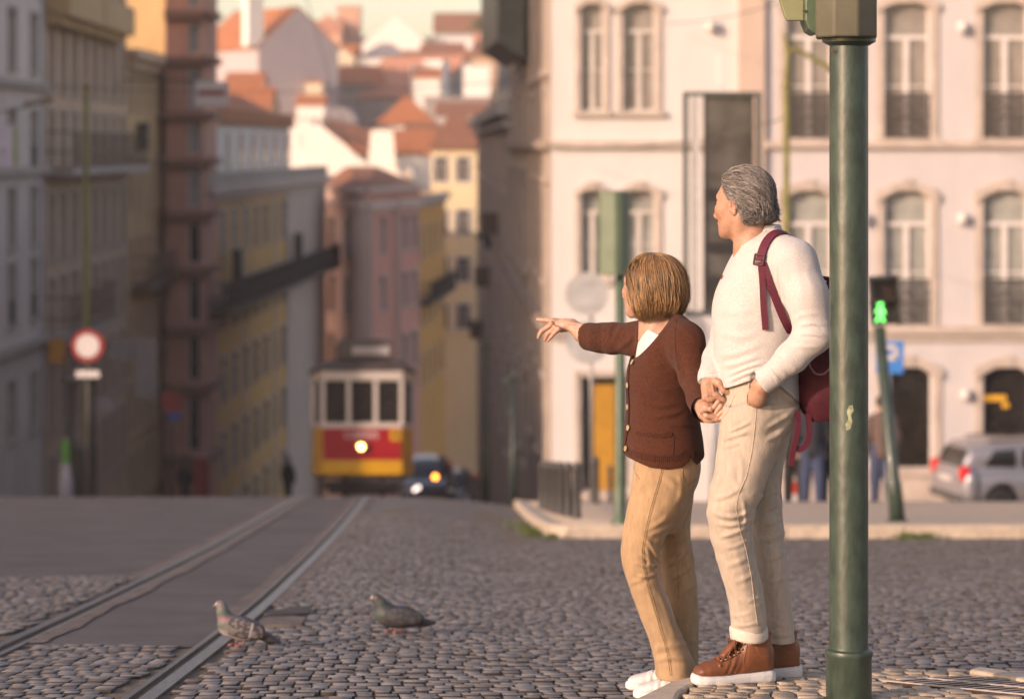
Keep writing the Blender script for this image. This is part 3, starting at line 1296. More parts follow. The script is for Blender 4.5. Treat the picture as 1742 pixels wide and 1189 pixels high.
facade(corner, (XA, YB), (XB, YB), zb, zt, wins, p_pink, M_white, M_glass2, M_stone, .17, back=12)
# corner bay (faces the photographer, sun full on it)
XC = WX(938, YB)
wins = []
for (x0, x1) in ((988, 1028), (1060, 1116)):
    uc, ww = WX((x0 + x1) / 2, YB) - XC, (x1 - x0) / F * YB
    wins += [(uc, vz(475), ww, vz(322) - vz(475), 'window', .2, M_glass2), (uc, vz(190), ww, vz(6) - vz(190), 'window', .2, M_glass), (uc, vz(-120), ww, vz(-300) - vz(-120), 'window', .2, M_glass)]
wins.append((WX(1030, YB) - XC, vz(838), 1.15, vz(640) - vz(838), 'small', 0, M_glassd))
facade(corner, (XC, YB + .02), (WX(1256, YB), YB + .02), zb, zt, wins, p_cream, M_offw, M_glass2, M_stone, .13, close=False)
mb = MB()
xw = WX(1256, YB), WX(1300, YB)
mb.box(((xw[0] + xw[1]) / 2, YB + .1, (zb + zt) / 2), (xw[1] - xw[0] - .004, .5, zt - zb))
mb.build('pilaster', plaster('beige_pilaster', (.58, .44, .36), .08), corner)
mb = MB()
for A, B in (((XA, YB), (XB, YB)), ((XC, YB + .02), (xw[0], YB + .02))):
    for y, h, o in ((246, .16, .18), (560, .18, .22), (-70, .16, .18), (575, .1, .12)):
        band(mb, A, B, vz(y), h, o)
band(mb, (XA, YB), (XB, YB), vz(825), .8, .08)
build_split(mb, 'string_course', M_stone, corner)
mb = MB()
dx0, dx1 = WX(1010, YB), WX(1046, YB)
mb.box(((dx0 + dx1) / 2, YB + .12, (vz(835) + vz(655)) / 2), (dx1 - dx0, .06, vz(655) - vz(835)))
mb.build('door', mat('ochre_door', (.50, .235, .02), .6, .1, 5), corner)
for lx, ly in ((1635, 48), (1635, 372), (1640, 670), (1208, 46), (1468, 372)):
    mb = MB()
    mb.lathe([(.001, -.13), (.10, -.12), (.135, 0), (.10, .12), (.001, .13)], (WX(lx, YB), YB - .16, vz(ly)), 14)
    mb.box((WX(lx, YB), YB - .03, vz(ly)), (.06, .1, .06))
    mb.build('wall_lamp', M_white, corner, smooth=True)
mb = MB()
mb.box((WX(1690, YB), YB + .1, vz(678)), (.62, .03, .14))
mb.box((WX(1712, YB), YB + .1, vz(690)), (.16, .03, .12))
build_split(mb, 'shop_lettering', mat('lit_shop_sign', (.55, .28, .03), .5, .25, 14, emit=.55), corner)
# side along the street (in the shade)
side_pts = [(XC, YB + .04), (WX(900, 66), 66), (WX(866, 84), 84)]
for i, (a, b) in enumerate(zip(side_pts[1:], side_pts[:-1])):
    L = dist(a, b)
    ww = []
    for u in regular(L, 3 if i == 0 else 4, .9):
        for y in (20, 190, 350, 500, 650):
            z = WZ(y, (a[1] + b[1]) / 2)
            ww.append((u, z - 1.6, 1.0, 2.0, 'window', 0))
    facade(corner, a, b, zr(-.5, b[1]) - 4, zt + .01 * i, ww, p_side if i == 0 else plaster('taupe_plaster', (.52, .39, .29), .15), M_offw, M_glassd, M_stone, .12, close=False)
mb = MB()
for (a, b) in zip(side_pts[1:], side_pts[:-1]):
    for z in (vz(246), vz(560)):
        band(mb, a, b, z, .2, .22)
build_split(mb, 'string_course', p_side, corner)
# enclosed balcony high on the street side
mb = MB()
yb0, yb1 = 66.0, 74.0
xa, xb = WX(832, yb1), WX(893, yb0) + .2
mb.prism([(WX(893, yb0), yb0, WZ(100, yb0)), (WX(893, yb0), yb0, WZ(-60, yb0)), (WX(893, yb0) - .75, yb0, WZ(-60, yb0)), (WX(893, yb0) - .75, yb0, WZ(70, yb0))], (-.55, 8, 0))
mb.build('enclosed_balcony', mat('balcony_glazing', (.10, .115, .10), .35, .3, 1.5), corner)

# ---- generic straight building helper used for the street walls on the left
def street_building(name, label, A, B, y_eave, m, floors, cols, win=(1.0, 1.9), trim=M_stone, glass=None, style='window', back=14, ground_y=None, top_extra=0.0, roof_m=None, frame_m=None, base_drop=3.0):
    Ym = (A[1] + B[1]) / 2
    zg = min(zr(A[0], A[1]), zr(B[0], B[1])) - base_drop
    zt_ = WZ(y_eave, A[1]) + top_extra
    root = thing(name, label, 'building', ((A[0] + B[0]) / 2, Ym, zg + base_drop))
    L = dist(A, B)
    ww = []
    for (y, st) in floors:
        z = WZ(y, Ym)
        for u in regular(L, cols, win[0]):
            ww.append((u, z, win[0], win[1], st, 0))
    facade(root, A, B, zg, zt_, ww, m, frame_m or M_offw, glass or M_glassd, trim, .14, back=back)
    mb = MB()
    band(mb, A, B, zt_ - .2, .5, .55)
    band(mb, A, B, zt_ - .75, .25, .3)
    mb.build('cornice', trim, root)
    return root, zt_

def balcony_slab(root, A, B, z, out, h, m_slab, m_rail, u0=0, u1=1, gap=.13):
    A = Vector((A[0], A[1], 0))
    B = Vector((B[0], B[1], 0))
    a, b = A.lerp(B, u0), A.lerp(B, u1)
    mb = MB()
    band(mb, a, b, z, .3, out)
    mb.build('balcony_slab', m_slab, root)
    L = (b - a).length
    e = (b - a) / L
    n = Vector((e.y, -e.x, 0))
    mb = MB()
    k = 0.0
    while k <= L:
        p = a + e * k + n * (out - .04)
        mb.box((p.x, p.y, z + h / 2), (.035, .035, h))
        k += gap
    for zz in (.12, h * .5, h):
        c = (a + b) / 2 + n * (out - .04)
        mb.box((c.x, c.y, z + zz), (L, .05, .06), math.atan2(e.y, e.x))
        for q in (a, b):
            c = q + n * out / 2
            mb.box((c.x, c.y, z + zz), (.05, out, .06), math.atan2(e.y, e.x))
    mb.build('balcony_railing', m_rail, root)

pA = plaster('blue_grey_plaster', (.78, .66, .58), .1)
pB = plaster('dusty_rose_plaster', (.76, .50, .33), .14)
pC = plaster('ochre_brown_plaster', (.72, .46, .23), .14)
pD = plaster('brick_red_plaster', (.64, .31, .22), .12)
pE = plaster('mustard_plaster', (.80, .43, .14), .14)
pE2 = plaster('mauve_plaster', (.64, .49, .40), .12)
pCr = plaster('butter_plaster', (.66, .47, .24), .08)

A0, A1 = (WX(-90, 80), 80), (WX(75, 95.2), 95.2)
bA, _ = street_building('blue_grey_building', 'pale blue grey town house at the left edge of the photo', A0, A1, -300, pA,
                        [(763, 'window'), (558, 'balcony'), (428, 'window'), (290, 'balcony'), (115, 'window'), (-40, 'window')], 4, (1.05, 2.2))
mb = MB()
for y in (600, 292, 140):
    band(mb, A0, A1, WZ(y, 88), .3, .3)
build_split(mb, 'string_course', M_stone, bA)
mb = MB()
mb.tube([(WX(73, 95.2), 94.9, zr(-19, 95)), (WX(73, 95.2), 94.9, WZ(-80, 95))], .12, 8)
mb.build('downpipe', mat('grey_pipe', (.36, .36, .38), .5), bA)

B0, B1 = (WX(77, 95.6), 95.6), (WX(215, 117.7), 117.7)
bB, _ = street_building('balconied_building', 'dusty rose town house with two long balconies beside the blue grey one', B0, B1, -330, pB,
                        [(830, 'window'), (690, 'window'), (555, 'window'), (425, 'window'), (295, 'window'), (165, 'window'), (30, 'window')], 8, (1.05, 2.6), glass=M_glassd)
balcony_slab(bB, B0, B1, WZ(290, 104), 1.1, 1.6, M_stone, M_rust, gap=.5)
balcony_slab(bB, B0, B1, WZ(566, 100), 1.0, 1.7, M_stone, M_rust, .0, .55, gap=.5)
mb = MB()
for q in (.0, .42):
    a = Vector(B0).lerp(Vector(B1), q)
    b = Vector(B0).lerp(Vector(B1), q + .40)
    band(mb, a, b, WZ(10, 100), 1.3, 1.0)
    band(mb, a, b, WZ(40, 100), .5, .6)
build_split(mb, 'bay_base', pC, bB)

C0, C1 = (WX(215.5, 118), 118), (WX(283, 129.5), 129.5)
bC, zC = street_building('ochre_building', 'ochre brown town house with a projecting cornice beside the red tower front', C0, C1, 85, pC,
                         [(830, 'window'), (720, 'window'), (600, 'window'), (480, 'window'), (350, 'window'), (190, 'window')], 5, (1.0, 2.4), glass=M_glassd, trim=pB)
balcony_slab(bC, C0, C1, WZ(480, 124), 1.0, 1.5, M_rust, M_rust, .1, 1, gap=.4)
mb = MB()
mb.box((WX(246, 121), 121, WZ(232, 121)), (1.1, .25, 1.4), -1.2)
mb.build('sign_board', mat('slate_sign', (.12, .12, .11), .5), bC)
up = thing('cream_gable_building', 'tall butter yellow end wall rising above the ochre building', 'building', (WX(247, 131), 131, zr(-20, 131)))
mb = MB()
mb.box((WX(236, 131), 136, (WZ(-250, 131) + zr(-20, 131)) / 2 - 2), (3.1, 10, WZ(-250, 131) - zr(-20, 131) + 4))
mb.build('wall', pCr, up)

# red tower-like front
D0, D1 = (WX(281, 127), 127), (WX(346, 127), 127)
Dz0, Dz1 = zr(-17, 127) - 3, WZ(-260, 127)
bD = thing('red_bay_building', 'narrow brick red building front with banded bay windows at the bend of the street', 'building', (WX(313, 127), 127, zr(-17, 127)))
bays = [(25, 103), (103, 197), (197, 275), (275, 365), (365, 460), (460, 560), (560, 660), (660, 780), (-60, 25), (-150, -60)]
wins = []
XD = dist(D0, D1)
for a, b in bays:
    wins.append((XD * .76, WZ(b - 12, 127), .62, (b - a - 26) / F * 127, 'small', 0, M_glass2 if a < 365 else M_glassd))
facade(bD, D0, D1, Dz0, Dz1, wins, pD, M_white, M_glassd, None, back=6)
mb = MB()
for a, b in bays:
    band(mb, D0, D1, WZ(b, 127), .38, .55)
    band(mb, D0, D1, WZ(b + 7, 127), .3, .3)
    c = Vector(D1)
    mb.box((D1[0] - .25 + .5, 128.6, WZ(b, 127)), (.7, 3.2, .36))
build_split(mb, 'string_course', plaster('dark_red_plaster', (.33, .17, .12), .12), bD)

# mustard building with the long dark balcony, white attic on top
E0, E1 = (WX(347, 129), 129), (WX(552, 182), 182)
bE, zE = street_building('mustard_building', 'long mustard yellow building with a dark continuous balcony and white attic', E0, E1, 318, pE,
                         [(842, 'window'), (720, 'window'), (598, 'window'), (470, 'window'), (372, 'window')][0:0], 12, (1.1, 2.4), trim=pE2, back=10, roof_m=M_tile)
Em = [E0, ((E0[0] * .38 + E1[0] * .62), (E0[1] * .38 + E1[1] * .62))]
def e_at(t):
    return (E0[0] + (E1[0] - E0[0]) * t, E0[1] + (E1[1] - E0[1]) * t)
zE0 = WZ(318, 129)
mb = MB()
tb = MB()
L = dist(E0, E1)
ey = Vector((E1[0] - E0[0], E1[1] - E0[1], 0)) / L
nE = Vector((ey.y, -ey.x, 0))
angE = math.atan2(ey.y, ey.x)
for fl in range(5):
    zz = zE0 - 4.0 - 4.1 * fl
    for k in range(13):
        t = (k + .5) / 13
        a = e_at(t)
        p = Vector((a[0], a[1], zz)) + nE * .01
        fr, pa, _, _ = window_parts(1.5, 2.6, 0, 'window', M_offw, M_glass2 if (fl == 0 and k < 4) else M_glassd)
        o = bpy.data.objects.new('window', fr)
        COL.objects.link(o)
        o.parent = bE
        o.location = p + nE * .20 - ORG[bE.name]
        o.rotation_euler = (0, 0, angE)
        c = bpy.data.objects.new('pane', pa)
        COL.objects.link(c)
        c.parent = o
        for du in (-.86, .86):
            q = p + ey * du
            tb.box((q.x, q.y, zz + 1.25), (.2, .06, 2.6), angE)
        q = p
        tb.box((q.x, q.y, zz + 2.66), (2.0, .10, .22), angE)
for k in range(5):
    a = e_at(k / 4 * .98 + .01)
    tb.box((a[0], a[1], zE0 - 14), (.6, .12, 27), angE)
build_split(tb, 'trim', pE2, bE)
# mauve end bay
a, b = e_at(.60), e_at(1.0)
mb = MB()
band(mb, a, b, zE0 - 14.2, 27, .12)
mb.build('end_bay', pE2, bE)
zbal = (WZ(508, 129) + WZ(468, 182)) / 2
balcony_slab(bE, E0, E1, zbal, 1.3, 1.6, M_wood, M_wood, 0, .99)
mb = MB()
a, b = Vector((*e_at(0), 0)) + nE * 1.2, Vector((*e_at(.99), 0)) + nE * 1.2
band(mb, a, b, zbal + .75, 1.35, .05)
mb.build('balcony_screen', M_wood, bE)
for t in (.13, .62):
    a = e_at(t)
    mb = MB()
    mb.box((a[0] + .7, a[1], zbal + 1.6), (.9, .5, 3.0), angE)
    mb.build('shutter', M_wood, bE)
mb = MB()
n0 = -nE
a, b = Vector((*e_at(0), 0)) + n0 * 1.6, Vector((*e_at(.86), 0)) + n0 * 1.6
band(mb, b, a, zE0 + 1.75, 3.6, 3.0)
mb.build('attic_wall', plaster('attic_plaster', (.82, .76, .70), .08), bE)
mb = MB()
band(mb, a, b, zE0 + 3.95, .95, .3)
q0, q1 = a + n0 * -.4, b + n0 * -.4
mb.prism([(q0.x, q0.y, zE0 + 3.6), (q1.x, q1.y, zE0 + 3.6), (q1.x - 4, q1.y, zE0 + 5.6), (q0.x - 4, q0.y, zE0 + 5.6)], (0, 0, .2))
mb.build('attic_roof', M_tile, bE)
mb = MB()
for k in range(9):
    p = a.lerp(b, (k + .5) / 9) - n0 * .03
    mb.box((p.x, p.y, zE0 + 1.9), (1.3, .1, 2.2), angE)
build_split(mb, 'attic_window', M_glass2, bE)
mb = MB()
band(mb, E0, E1, zE0 + .35, .75, .25)
mb.build('parapet', plaster('parapet_plaster', (.46, .37, .30), .15), bE)

# pink corner building further down, with its hipped roof
F0, F1, F2 = (WX(549, 188), 188), (WX(621, 176), 176), (WX(714, 190), 190)
bF = thing('pink_corner_building', 'salmon pink corner building with a brown hipped roof straight above the tram', 'building', (F1[0], F1[1], zr(-9, 180)))
pF = plaster('salmon_plaster', (.90, .37, .27), .09)
pF2 = plaster('pale_sunlit_salmon', (.78, .55, .45), .1)  # sunlight on the left face put into a paler salmon, shared with trim
zF0, zF1 = zr(-9, 180) - 3, WZ(322, 176)
La, Lb = dist(F0, F1), dist(F1, F2)
fw = [(La * u, WZ(y, 180), 1.9, 2.7, 'window', 0) for y in (437, 537, 640) for u in (.22, .62)] 
facade(bF, F0, F1, zF0, zF1, fw, pF2, M_white, M_glassd, M_stone, .2, close=False)
fw = [(Lb * u, WZ(y, 180), 1.35, 2.7, 'window', 0) for y in (432, 532, 640) for u in (.32, .72, .9)]
facade(bF, F1, F2, zF0, zF1 + .01, fw, pF, M_white, M_glassd, pF2, .2, close=False)
mb = MB()
for A, B in ((F0, F1), (F1, F2)):
    band(mb, A, B, WZ(350, 178), .7, .35)
    band(mb, A, B, zF1 - .1, .4, .5)
for A, B, u in ((F1, F2, .53), (F1, F2, .03), (F0, F1, .9)):
    p = Vector(A).lerp(Vector(B), u)
    mb.box((p.x, p.y - .1, (zF0 + zF1) / 2), (.9, .5, zF1 - zF0 - 1.4))
build_split(mb, 'string_course', pF2, bF)
mb = MB()
zr_ = WZ(284, 186)
R0, R1 = Vector((WX(590, 190), 190, zr_)), Vector((WX(640, 190), 190, zr_))
c0, c1, c2 = Vector((F0[0] - .3, F0[1], zF1)), Vector((F1[0], F1[1] - .5, zF1)), Vector((F2[0] + .3, F2[1], zF1))
c3 = Vector((F2[0] - 2, 202, zF1))
c4 = Vector((F0[0] + 1, 202, zF1))
mb.poly([c0, c1, R0])
mb.poly([c1, R1, R0])
mb.poly([c1, c2, R1])
mb.poly([c2, c3, R1])
mb.poly([c3, c4, R0, R1])
mb.poly([c4, c0, R0])
mb.build('roof', M_tile2, bF)

G0, G1 = (WX(712, 192), 192), (WX(757, 214), 214)
bG, _ = street_building('orange_building', 'narrow orange ochre building between the salmon corner and the cream block', G0, G1, 335, plaster('orange_plaster', (.92, .42, .10), .12),
                        [(430, 'window'), (540, 'window'), (640, 'window')], 5, (1.1, 2.4), glass=M_glassd, trim=pE2)
balcony_slab(bG, G0, G1, WZ(500, 205), 1.0, 1.6, M_wood, M_wood, 0, 1)

H0, H1 = (WX(733, 222), 222), (WX(822, 222), 222)
bH = thing('cream_apartment_block', 'tall cream yellow apartment block with a hipped clay roof at the end of the street', 'building', (WX(775, 222), 222, zr(-5, 222)))
pH = plaster('cream_plaster', (.78, .62, .38), .07)
hz1 = WZ(254, 222)
hw = [(dist(H0, H1) * u, WZ(y, 222), 1.3, 2.3, 'window', 0) for y in (310, 400, 480, 560) for u in (.2, .62, .88)]
facade(bH, H0, H1, zr(-5, 222) - 3, hz1, hw, pH, M_white, M_glassd, M_white, .15, back=14)
mb = MB()
mb.loft([[Vector((H0[0] - .4, 221.5, hz1)), Vector((H1[0] + .4, 221.5, hz1)), Vector((H1[0] + .4, 236.5, hz1)), Vector((H0[0] - .4, 236.5, hz1))],
         [Vector((WX(765, 229), 229, WZ(193, 229))), Vector((WX(790, 229), 229, WZ(193, 229))), Vector((WX(790, 229), 230, WZ(193, 229))), Vector((WX(765, 229), 230, WZ(193, 229)))]])
mb.build('roof', M_tile2, bH)

I0, I1 = (WX(812, 150), 150), (WX(868, 86), 86)
bI, _ = street_building('rose_beige_building', 'rose beige town house continuing the shaded right side of the street', I0, I1, -40, plaster('rose_beige_plaster', (.68, .48, .37), .15),
                        [(640, 'window'), (520, 'window'), (400, 'window'), (290, 'window'), (170, 'window'), (60, 'window')], 10, (1.1, 2.3), glass=M_glassd, back=10, top_extra=-9)
for t, z in ((.25, 560), (.5, 470), (.75, 380)):
    a = Vector(I0).lerp(Vector(I1), t)
    mb = MB()
    mb.box((a.x - .35, a.y, WZ(z, a.y)), (.7, 2.2, .9))
    mb.build('balcony', mat('balcony_brown', (.16, .10, .075), .7), bI)

# ---- houses on the opposite hillside
pW = plaster('lime_white', (.86, .80, .73), .05)
pW2 = plaster('grey_white', (.60, .53, .49), .08)
pL = plaster('lilac_grey', (.50, .42, .42), .05)
pPe = plaster('peach', (.66, .42, .25), .08)
pPk = plaster('rose_pink', (.66, .36, .25), .08)
pGy = plaster('stone_grey', (.40, .33, .29), .12)
pCm = plaster('pale_cream', (.72, .60, .44), .07)

def house(name, label, x0, x1, ye, yr, Y, kind, wall, roof, depth=9.0, yb=None, win=None, turn=0.0, chim=None):
    """x0..x1, eave and ridge rows of the photo at distance Y fix the real size"""
    cx_, w = WX((x0 + x1) / 2, Y), (x1 - x0) / F * Y
    ze, zrg = WZ(ye, Y), WZ(yr, Y)
    zb_ = min(zr(cx_, Y), zr(cx_, Y + depth)) - 1.5
    if yb is not None:
        zb_ = min(zb_, WZ(yb, Y))
    root = thing(name, label, 'house', (cx_, Y + depth / 2, zb_))
    M = Matrix.Translation((cx_, Y + depth / 2, 0)) @ Matrix.Rotation(R(turn), 4, 'Z')
    hw, hd = w / 2, depth / 2
    mb = MB()
    mb.M = M
    if kind == 'gable_front':
        pts = [(-hw, -hd, zb_), (hw, -hd, zb_), (hw, -hd, ze), (0, -hd, zrg), (-hw, -hd, ze)]
        mb.prism(pts, (0, depth, 0))
    else:
        mb.box((0, 0, (zb_ + ze) / 2), (w, depth, ze - zb_))
    mb.build('wall', wall, root)
    rb = MB()
    rb.M = M
    o = .35
    if kind == 'gable_front':
        for s in (-1, 1):
            sl = (zrg - ze) / hw
            p = [(0, -hd - .02, zrg + .02), (s * (hw + o), -hd - .02, ze - o * sl + .02), (s * (hw + o), -hd - .02, ze - o * sl + .27), (0, -hd - .02, zrg + .27)]
            rb.prism(p if s < 0 else p[::-1], (0, depth + .3, 0))
    elif kind == 'gable_side':
        for s in (-1, 1):
            p = [(-hw - .2, 0, zrg), (-hw - .2, s * (hd + o), ze - .1), (-hw - .2, s * (hd + o), ze + .15), (-hw - .2, 0, zrg + .25)]
            rb.prism(p, (w + .4, 0, 0))
        mg = MB()
        mg.M = M
        for s in (-1, 1):
            mg.prism([(s * (hw - .15), -hd, ze - .01), (s * (hw - .15), hd, ze - .01), (s * (hw - .15), 0, zrg - .02)], (s * .14, 0, 0))
        mg.build('gable', wall, root)
    elif kind in ('hip', 'pyramid'):
        k = .04 if kind == 'pyramid' else max(.05, (w - depth) / w if w > depth else .25)
        rb.loft([[Vector((-hw - o, -hd - o, ze)), Vector((hw + o, -hd - o, ze)), Vector((hw + o, hd + o, ze)), Vector((-hw - o, hd + o, ze))],
                 [Vector((-hw * k, -.1, zrg)), Vector((hw * k, -.1, zrg)), Vector((hw * k, .1, zrg)), Vector((-hw * k, .1, zrg))]])
    elif kind == 'barrel':
        n = 12
        pts = [(hw * math.cos(math.pi * i / n), -hd - .1, ze + (zrg - ze) * math.sin(math.pi * i / n)) for i in range(n + 1)]
        rb.prism(pts, (0, depth + .2, 0))
    else:
        rb.box((0, 0, ze + .12), (w + .3, depth + .3, .24))
    rb.build('roof', roof, root)
    if win:
        n, rows, ww, hh = win
        for j in range(rows):
            zz = ze - 3.0 * (j + 1) + .2
            for i in range(n):
                fr, pa, _, _ = window_parts(ww, hh, 0, 'small', M_white, M_glassd)
                ob = bpy.data.objects.new('window', fr)
                COL.objects.link(ob)
                ob.parent = root
                u = -hw + w * (i + .5) / n
                q = M @ Vector((u, -hd - .16, zz))
                ob.location = q - ORG[root.name]
                ob.rotation_euler = (0, 0, R(turn))
                c = bpy.data.objects.new('pane', pa)
                COL.objects.link(c)
                c.parent = ob
    for ch in chim or []:
        u, v, a, b, hgt, mm = ch
        cb = MB()
        cb.M = M
        cb.box((u * hw, v * hd, (ze + zrg) / 2 + hgt / 2), (a, b, hgt + abs(zrg - ze)))
        cb.box((u * hw, v * hd, (ze + zrg) / 2 + hgt + abs(zrg - ze) / 2 + .1), (a + .25, b + .25, .2))
        cb.build('chimney', mm, root)
    return root

H = house
H('gabled_house', 'big blank lilac grey gable wall with a white chimney above the street', 362, 516, 80, 13, 300, 'gable_front', pL, M_tile, 18, turn=33, chim=[(-1.05, -.9, 2.2, 1.6, 1.6, pW)])
H('peach_house', 'peach house with an orange lean roof below the lilac gable', 330, 458, 188, 150, 250, 'gable_side', pPe, M_tile, 9)
H('dormer_house', 'small white dormer house with clay roof in front of the lilac gable', 384, 446, 146, 126, 258, 'gable_side', pW, M_tile, 5, win=(1, 1, 1.0, 1.2))
bw = thing('stepped_white_house', 'bright white house with a stepped party wall and tall chimney above the salmon building', 'house', (WX(600, 236), 236, zr(-12, 236)))
mb = MB()
o_ = [(528, 460), (528, 212), (546, 214), (585, 245), (626, 282), (631, 222), (668, 222), (674, 288), (712, 330), (712, 460)]
mb.prism([(WX(x, 232), 232, WZ(y, 232)) for x, y in o_], (0, .5, 0))
mb.box((WX(620, 238), 238, WZ(390, 232)), (WX(705, 232) - WX(535, 232), 10, WZ(290, 232) - WZ(490, 232)))
mb.build('wall', pW, bw)
mb = MB()
mb.prism([(WX(545, 233), 232.8, WZ(226, 233)), (WX(640, 233), 232.8, WZ(268, 233)), (WX(640, 233), 244, WZ(232, 244)), (WX(545, 233), 244, WZ(205, 244))], (0, 0, .25))
mb.build('roof', M_tile, bw)
H('tiled_house', 'house with a striped orange clay roof behind the white stepped wall', 562, 735, 262, 224, 250, 'gable_side', pW, M_tile, 9, win=(6, 1, .9, 1.3))
H('pyramid_roof_house', 'white house under a steep orange pyramid roof in the middle of the hill', 640, 740, 213, 162, 268, 'pyramid', pW, M_tile, 7, win=(3, 1, .9, 1.2))
H('long_roof_house', 'house with a long pale salmon roof running up the hill behind the pyramid roof', 640, 800, 165, 96, 318, 'gable_side', pGy, M_tile3, 14, turn=-28, chim=[(.45, -.9, 1.8, 1.5, -1.5, pW), (.9, -.95, 2.6, 2, -.8, pW)])
H('brown_roof_house', 'wide house with a brown orange hipped roof left of the salmon one', 520, 705, 144, 110, 322, 'hip', pGy, M_tile, 9, win=(8, 1, .9, 1.5))
H('cream_end_house', 'thin cream house end below the brown hipped roof', 520, 548, 142, 138, 300, 'flat', pCm, M_tile, 6, win=(1, 2, .9, 1.4))
H('barrel_roof_house', 'grey vaulted metal roof beside the cream house end', 545, 606, 212, 182, 262, 'barrel', pPe, M_zinc, 6)
H('white_terrace_house', 'low white house with a flat terrace left of the vaulted roof', 448, 532, 205, 200, 240, 'flat', pW, M_offw, 6, win=(4, 1, .9, 1.5))
H('grey_shed_house', 'plain grey house in shade right of the pyramid roof', 722, 832, 168, 164, 300, 'flat', pGy, M_zinc, 7, win=(4, 1, 1, 1.4))
H('white_tower_house', 'narrow white house at the right rim of the roofs', 788, 834, 112, 108, 306, 'flat', pW, M_offw, 7, win=(2, 2, .9, 1.3))
H('white_gable_house', 'large white house with a broad gable near the top of the hill', 603, 742, 88, 32, 385, 'gable_front', pW, pW, 14, win=(4, 1, 1.2, 1.4))
H('pink_tower', 'square pink tower on the skyline of the hill', 573, 612, 13, 9, 412, 'flat', pPk, M_tile3, 5)
H('pink_row_house', 'low pink row house with clay roof left of the pink tower', 474, 580, 56, 36, 402, 'gable_side', pPk, M_tile3, 8, win=(6, 2, 1, 1.3))
H('small_pink_house', 'small pink gabled house between the lilac gable and pink tower', 540, 576, 42, 26, 408, 'gable_front', pPk, M_tile3, 7)
H('skyline_house', 'long grey house with red brown roof at the right of the skyline', 738, 850, 54, 22, 415, 'gable_side', pGy, M_tile2, 10, win=(6, 2, 1, 1.4))
H('terracotta_house', 'terracotta house under the skyline house on the right', 716, 842, 96, 74, 365, 'gable_side', pPe, M_tile2, 8, win=(6, 1, 1, 1.4), chim=[(.3, -.5, 1, .8, .6, pW)])
H('cream_hill_house', 'pale cream house below the pink row house', 545, 606, 108, 78, 345, 'gable_side', pCm, M_tile, 7, win=(3, 1, 1, 1.4))
H('grey_roof_house', 'house with a grey metal roof under the white broad gable', 618, 690, 96, 72, 350, 'hip', pGy, M_zinc, 7, win=(4, 1, 1, 1.4))
H('ochre_hill_house', 'small ochre house between the grey roof and terracotta house', 684, 730, 104, 88, 348, 'gable_side', pCm, M_tile2, 6, win=(2, 1, 1, 1.4))
H('shaded_house', 'brown shaded house with a flat roof between pink row and white gable', 540, 612, 78, 74, 375, 'flat', mat('brown_render', (.27, .19, .16), .9), M_tile2, 6, win=(4, 1, 1, 1.4))
H('clay_house', 'clay roofed house filling the slope left of the brown hipped roof', 470, 540, 128, 100, 335, 'gable_side', pCm, M_tile3, 7, win=(4, 1, 1, 1.4))
H('lower_white_house', 'white house behind the cream apartment block roof', 690, 745, 232, 212, 256, 'gable_side', pW, M_tile2, 6, win=(3, 1, .9, 1.2))
H('slope_house', 'grey walled house with a red roof above the cream apartment block', 742, 836, 196, 176, 282, 'gable_side', pW2, M_tile2, 8, win=(4, 1, 1, 1.3))

H('white_cube_house', 'small white flat roofed house under the left of the broad white gable', 610, 662, 100, 95, 338, 'flat', pW, M_offw, 5, win=(3, 1, .9, 1.2))
H('cream_gable_house', 'little cream gabled house under the shaded brown house', 556, 602, 96, 80, 340, 'gable_front', pCm, M_tile, 6, win=(2, 1, .9, 1.2))
H('white_wall_house', 'long low white house directly under the skyline house', 744, 806, 62, 58, 398, 'flat', pW, M_offw, 5, win=(5, 1, .9, 1.2))
H('white_annex_house', 'small white annex with clay roof right of the brown hipped roof', 704, 748, 132, 118, 312, 'gable_side', pW, M_tile, 5, win=(2, 1, .9, 1.2))
H('rose_house', 'small rose house at the right rim under the skyline tree', 806, 846, 68, 56, 380, 'gable_side', pPk, M_tile3, 5, win=(2, 1, .9, 1.2))
H('white_step_house', 'white house step with clay roof between the lilac gable and vaulted roof', 505, 552, 178, 164, 290, 'gable_side', pW, M_tile, 5, win=(2, 1, .9, 1.2))
# tree on the skyline
def tree(name, label, base, h, r, col, n=1400, seed=1):
    rr = random.Random(seed)
    root = thing(name, label, 'tree', base)
    b = Vector(base)
    mb = MB()
    mb.tube([b, b + Vector((.1, 0, h * .35)), b + Vector((0, .1, h * .7))], [.22, .16, .06], 7)
    for k in range(6):
        a = rr.uniform(0, 6.28)
        p = b + Vector((0, 0, h * rr.uniform(.35, .6)))
        mb.tube([p, p + Vector((math.cos(a) * r * .7, math.sin(a) * r * .7, h * .25))], [.08, .02], 5)
    mb.build('trunk', M_wood, root)
    V, Q = [], []
    cl = [(b + Vector((rr.gauss(0, r * .45), rr.gauss(0, r * .45), h * rr.uniform(.45, .95)))) for _ in range(16)]
    for _ in range(n):
        c = rr.choice(cl)
        p = c + Vector((rr.gauss(0, r * .24), rr.gauss(0, r * .24), rr.gauss(0, r * .22)))
        u = Vector((rr.gauss(0, 1), rr.gauss(0, 1), rr.gauss(0, 1))).normalized() * rr.uniform(.12, .26)
        w = u.cross(Vector((rr.gauss(0, 1), rr.gauss(0, 1), rr.gauss(0, 1)))).normalized() * rr.uniform(.08, .18)
        i = len(V)
        V += [tuple(p - u - w), tuple(p + u - w), tuple(p + u + w), tuple(p - u + w)]
        Q.append((i, i + 1, i + 2, i + 3))
    o = ORG[root.name]
    me = np_mesh('crown', np.array(V) - np.array(o), np.array(Q))
    link('crown', me, mat(name + '_leaf', col, .7, .3, .8, island=.4), root)
tz = WZ(62, 418)
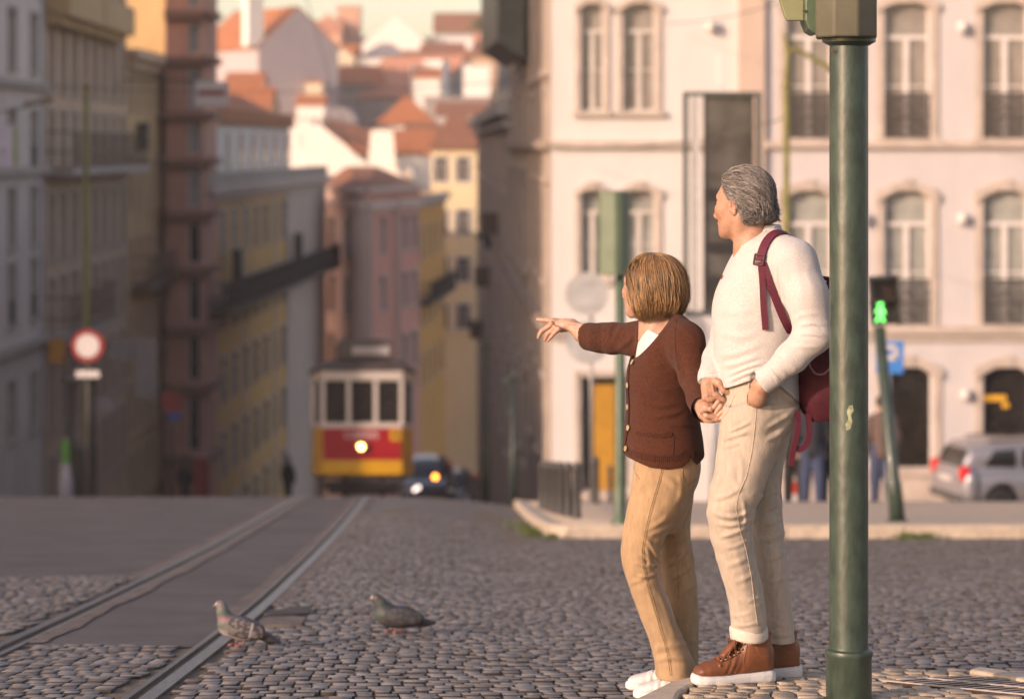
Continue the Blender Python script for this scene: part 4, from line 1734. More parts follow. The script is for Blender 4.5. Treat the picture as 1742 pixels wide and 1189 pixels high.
tree('skyline_tree', 'yellow green tree on the skyline at the right end of the hill', (WX(833, 400), 400, zr(0, 400)), WZ(30, 400) - zr(0, 400), 2.6, (.20, .17, .04), seed=2)
tree('dark_tree', 'dark green tree behind the shaded brown house', (WX(548, 368), 368, zr(0, 368)), WZ(64, 368) - zr(0, 368), 3.0, (.05, .06, .025), seed=5)
tree('roof_tree', 'small tree peeking over the lilac gable at the top left', (WX(425, 326), 326, zr(0, 326)), WZ(-6, 326) - zr(0, 326), 1.9, (.06, .07, .03), seed=8)

# ---- unseen block added left of the frame to keep low sun off the street
def block(label, c, s, rz=0.0, m=None):
    z0 = zr(c[0], c[1]) - 3
    root = thing('shade_block', label, 'building', (c[0], c[1], z0))
    M = Matrix.Translation((c[0], c[1], 0)) @ Matrix.Rotation(rz, 4, 'Z')
    mb = MB()
    mb.M = M
    mb.box((0, 0, z0 + s[2] / 2), s)
    mb.build('wall', m or pB, root)
    mb = MB()
    mb.M = M
    zt_ = z0 + s[2]
    mb.loft([[Vector((-s[0] / 2 - .4, -s[1] / 2 - .4, zt_)), Vector((s[0] / 2 + .4, -s[1] / 2 - .4, zt_)), Vector((s[0] / 2 + .4, s[1] / 2 + .4, zt_)), Vector((-s[0] / 2 - .4, s[1] / 2 + .4, zt_))],
             [Vector((-s[0] / 4, -s[1] / 4, zt_ + 3)), Vector((s[0] / 4, -s[1] / 4, zt_ + 3)), Vector((s[0] / 4, s[1] / 4, zt_ + 3)), Vector((-s[0] / 4, s[1] / 4, zt_ + 3))]])
    mb.build('roof', M_tile, root)
block('unseen rose block with clay roof, added on the left to shade the street', (-27.3, 60), (13, 37.6, 27))
_bk = [o for o in bpy.data.objects if o.name.startswith('shade_block')][0]
_A, _B = (-20.5, 41.0), (-20.5, 79.0)
_z0 = zr(-20, 79) - 2
facade(_bk, _A, _B, _z0, zr(-27, 60) + 23.9, [(u, zr(-20, 60) + 1.0 + 4.0 * k, 1.15, 2.4, 'balcony' if k in (1, 3) else 'window', 0) for u in regular(38, 11, 1.1) for k in range(5)], pB, M_offw, M_glassd, M_stone, .15, close=False)
_A, _B = (-33.8, 40.9), (-20.5, 40.9)
facade(_bk, _A, _B, zr(-20, 41) - 2, zr(-27, 60) + 23.9, [(u, zr(-20, 41) + 1.0 + 4.0 * k, 1.15, 2.4, 'balcony' if k in (1, 3) else 'window', 0) for u in regular(13.3, 4, 1.1) for k in range(5)], pB, M_offw, M_glassd, M_stone, .15, close=False)
# ------------------------------------------------------------------ street furniture, vehicles, birds
M_shoe = mat('white_leather', (.62, .60, .57), .5, .05, 40, .15, 150)
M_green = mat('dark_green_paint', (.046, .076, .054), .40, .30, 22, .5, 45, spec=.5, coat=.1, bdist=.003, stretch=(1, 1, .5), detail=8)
M_greenl = mat('sunlit_green_paint', (.075, .125, .075), .45, .2, 6, .15, 60, spec=.5)  # lighter copy of the green with sunlight put into the paint
M_olive = mat('olive_pole_paint', (.23, .21, .05), .5, .2, 5)
M_black = mat('black_plastic', (.022, .018, .017), .5, .2, 8)
M_grey = mat('grey_metal', (.30, .29, .29), .45, .12, 6, metal=.5)
M_lgrey = mat('galvanised_back', (.50, .49, .48), .5, .12, 5, metal=.4)
M_dpole = mat('dark_pole', (.05, .045, .042), .5, .2, 5)
M_red = mat('red_paint', (.30, .022, .02), .4, .1, 4)
M_signw = mat('sign_white', (.58, .53, .51), .5, .06, 4)
M_blue = mat('sign_blue', (.02, .20, .55), .4, .08, 4)

# ---- the green signal pole close to the camera on the right
YP = 8.0
px_ = WX(1444, YP)
zg = zpave(px_, YP)
pole = thing('traffic_signal', 'thick dark green signal pole standing in front of everything beside the man', 'traffic light', (px_, YP, zg))
mb = MB()
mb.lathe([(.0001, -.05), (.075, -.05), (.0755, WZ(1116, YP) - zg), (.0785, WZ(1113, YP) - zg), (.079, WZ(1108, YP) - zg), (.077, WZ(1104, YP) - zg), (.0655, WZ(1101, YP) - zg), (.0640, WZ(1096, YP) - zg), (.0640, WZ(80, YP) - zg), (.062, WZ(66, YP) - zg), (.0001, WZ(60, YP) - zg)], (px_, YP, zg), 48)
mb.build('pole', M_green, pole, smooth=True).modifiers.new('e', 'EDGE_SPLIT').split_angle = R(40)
# signal head on top: faceted housing seen from behind, second head turned to the left
mb = MB()
zc0, zc1 = WZ(66, YP), WZ(-330, YP)
def housing(cx_, cy_, w, d, ch, rz, z0, z1):
    c, s_ = math.cos(rz), math.sin(rz)
    pr = [(-w / 2, -d / 2 + ch), (-w / 2 + ch, -d / 2), (w / 2 - ch, -d / 2), (w / 2, -d / 2 + ch), (w / 2, d / 2), (-w / 2, d / 2)]
    return [Vector((cx_ + x * c - y * s_, cy_ + x * s_ + y * c, z0)) for x, y in pr], Vector((0, 0, z1 - z0))
p_, v_ = housing(WX(1438, YP), YP - .02, .200, .22, .06, R(-8), zc0, zc1)
mb.prism(p_, v_)
mb.build('signal_housing', mat('brownish_green_paint', (.115, .105, .065), .5, .15, 6), pole, bevel=.006)
mb = MB()
mb.lathe([(.03, -.02), (.066, -.012), (.088, .0), (.088, .012), (.03, .014)], (px_, YP - .004, zc0 - .012), 32)
mb.build('bracket', M_green, pole, smooth=False)
mb = MB()
out = [(1326, -20), (1342, 28), (1346, 33), (1374, 33), (1381, 50), (1388, 57), (1403, 66), (1412, 66), (1412, -330), (1326, -330)]
mb.prism([(WX(x, YP), YP + .10, WZ(y, YP)) for x, y in out[:4] + [(1374, -330), (1326, -330)]], (0, .03, 0))
mb.build('backing_board', mat('pale_green_paint', (.25, .26, .14), .5, .12, 6), pole, bevel=.004)
mb = MB()
mb.prism([(WX(x, YP), YP + .07, WZ(y, YP)) for x, y in [(1374, -330), (1374, 33), (1381, 50), (1390, 56), (1398, 57), (1398, -330)]], (0, .16, 0))
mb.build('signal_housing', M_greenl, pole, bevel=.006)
mb = MB()
for x, y in ((1372, 17), (1373, 47), (1413, 88)):
    mb.lathe([(.001, -.004), (.005, -.004), (.005, .004), (.001, .004)], (WX(x, YP), YP + .066 if x < 1400 else YP - .05, WZ(y, YP)), 8, Matrix.Rotation(R(90), 3, 'X'))
build_split(mb, 'bolt', mat('rusty_bolt', (.12, .05, .03), .7), pole)
# torn sticker on the pole
mb = MB()
st = [(1440, 700), (1444, 690), (1450, 689), (1452, 698), (1447, 706), (1450, 716), (1446, 730), (1440, 732), (1438, 722), (1443, 712)]
vs = []
for x, y in st:
    X = WX(x, YP - .06)
    dx = X - px_
    vs.append((X, YP - math.sqrt(max(0, .0650**2 - dx * dx)), WZ(y, YP - .06)))
mb.prism(vs, (0, .002, 0))
mb.build('sticker_remnant', mat('old_sticker', (.40, .42, .27), .8, .3, 60), pole)

# ---- pedestrian signal leaning at the island
YS = 26.0
b0, b1 = PX(1527, 897, YS), PX(1496, 556, YS)
b0.z = zr(b0.x, YS) + .12
ps = thing('pedestrian_signal', 'leaning green pedestrian signal showing a green walking figure', 'traffic light', b0)
ax = (b1 - b0).normalized()
mb = MB()
mb.tube([b0, b0 + ax * .42, b0 + ax * .44, b0 + ax * .46, b1], [.085, .082, .074, .066, .060], 18)
mb.lathe([(.13, 0), (.13, .02), (.10, .03), (.09, .04)], b0, 18)
mb.build('pole', M_green, ps, smooth=True)
rs = Matrix.Rotation(math.atan2(ax.x, ax.z), 3, 'Y')
def rbox(mb, c, s):
    mb.box(c, s, rot=rs)
hc0, hc1 = PX(1502, 492, YS), PX(1504, 530, YS)
for nm, c in (('signal_housing', hc0), ('signal_housing', hc1)):
    mb = MB()
    rbox(mb, c + Vector((0, .06, 0)), (.27, .16, .28))
    mb.build(nm, M_black, ps, bevel=.01)
for c in (hc0, hc1):
    mb = MB()
    rbox(mb, c + Vector((.0, -.10, .125)), (.27, .20, .02))
    rbox(mb, c + Vector((.125, -.10, 0)), (.02, .20, .27))
    rbox(mb, c + Vector((-.125, -.06, .03)), (.02, .12, .2))
    mb.build('visor', M_black, ps)
mb = MB()
rbox(mb, hc0 + Vector((0, -.025, 0)), (.22, .01, .22))
mb.build('lens', mat('dark_lens', (.035, .02, .018), .3), ps)
g = MB()
yc = YS - .035
def gz(x, y):
    return PX(x, y, yc)
def disc(x, y, r):
    g.lathe([(.001, -.004), (r, -.004), (r, .004), (.001, .004)], gz(x, y), 16, Matrix.Rotation(R(90), 3, 'X'))
disc(1497.5, 517, .032)
g.prism([gz(1493, 523), gz(1502, 523), gz(1507, 533), gz(1504, 535), gz(1501, 530), gz(1501, 536), gz(1506, 547), gz(1502, 548), gz(1497, 540), gz(1493, 548), gz(1489, 547), gz(1494, 536), gz(1493, 530), gz(1490, 534), gz(1488, 531)], (0, .008, 0))
g.build('walking_figure', mat('green_lamp', (.0, .80, .16), .5, .0, 3, emit=2.2), ps)

# ---- green pole with a signal box seen from behind, at the corner of the island
YG = 25.2
gx0 = WX(1055, YG)
zg = zr(gx0, YG) + .13
gp_ = thing('traffic_signal', 'green signal pole with its box seen from behind, behind the pointing woman', 'traffic light', (gx0, YG, zg))
mb = MB()
zt_ = WZ(330, YG)
mb.lathe([(.10, 0), (.10, .03), (.066, .06), (.066, .34), (.060, .36), (.056, .40), (.052, zt_ - zg), (.001, zt_ - zg + .01)], (gx0, YG, zg), 20)
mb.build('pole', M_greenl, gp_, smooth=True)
mb = MB()
za, zb2 = WZ(467, YG - .1), WZ(325, YG - .1)
p_, v_ = housing(WX(1042, YG), YG - .12, .27, .24, .05, R(-30), za, zb2)
mb.prism(p_, v_)
mb.build('signal_housing', mat('sage_green_paint', (.12, .17, .105), .5, .12, 6), gp_, bevel=.01)
mb = MB()
for z in (za + .12, zb2 - .12):
    mb.box((gx0, YG - .05, z), (.10, .12, .05))
mb.build('bracket', M_green, gp_)

# ---- round signs seen from behind on one grey post
YR_ = 36.5
rx_ = WX(1006, YR_)
zg = zr(rx_, YR_)
sg = thing('road_sign', 'two round traffic signs seen from behind on a grey post beside the bollards', 'road sign', (rx_, YR_, zg))
mb = MB()
mb.tube([(rx_, YR_, zg - .1), (rx_, YR_, WZ(468, YR_))], .03, 10)
mb.build('post', M_grey, sg, smooth=True)
for cx_, cy_ in ((999, 500), (1000, 582)):
    mb = MB()
    r_ = 36 / F * YR_
    mb.lathe([(.001, -.006), (r_, -.006), (r_, -.012), (r_ + .008, -.012), (r_ + .008, .012), (r_, .012), (r_, .006), (.001, .006)], (WX(cx_, YR_), YR_ - .045, WZ(cy_, YR_)), 32, Matrix.Rotation(R(90), 3, 'X'))
    mb.box((WX(cx_, YR_), YR_ - .06, WZ(cy_ - 20, YR_)), (.36, .02, .05))
    mb.box((WX(cx_, YR_), YR_ - .06, WZ(cy_ + 20, YR_)), (.36, .02, .05))
    mb.build('sign_disc', M_lgrey, sg)

# ---- bollards
def bollard(x, yb, yt, Y, label, w=.055):
    X = WX(x, Y)
    z0 = zr(X, Y) + .125
    h = max(.4, WZ(yt, Y) - z0)
    mb = MB()
    mb.lathe([(w, 0), (w, .03), (w * .9, .05), (w * .8, h - .12), (w * .95, h - .10), (w * .95, h - .06), (w * .7, h - .03), (.001, h)], (X, Y, z0), 14)
    o = mb.build('bollard', M_dpole, smooth=True, origin=(X, Y, z0))
    tag(o, label, 'bollard', 'slim dark bollards on the island')
for i, (x, Y, lab) in enumerate([(922, 31.5, 'slim dark bollard, farthest of the close row at the island tip'), (932, 30.4, 'slim dark bollard, second farthest of the close row at the island tip'),
                                 (943, 29.4, 'slim dark bollard, third from the far end of the close row'), (954, 28.6, 'slim dark bollard, third from the near end of the close row'),
                                 (967, 27.9, 'slim dark bollard, second nearest of the close row at the island tip'), (981, 27.2, 'slim dark bollard, nearest of the close row at the island tip')]):
    bollard(x, 880, 782 + i * .5, Y, lab)
bollard(1014, 850, 775, 34.6, 'slim dark bollard standing alone between the row and the green pole')
bollard(1038, 850, 790, 35.2, 'thin dark bollard close behind the green signal pole', .04)
bollard(1665, 880, 806, 47.5, 'thin dark bollard in front of the silver car', .03)

# ---- tall glazed advertising panel behind the man
YA = 38.0
ad = thing('advertising_panel', 'tall dark glazed advertising panel on a grey post behind the man', 'panel', (WX(1228, YA), YA, zr(4, YA)))
x0, x1, z0, z1 = WX(1163, YA), WX(1294, YA), WZ(536, YA), WZ(157, YA)
mb = MB()
t = .06
mb.box((x0 + t / 2, YA, (z0 + z1) / 2), (t, .32, z1 - z0))
mb.box((x1 - t / 2, YA, (z0 + z1) / 2), (t, .32, z1 - z0))
mb.box(((x0 + x1) / 2, YA, z1 - t / 2), (x1 - x0 - 2 * t, .32, t))
mb.box(((x0 + x1) / 2, YA, z0 + t / 2), (x1 - x0 - 2 * t, .32, t))
mb.build('frame', mat('dark_green_frame', (.075, .09, .08), .4, .1, 6), ad)
mb = MB()
mb.box((WX(1183, YA), YA - .02, (z0 + z1) / 2), (.10, .26, z1 - z0 - 2 * t))
mb.build('edge_strip', mat('silver_strip', (.46, .44, .42), .4, .1, 6), ad)
mb = MB()
mb.box(((x0 + x1) / 2 + .1, YA, (z0 + z1) / 2), (x1 - x0 - 2 * t - .3, .06, z1 - z0 - 2 * t))
mb.build('pane', mat('smoky_glass', (.14, .13, .12), .10, .45, .9, spec=.7), ad)
mb = MB()
for y in (330, 420, 486):
    mb.box(((x0 + x1) / 2 + .12, YA - .08, WZ(y, YA)), (x1 - x0 - .5, .04, .16 if y < 480 else .30))
build_split(mb, 'inner_shelf', M_black, ad)
mb = MB()
mb.box(((x0 + x1) / 2, YA, WZ(566, YA)), (x1 - x0 + .5, .34, WZ(538, YA) - WZ(596, YA)))
mb.build('base_cabinet', p_pink, ad, bevel=.02)
mb = MB()
mb.tube([(WX(1215, YA), YA, zr(4, YA)), (WX(1215, YA), YA, WZ(596, YA))], .085, 14)
mb.build('post', mat('pale_grey_post', (.42, .42, .42), .45, .1, 5), ad, smooth=True)
mb = MB()
mb.box((WX(1226, YA), YA, WZ(122, YA)), (.12, .12, WZ(95, YA) - WZ(148, YA)))
mb.tube([(WX(1230, YA), YA, z1), (WX(1230, YA), YA, WZ(146, YA))], .02, 6)
mb.build('antenna', M_white, ad, bevel=.02)

# ---- tram catenary poles
def cat_pole(x, ytop, Y, label, r=.075, arm=None, m=None):
    X = WX(x, Y)
    z0 = zr(X, Y)
    root = thing('tram_pole', label, 'pole', (X, Y, z0))
    mb = MB()
    zt_ = WZ(ytop, Y)
    mb.tube([(X, Y, z0 - .1), (X, Y, z0 + 1.2), (X, Y, z0 + 1.25), (X, Y, zt_)], [r * 1.35, r * 1.3, r, r * .75], 14)
    mb.lathe([(r, 0), (r * 1.2, .05), (r * .5, .14), (.001, .2)], (X, Y, zt_), 12)
    mb.build('pole', m or M_olive, root, smooth=True)
    if arm:
        mb = MB()
        for p_ in arm:
            mb.tube([Vector((X, Y, 0)) * 0 + PX(a, b, Y) for a, b in p_], .045, 8)
        build_split(mb, 'bracket_arm', m or M_olive, root, smooth=True)
    return root
cat_pole(1338, 150, 44.0, 'yellow green tram pole with a curved arm behind the near signal pole', .07, [[(1338, 90), (1352, 84), (1375, 95), (1405, 112), (1440, 140)], [(1338, 150), (1340, 100), (1336, 60)]])
cat_pole(147, 152, 62.0, 'tall olive tram pole standing on the left side of the street', .085)
rr_ = cat_pole(826, 590, 58.0, 'dark green post with a box at the right kerb beside the tram', .08, m=mat('bottle_green', (.02, .035, .03), .5))
rr_ = cat_pole(873, 645, 50.0, 'dark green post with a short arm at the corner of the white building', .07, [[(873, 645), (855, 648)]], m=mat('bottle_green', (.02, .035, .03), .5))

# ---- left side signs
YN = 48.0
nx_, zg = WX(150, YN), zr(-8, YN)
ns = thing('road_sign', 'round white sign with red rim and a plate under it on the left', 'road sign', (nx_, YN, zg))
mb = MB()
mb.tube([(nx_, YN, zg - .1), (nx_, YN, WZ(560, YN))], .035, 10)
mb.build('post', M_dpole, ns, smooth=True)
m90 = Matrix.Rotation(R(90), 3, 'X')
for r_, yy, m_, nm in ((28 / F * YN, 0, M_red, 'sign_rim'), (20.0 / F * YN, -.008, M_signw, 'sign_face')):
    mb = MB()
    mb.lathe([(.001, -.006), (r_, -.006), (r_, .006), (.001, .006)], (nx_, YN - .05 + yy, WZ(588, YN)), 32, m90)
    mb.build(nm, m_, ns)
mb = MB()
mb.box((nx_, YN - .045, WZ(636, YN)), (40 / F * YN, .02, 12 / F * YN))
mb.build('plate', M_signw, ns)

def board(name, label, cat, x0, x1, y0, y1, Y, m, th=.12, post=None, hang=None, extra=None, pm=None):
    c = PX((x0 + x1) / 2, (y0 + y1) / 2, Y)
    gz_ = zr(c.x, Y)
    root = thing(name, label, cat, (c.x, Y, gz_ if post else c.z))
    mb = MB()
    mb.box(c, ((x1 - x0) / F * Y, th, (y1 - y0) / F * Y))
    mb.build('panel', m, root, bevel=.01)
    if post:
        mb = MB()
        for x in post:
            mb.tube([(WX(x, Y), Y + th, gz_ - .1), (WX(x, Y), Y + th, WZ(y0, Y))], .04, 8)
        mb.build('post', pm or M_dpole, root, smooth=True)
    if hang:
        mb = MB()
        mb.tube([PX(*p) for p in hang], .05, 6)
        mb.build('bracket', M_dpole, root)
    if extra:
        for nm, (a, b, c_, d), m2 in extra:
            mb = MB()
            e = PX((a + b) / 2, (c_ + d) / 2, Y)
            mb.box(e - Vector((0, th / 2 + .012, 0)), ((b - a) / F * Y, .02, (d - c_) / F * Y))
            mb.build(nm, m2, root)
    return root
M_oran = mat('orange_panel', (.52, .20, .02), .5, .1, 3)
M_bgrey = mat('grey_banner', (.30, .255, .235), .6, .1, 2)
board('shop_sign', 'small orange shop sign projecting from the rose building', 'sign', 84, 110, 577, 618, 70, M_oran, hang=[(76, 585, 96), (97, 580, 70)])
board('shop_banner', 'large grey vertical shop sign hanging over the left pavement', 'sign', 228, 268, 576, 676, 74, M_bgrey, hang=[(215, 590, 110), (248, 578, 74)])
board('shop_banner', 'wide grey shop sign board left of the vertical grey one', 'sign', 186, 227, 578, 613, 74.5, M_bgrey, hang=[(180, 590, 104), (206, 580, 74.5)])
board('shop_sign', 'small pale square sign under the wide grey shop sign', 'sign', 164, 196, 677, 702, 74, mat('pale_panel', (.40, .34, .31), .6), hang=[(160, 690, 96), (180, 680, 74)])
YQ = 66.0
rs_ = thing('road_sign', 'round red sign over a small blue plate far down the left pavement', 'road sign', (WX(292, YQ), YQ, zr(-9, YQ)))
mb = MB()
mb.tube([(WX(292, YQ), YQ, zr(-9, YQ) - .1), (WX(292, YQ), YQ, WZ(670, YQ))], .04, 8)
mb.build('post', M_dpole, rs_, smooth=True)
mb = MB()
mb.lathe([(.001, -.01), (18 / F * YQ, -.01), (18 / F * YQ, .01), (.001, .01)], (WX(292, YQ), YQ - .06, WZ(683, YQ)), 28, m90)
mb.build('sign_face', M_red, rs_)
mb = MB()
mb.box((WX(296, YQ), YQ - .06, WZ(708, YQ)), (24 / F * YQ, .02, 12 / F * YQ))
mb.build('plate', mat('deep_blue_plate', (.02, .07, .28), .5), rs_)
board('illuminated_sign', 'pale lilac box sign with green edge at the left rim of the photo', 'sign', -20, 24, 215, 285, 60, mat('lilac_panel', (.62, .56, .66), .5, .12, 3), th=.2, hang=[(-60, 250, 82), (-10, 250, 60)], extra=[('green_edge', (24, 31, 218, 280), mat('green_panel', (.22, .33, .06), .5)), ('lettering', (0, 12, 252, 264), mat('grey_lettering', (.45, .45, .5), .6))])
# blue parking sign half hidden by the leaning signal
YK = 33.0
pk = board('parking_sign', 'blue square parking sign half behind the leaning signal pole', 'road sign', 1490, 1537, 580, 636, YK, M_blue, th=.03, post=(1512,), pm=M_lgrey)
mb = MB()
def kq(x0, x1, y0, y1):
    mb.box(PX((x0 + x1) / 2, (y0 + y1) / 2, YK) - Vector((0, .024, 0)), ((x1 - x0) / F * YK, .012, (y1 - y0) / F * YK))
kq(1500, 1509, 586, 630)
kq(1509, 1524, 586, 594)
kq(1509, 1524, 604, 613)
kq(1519, 1527, 590, 609)
mb.build('letter_p', M_signw, pk)
# rectangular no entry style panel over the street
board('hanging_sign', 'white rectangular panel with a red bar hanging over the street', 'sign', 331, 389, 139, 181, 72, M_signw, th=.08, extra=[('red_bar', (337, 383, 154, 163), M_red)], hang=[(215, 136, 118), (362, 140, 72)])

# street lamp reaching in from the left
YL_ = 52.0
lp = thing('street_lamp', 'flat street lamp head on a long arm at the upper left', 'street lamp', (WX(-40, YL_), YL_, zr(-11, YL_)))
mb = MB()
mb.tube([(WX(-40, YL_), YL_, zr(-11, YL_)), (WX(-40, YL_), YL_, WZ(215, YL_)), PX(-20, 196, YL_), PX(10, 188, YL_), PX(46, 182, YL_)], [.1, .07, .04, .035, .03], 10)
mb.build('pole', M_grey, lp, smooth=True)
mb = MB()
c = PX(66, 174, YL_)
mb.box(c, (.60, .28, .11), rot=Matrix.Rotation(R(-9), 3, 'Y'))
mb.build('lamp_head', mat('lamp_housing', (.10, .085, .075), .5), lp, bevel=.03)
lp = thing('wall_lantern', 'small black lantern bracketed on the right side of the street', 'lamp', PX(823, 404, 90))
mb = MB()
mb.box(PX(823, 403, 90), (.55, .4, .16))
mb.lathe([(.05, -.25), (.16, .05), (.17, .08), (.02, .2)], PX(830, 414, 90), 8)
mb.build('lantern', M_black, lp)

# overhead wires
def wire(a, b, sag, label, r=.012):
    A_, B_ = PX(*a), PX(*b)
    pts = [A_.lerp(B_, t) - Vector((0, 0, sag * 4 * t * (1 - t))) for t in np.linspace(0, 1, 14)]
    mb = MB()
    mb.tube(pts, r, 5)
    o = mb.build('overhead_wire', M_dpole, origin=A_)
    tag(o, label, 'wire', 'wires over the street')
wire((-20, 140, 62), (900, 136, 66), .3, 'thin wire crossing the street at the height of the hanging panel', .010)
wire((505, -60, 60), (612, 300, 150), .2, 'tram wire running down the street from the top edge', .012)
wire((60, -10, 60), (190, 110, 100), .2, 'thin wire crossing the upper left house fronts', .012)
wire((930, 250, 54), (1340, 200, 44), .25, 'slack wire crossing the white corner building', .011)
wire((1130, 40, 54.5), (1410, -30, 44), .2, 'thin wire over the upper windows of the corner building', .010)

# ---- pedestrians in the distance
def walker(label, x, yf, Y, h, top, legs, facing=0.0, stride=.16, bag=None, skin=True, z_off=.0):
    """a small continuous figure with clothing as children"""
    X = WX(x, Y)
    z0 = zr(X, Y) + z_off
    k = h / 1.75
    c, s_ = math.cos(facing), math.sin(facing)
    def L(f, l, z):
        return np.array([X + (f * c - l * s_) * k, Y + (f * s_ + l * c) * k, z0 + z * k])
    lo, hi = np.array([X - .5, Y - .5, z0 - .02]), np.array([X + .5, Y + .5, z0 + h + .08])
    b = SDF(lo, hi, .016)
    b.ell(L(.01, 0, 1.62), (.095 * k, .08 * k, .115 * k), k=.02)
    b.cap(L(0, 0, 1.52), L(-.01, 0, 1.40), .055 * k, .06 * k, k=.03)
    b.chain([L(-.01, 0, 1.36), L(0, 0, 1.1), L(0, 0, .95)], [.13 * k, .12 * k, .13 * k], k=.05)
    for d in (-1, 1):
        b.chain([L(0, d * .16, 1.38), L(-.02 * d, d * .23, 1.12), L(.06, d * .22, .88), L(.08, d * .21, .80)], [.055 * k, .045 * k, .035 * k, .04 * k], k=.03)
        b.chain([L(0, d * .09, .92), L(d * stride * .5, d * .09, .5), L(d * stride, d * .09, .06), L(d * stride + .14, d * .09, .03)], [.08 * k, .055 * k, .04 * k, .035 * k], k=.03)
    V, Q = b.mesh('b', 1)
    o = vq_obj('person', V, Q, mat('skin_far', (.50, .30, .22), .6), None, (X, Y, z0))
    tag(o, label, 'person')
    t = SDF(lo, hi, .016)
    t.chain([L(-.01, 0, 1.37), L(0, 0, 1.15), L(0, 0, .90)], [.15 * k, .15 * k, .155 * k], k=.06)
    for d in (-1, 1):
        t.chain([L(0, d * .17, 1.38), L(-.02 * d, d * .24, 1.12), L(.06, d * .23, .88)], [.075 * k, .065 * k, .05 * k], k=.04)
    V, Q = t.mesh('t', 1)
    vq_obj('jacket', V, Q, top, o)
    t = SDF(lo, hi, .016)
    for d in (-1, 1):
        t.chain([L(0, d * .07, .95), L(d * stride * .5, d * .095, .5), L(d * stride, d * .09, .09)], [.115 * k, .085 * k, .065 * k], k=.03)
    V, Q = t.mesh('t', 1)
    vq_obj('trousers', V, Q, legs, o)
    t = SDF(lo, hi, .014)
    t.ell(L(-.012, 0, 1.655), (.10 * k, .092 * k, .10 * k))
    t.ell(L(.07, 0, 1.60), (.06 * k, .08 * k, .09 * k), k=.01, op='-')
    V, Q = t.mesh('t', 1)
    vq_obj('hair', V, Q, mat('dark_hair', (.03, .02, .015), .6), o)
    for d in (-1, 1):
        t = SDF(lo, hi, .012)
        t.chain([L(d * stride - .05, d * .09, .045), L(d * stride + .16, d * .09, .035)], [.052 * k, .045 * k], k=.02)
        V, Q = t.mesh('t', 1)
        vq_obj('shoe', V, Q, M_shoe, o)
    return o
M_navy = mat('navy_jacket', (.02, .022, .03), .9, .2, 20)
M_dark = mat('dark_coat', (.018, .015, .014), .9, .2, 20)
M_jean = mat('blue_jeans', (.045, .065, .125), .9, .2, 30)
M_jean2 = mat('dark_jeans', (.03, .04, .075), .9, .2, 30)
M_taupe = mat('taupe_jacket', (.14, .09, .075), .9, .2, 20)
walker('person in navy jacket and blue jeans, mostly hidden behind the man and near pole', 1382, 866, 36.6, 1.74, M_navy, M_jean, R(90), .10)
walker('person in dark clothes standing just behind the back of the man', 1352, 862, 37.4, 1.70, M_dark, M_dark, R(100), .08)
walker('person in jeans and dark top half hidden by the near signal pole', 1412, 866, 37.0, 1.76, M_navy, M_jean2, R(85), .08)
walker('person in taupe jacket and jeans behind the leaning pedestrian signal', 1500, 868, 36.2, 1.72, M_taupe, M_jean, R(95), .07)
walker('dark figure standing on the shaded left pavement beside the red post box', 315, 838, 88, 1.75, M_dark, M_dark, R(80), .08)
walker('dark figure on the pavement left of the tram', 490, 838, 84, 1.72, M_dark, M_dark, R(60), .1)

# construction barrier glimpsed between the legs
YT = 40.0
tb_ = thing('traffic_barrier', 'white barrier block with a red stripe glimpsed behind the man', 'barrier', (WX(1342, YT), YT, zr(4.6, YT)))
mb = MB()
zb_ = zr(4.6, YT)
mb.loft([[Vector((WX(1324, YT), YT - .2, zb_)), Vector((WX(1362, YT), YT - .2, zb_)), Vector((WX(1362, YT), YT + .2, zb_)), Vector((WX(1324, YT), YT + .2, zb_))],
         [Vector((WX(1332, YT), YT - .08, zb_ + .95)), Vector((WX(1354, YT), YT - .08, zb_ + .95)), Vector((WX(1354, YT), YT + .08, zb_ + .95)), Vector((WX(1332, YT), YT + .08, zb_ + .95))]])
mb.build('block', M_signw, tb_, bevel=.02)
mb = MB()
mb.box((WX(1343, YT), YT - .17, zb_ + .36), (.24, .04, .2))
mb.build('stripe', mat('orange_red', (.62, .06, .03), .5), tb_)

# bins and post box on the left pavement
def box_thing(name, label, cat, x0, x1, y0, Y, m, d=.5, top=None):
    X = WX((x0 + x1) / 2, Y)
    z0 = zr(X, Y)
    w = (x1 - x0) / F * Y
    h = WZ(y0, Y) - z0
    root = thing(name, label, cat, (X, Y, z0))
    mb = MB()
    mb.box((X, Y, z0 + h / 2), (w, d, h))
    mb.build('body', m, root, bevel=.04)
    mb = MB()
    mb.box((X, Y, z0 + h + .03), (w + .06, d + .06, .06))
    mb.build('lid', top or m, root, bevel=.02)
    return root
box_thing('post_box', 'red post box on the shaded left pavement', 'post box', 331, 355, 778, 86, M_red)
sh = thing('bus_shelter', 'dark slim shelter frame behind the round red rimmed sign', 'bus shelter', (WX(138, 54), 54, zr(-9.6, 54)))
mb = MB()
z0 = zr(-9.6, 54)
for x in (120, 157):
    mb.box((WX(x, 54), 54, (z0 + WZ(645, 54)) / 2), (.13, .13, WZ(645, 54) - z0))
mb.box((WX(138, 54), 54, WZ(645, 54)), (.7, .6, .1))
mb.build('frame', M_black, sh)
mb = MB()
mb.box((WX(143, 54), 54.1, (z0 + WZ(760, 54)) / 2), (.45, .5, WZ(760, 54) - z0))
mb.build('cabinet', M_black, sh)
bg = thing('waste_bin', 'pale bag holder with a bright green top beside the dark shelter', 'bin', (WX(112, 53), 53, zr(-9.8, 53)))
mb = MB()
z0 = zr(-9.8, 53)
mb.box((WX(112, 53), 53, WZ(768, 53)), (.16, .2, WZ(748, 53) - WZ(788, 53)))
mb.build('green_top', mat('bright_green', (.05, .26, .03), .5), bg)
mb = MB()
mb.lathe([(.12, 0), (.17, .1), (.15, .4), (.10, WZ(788, 53) - z0)], (WX(112, 53), 53, z0), 12)
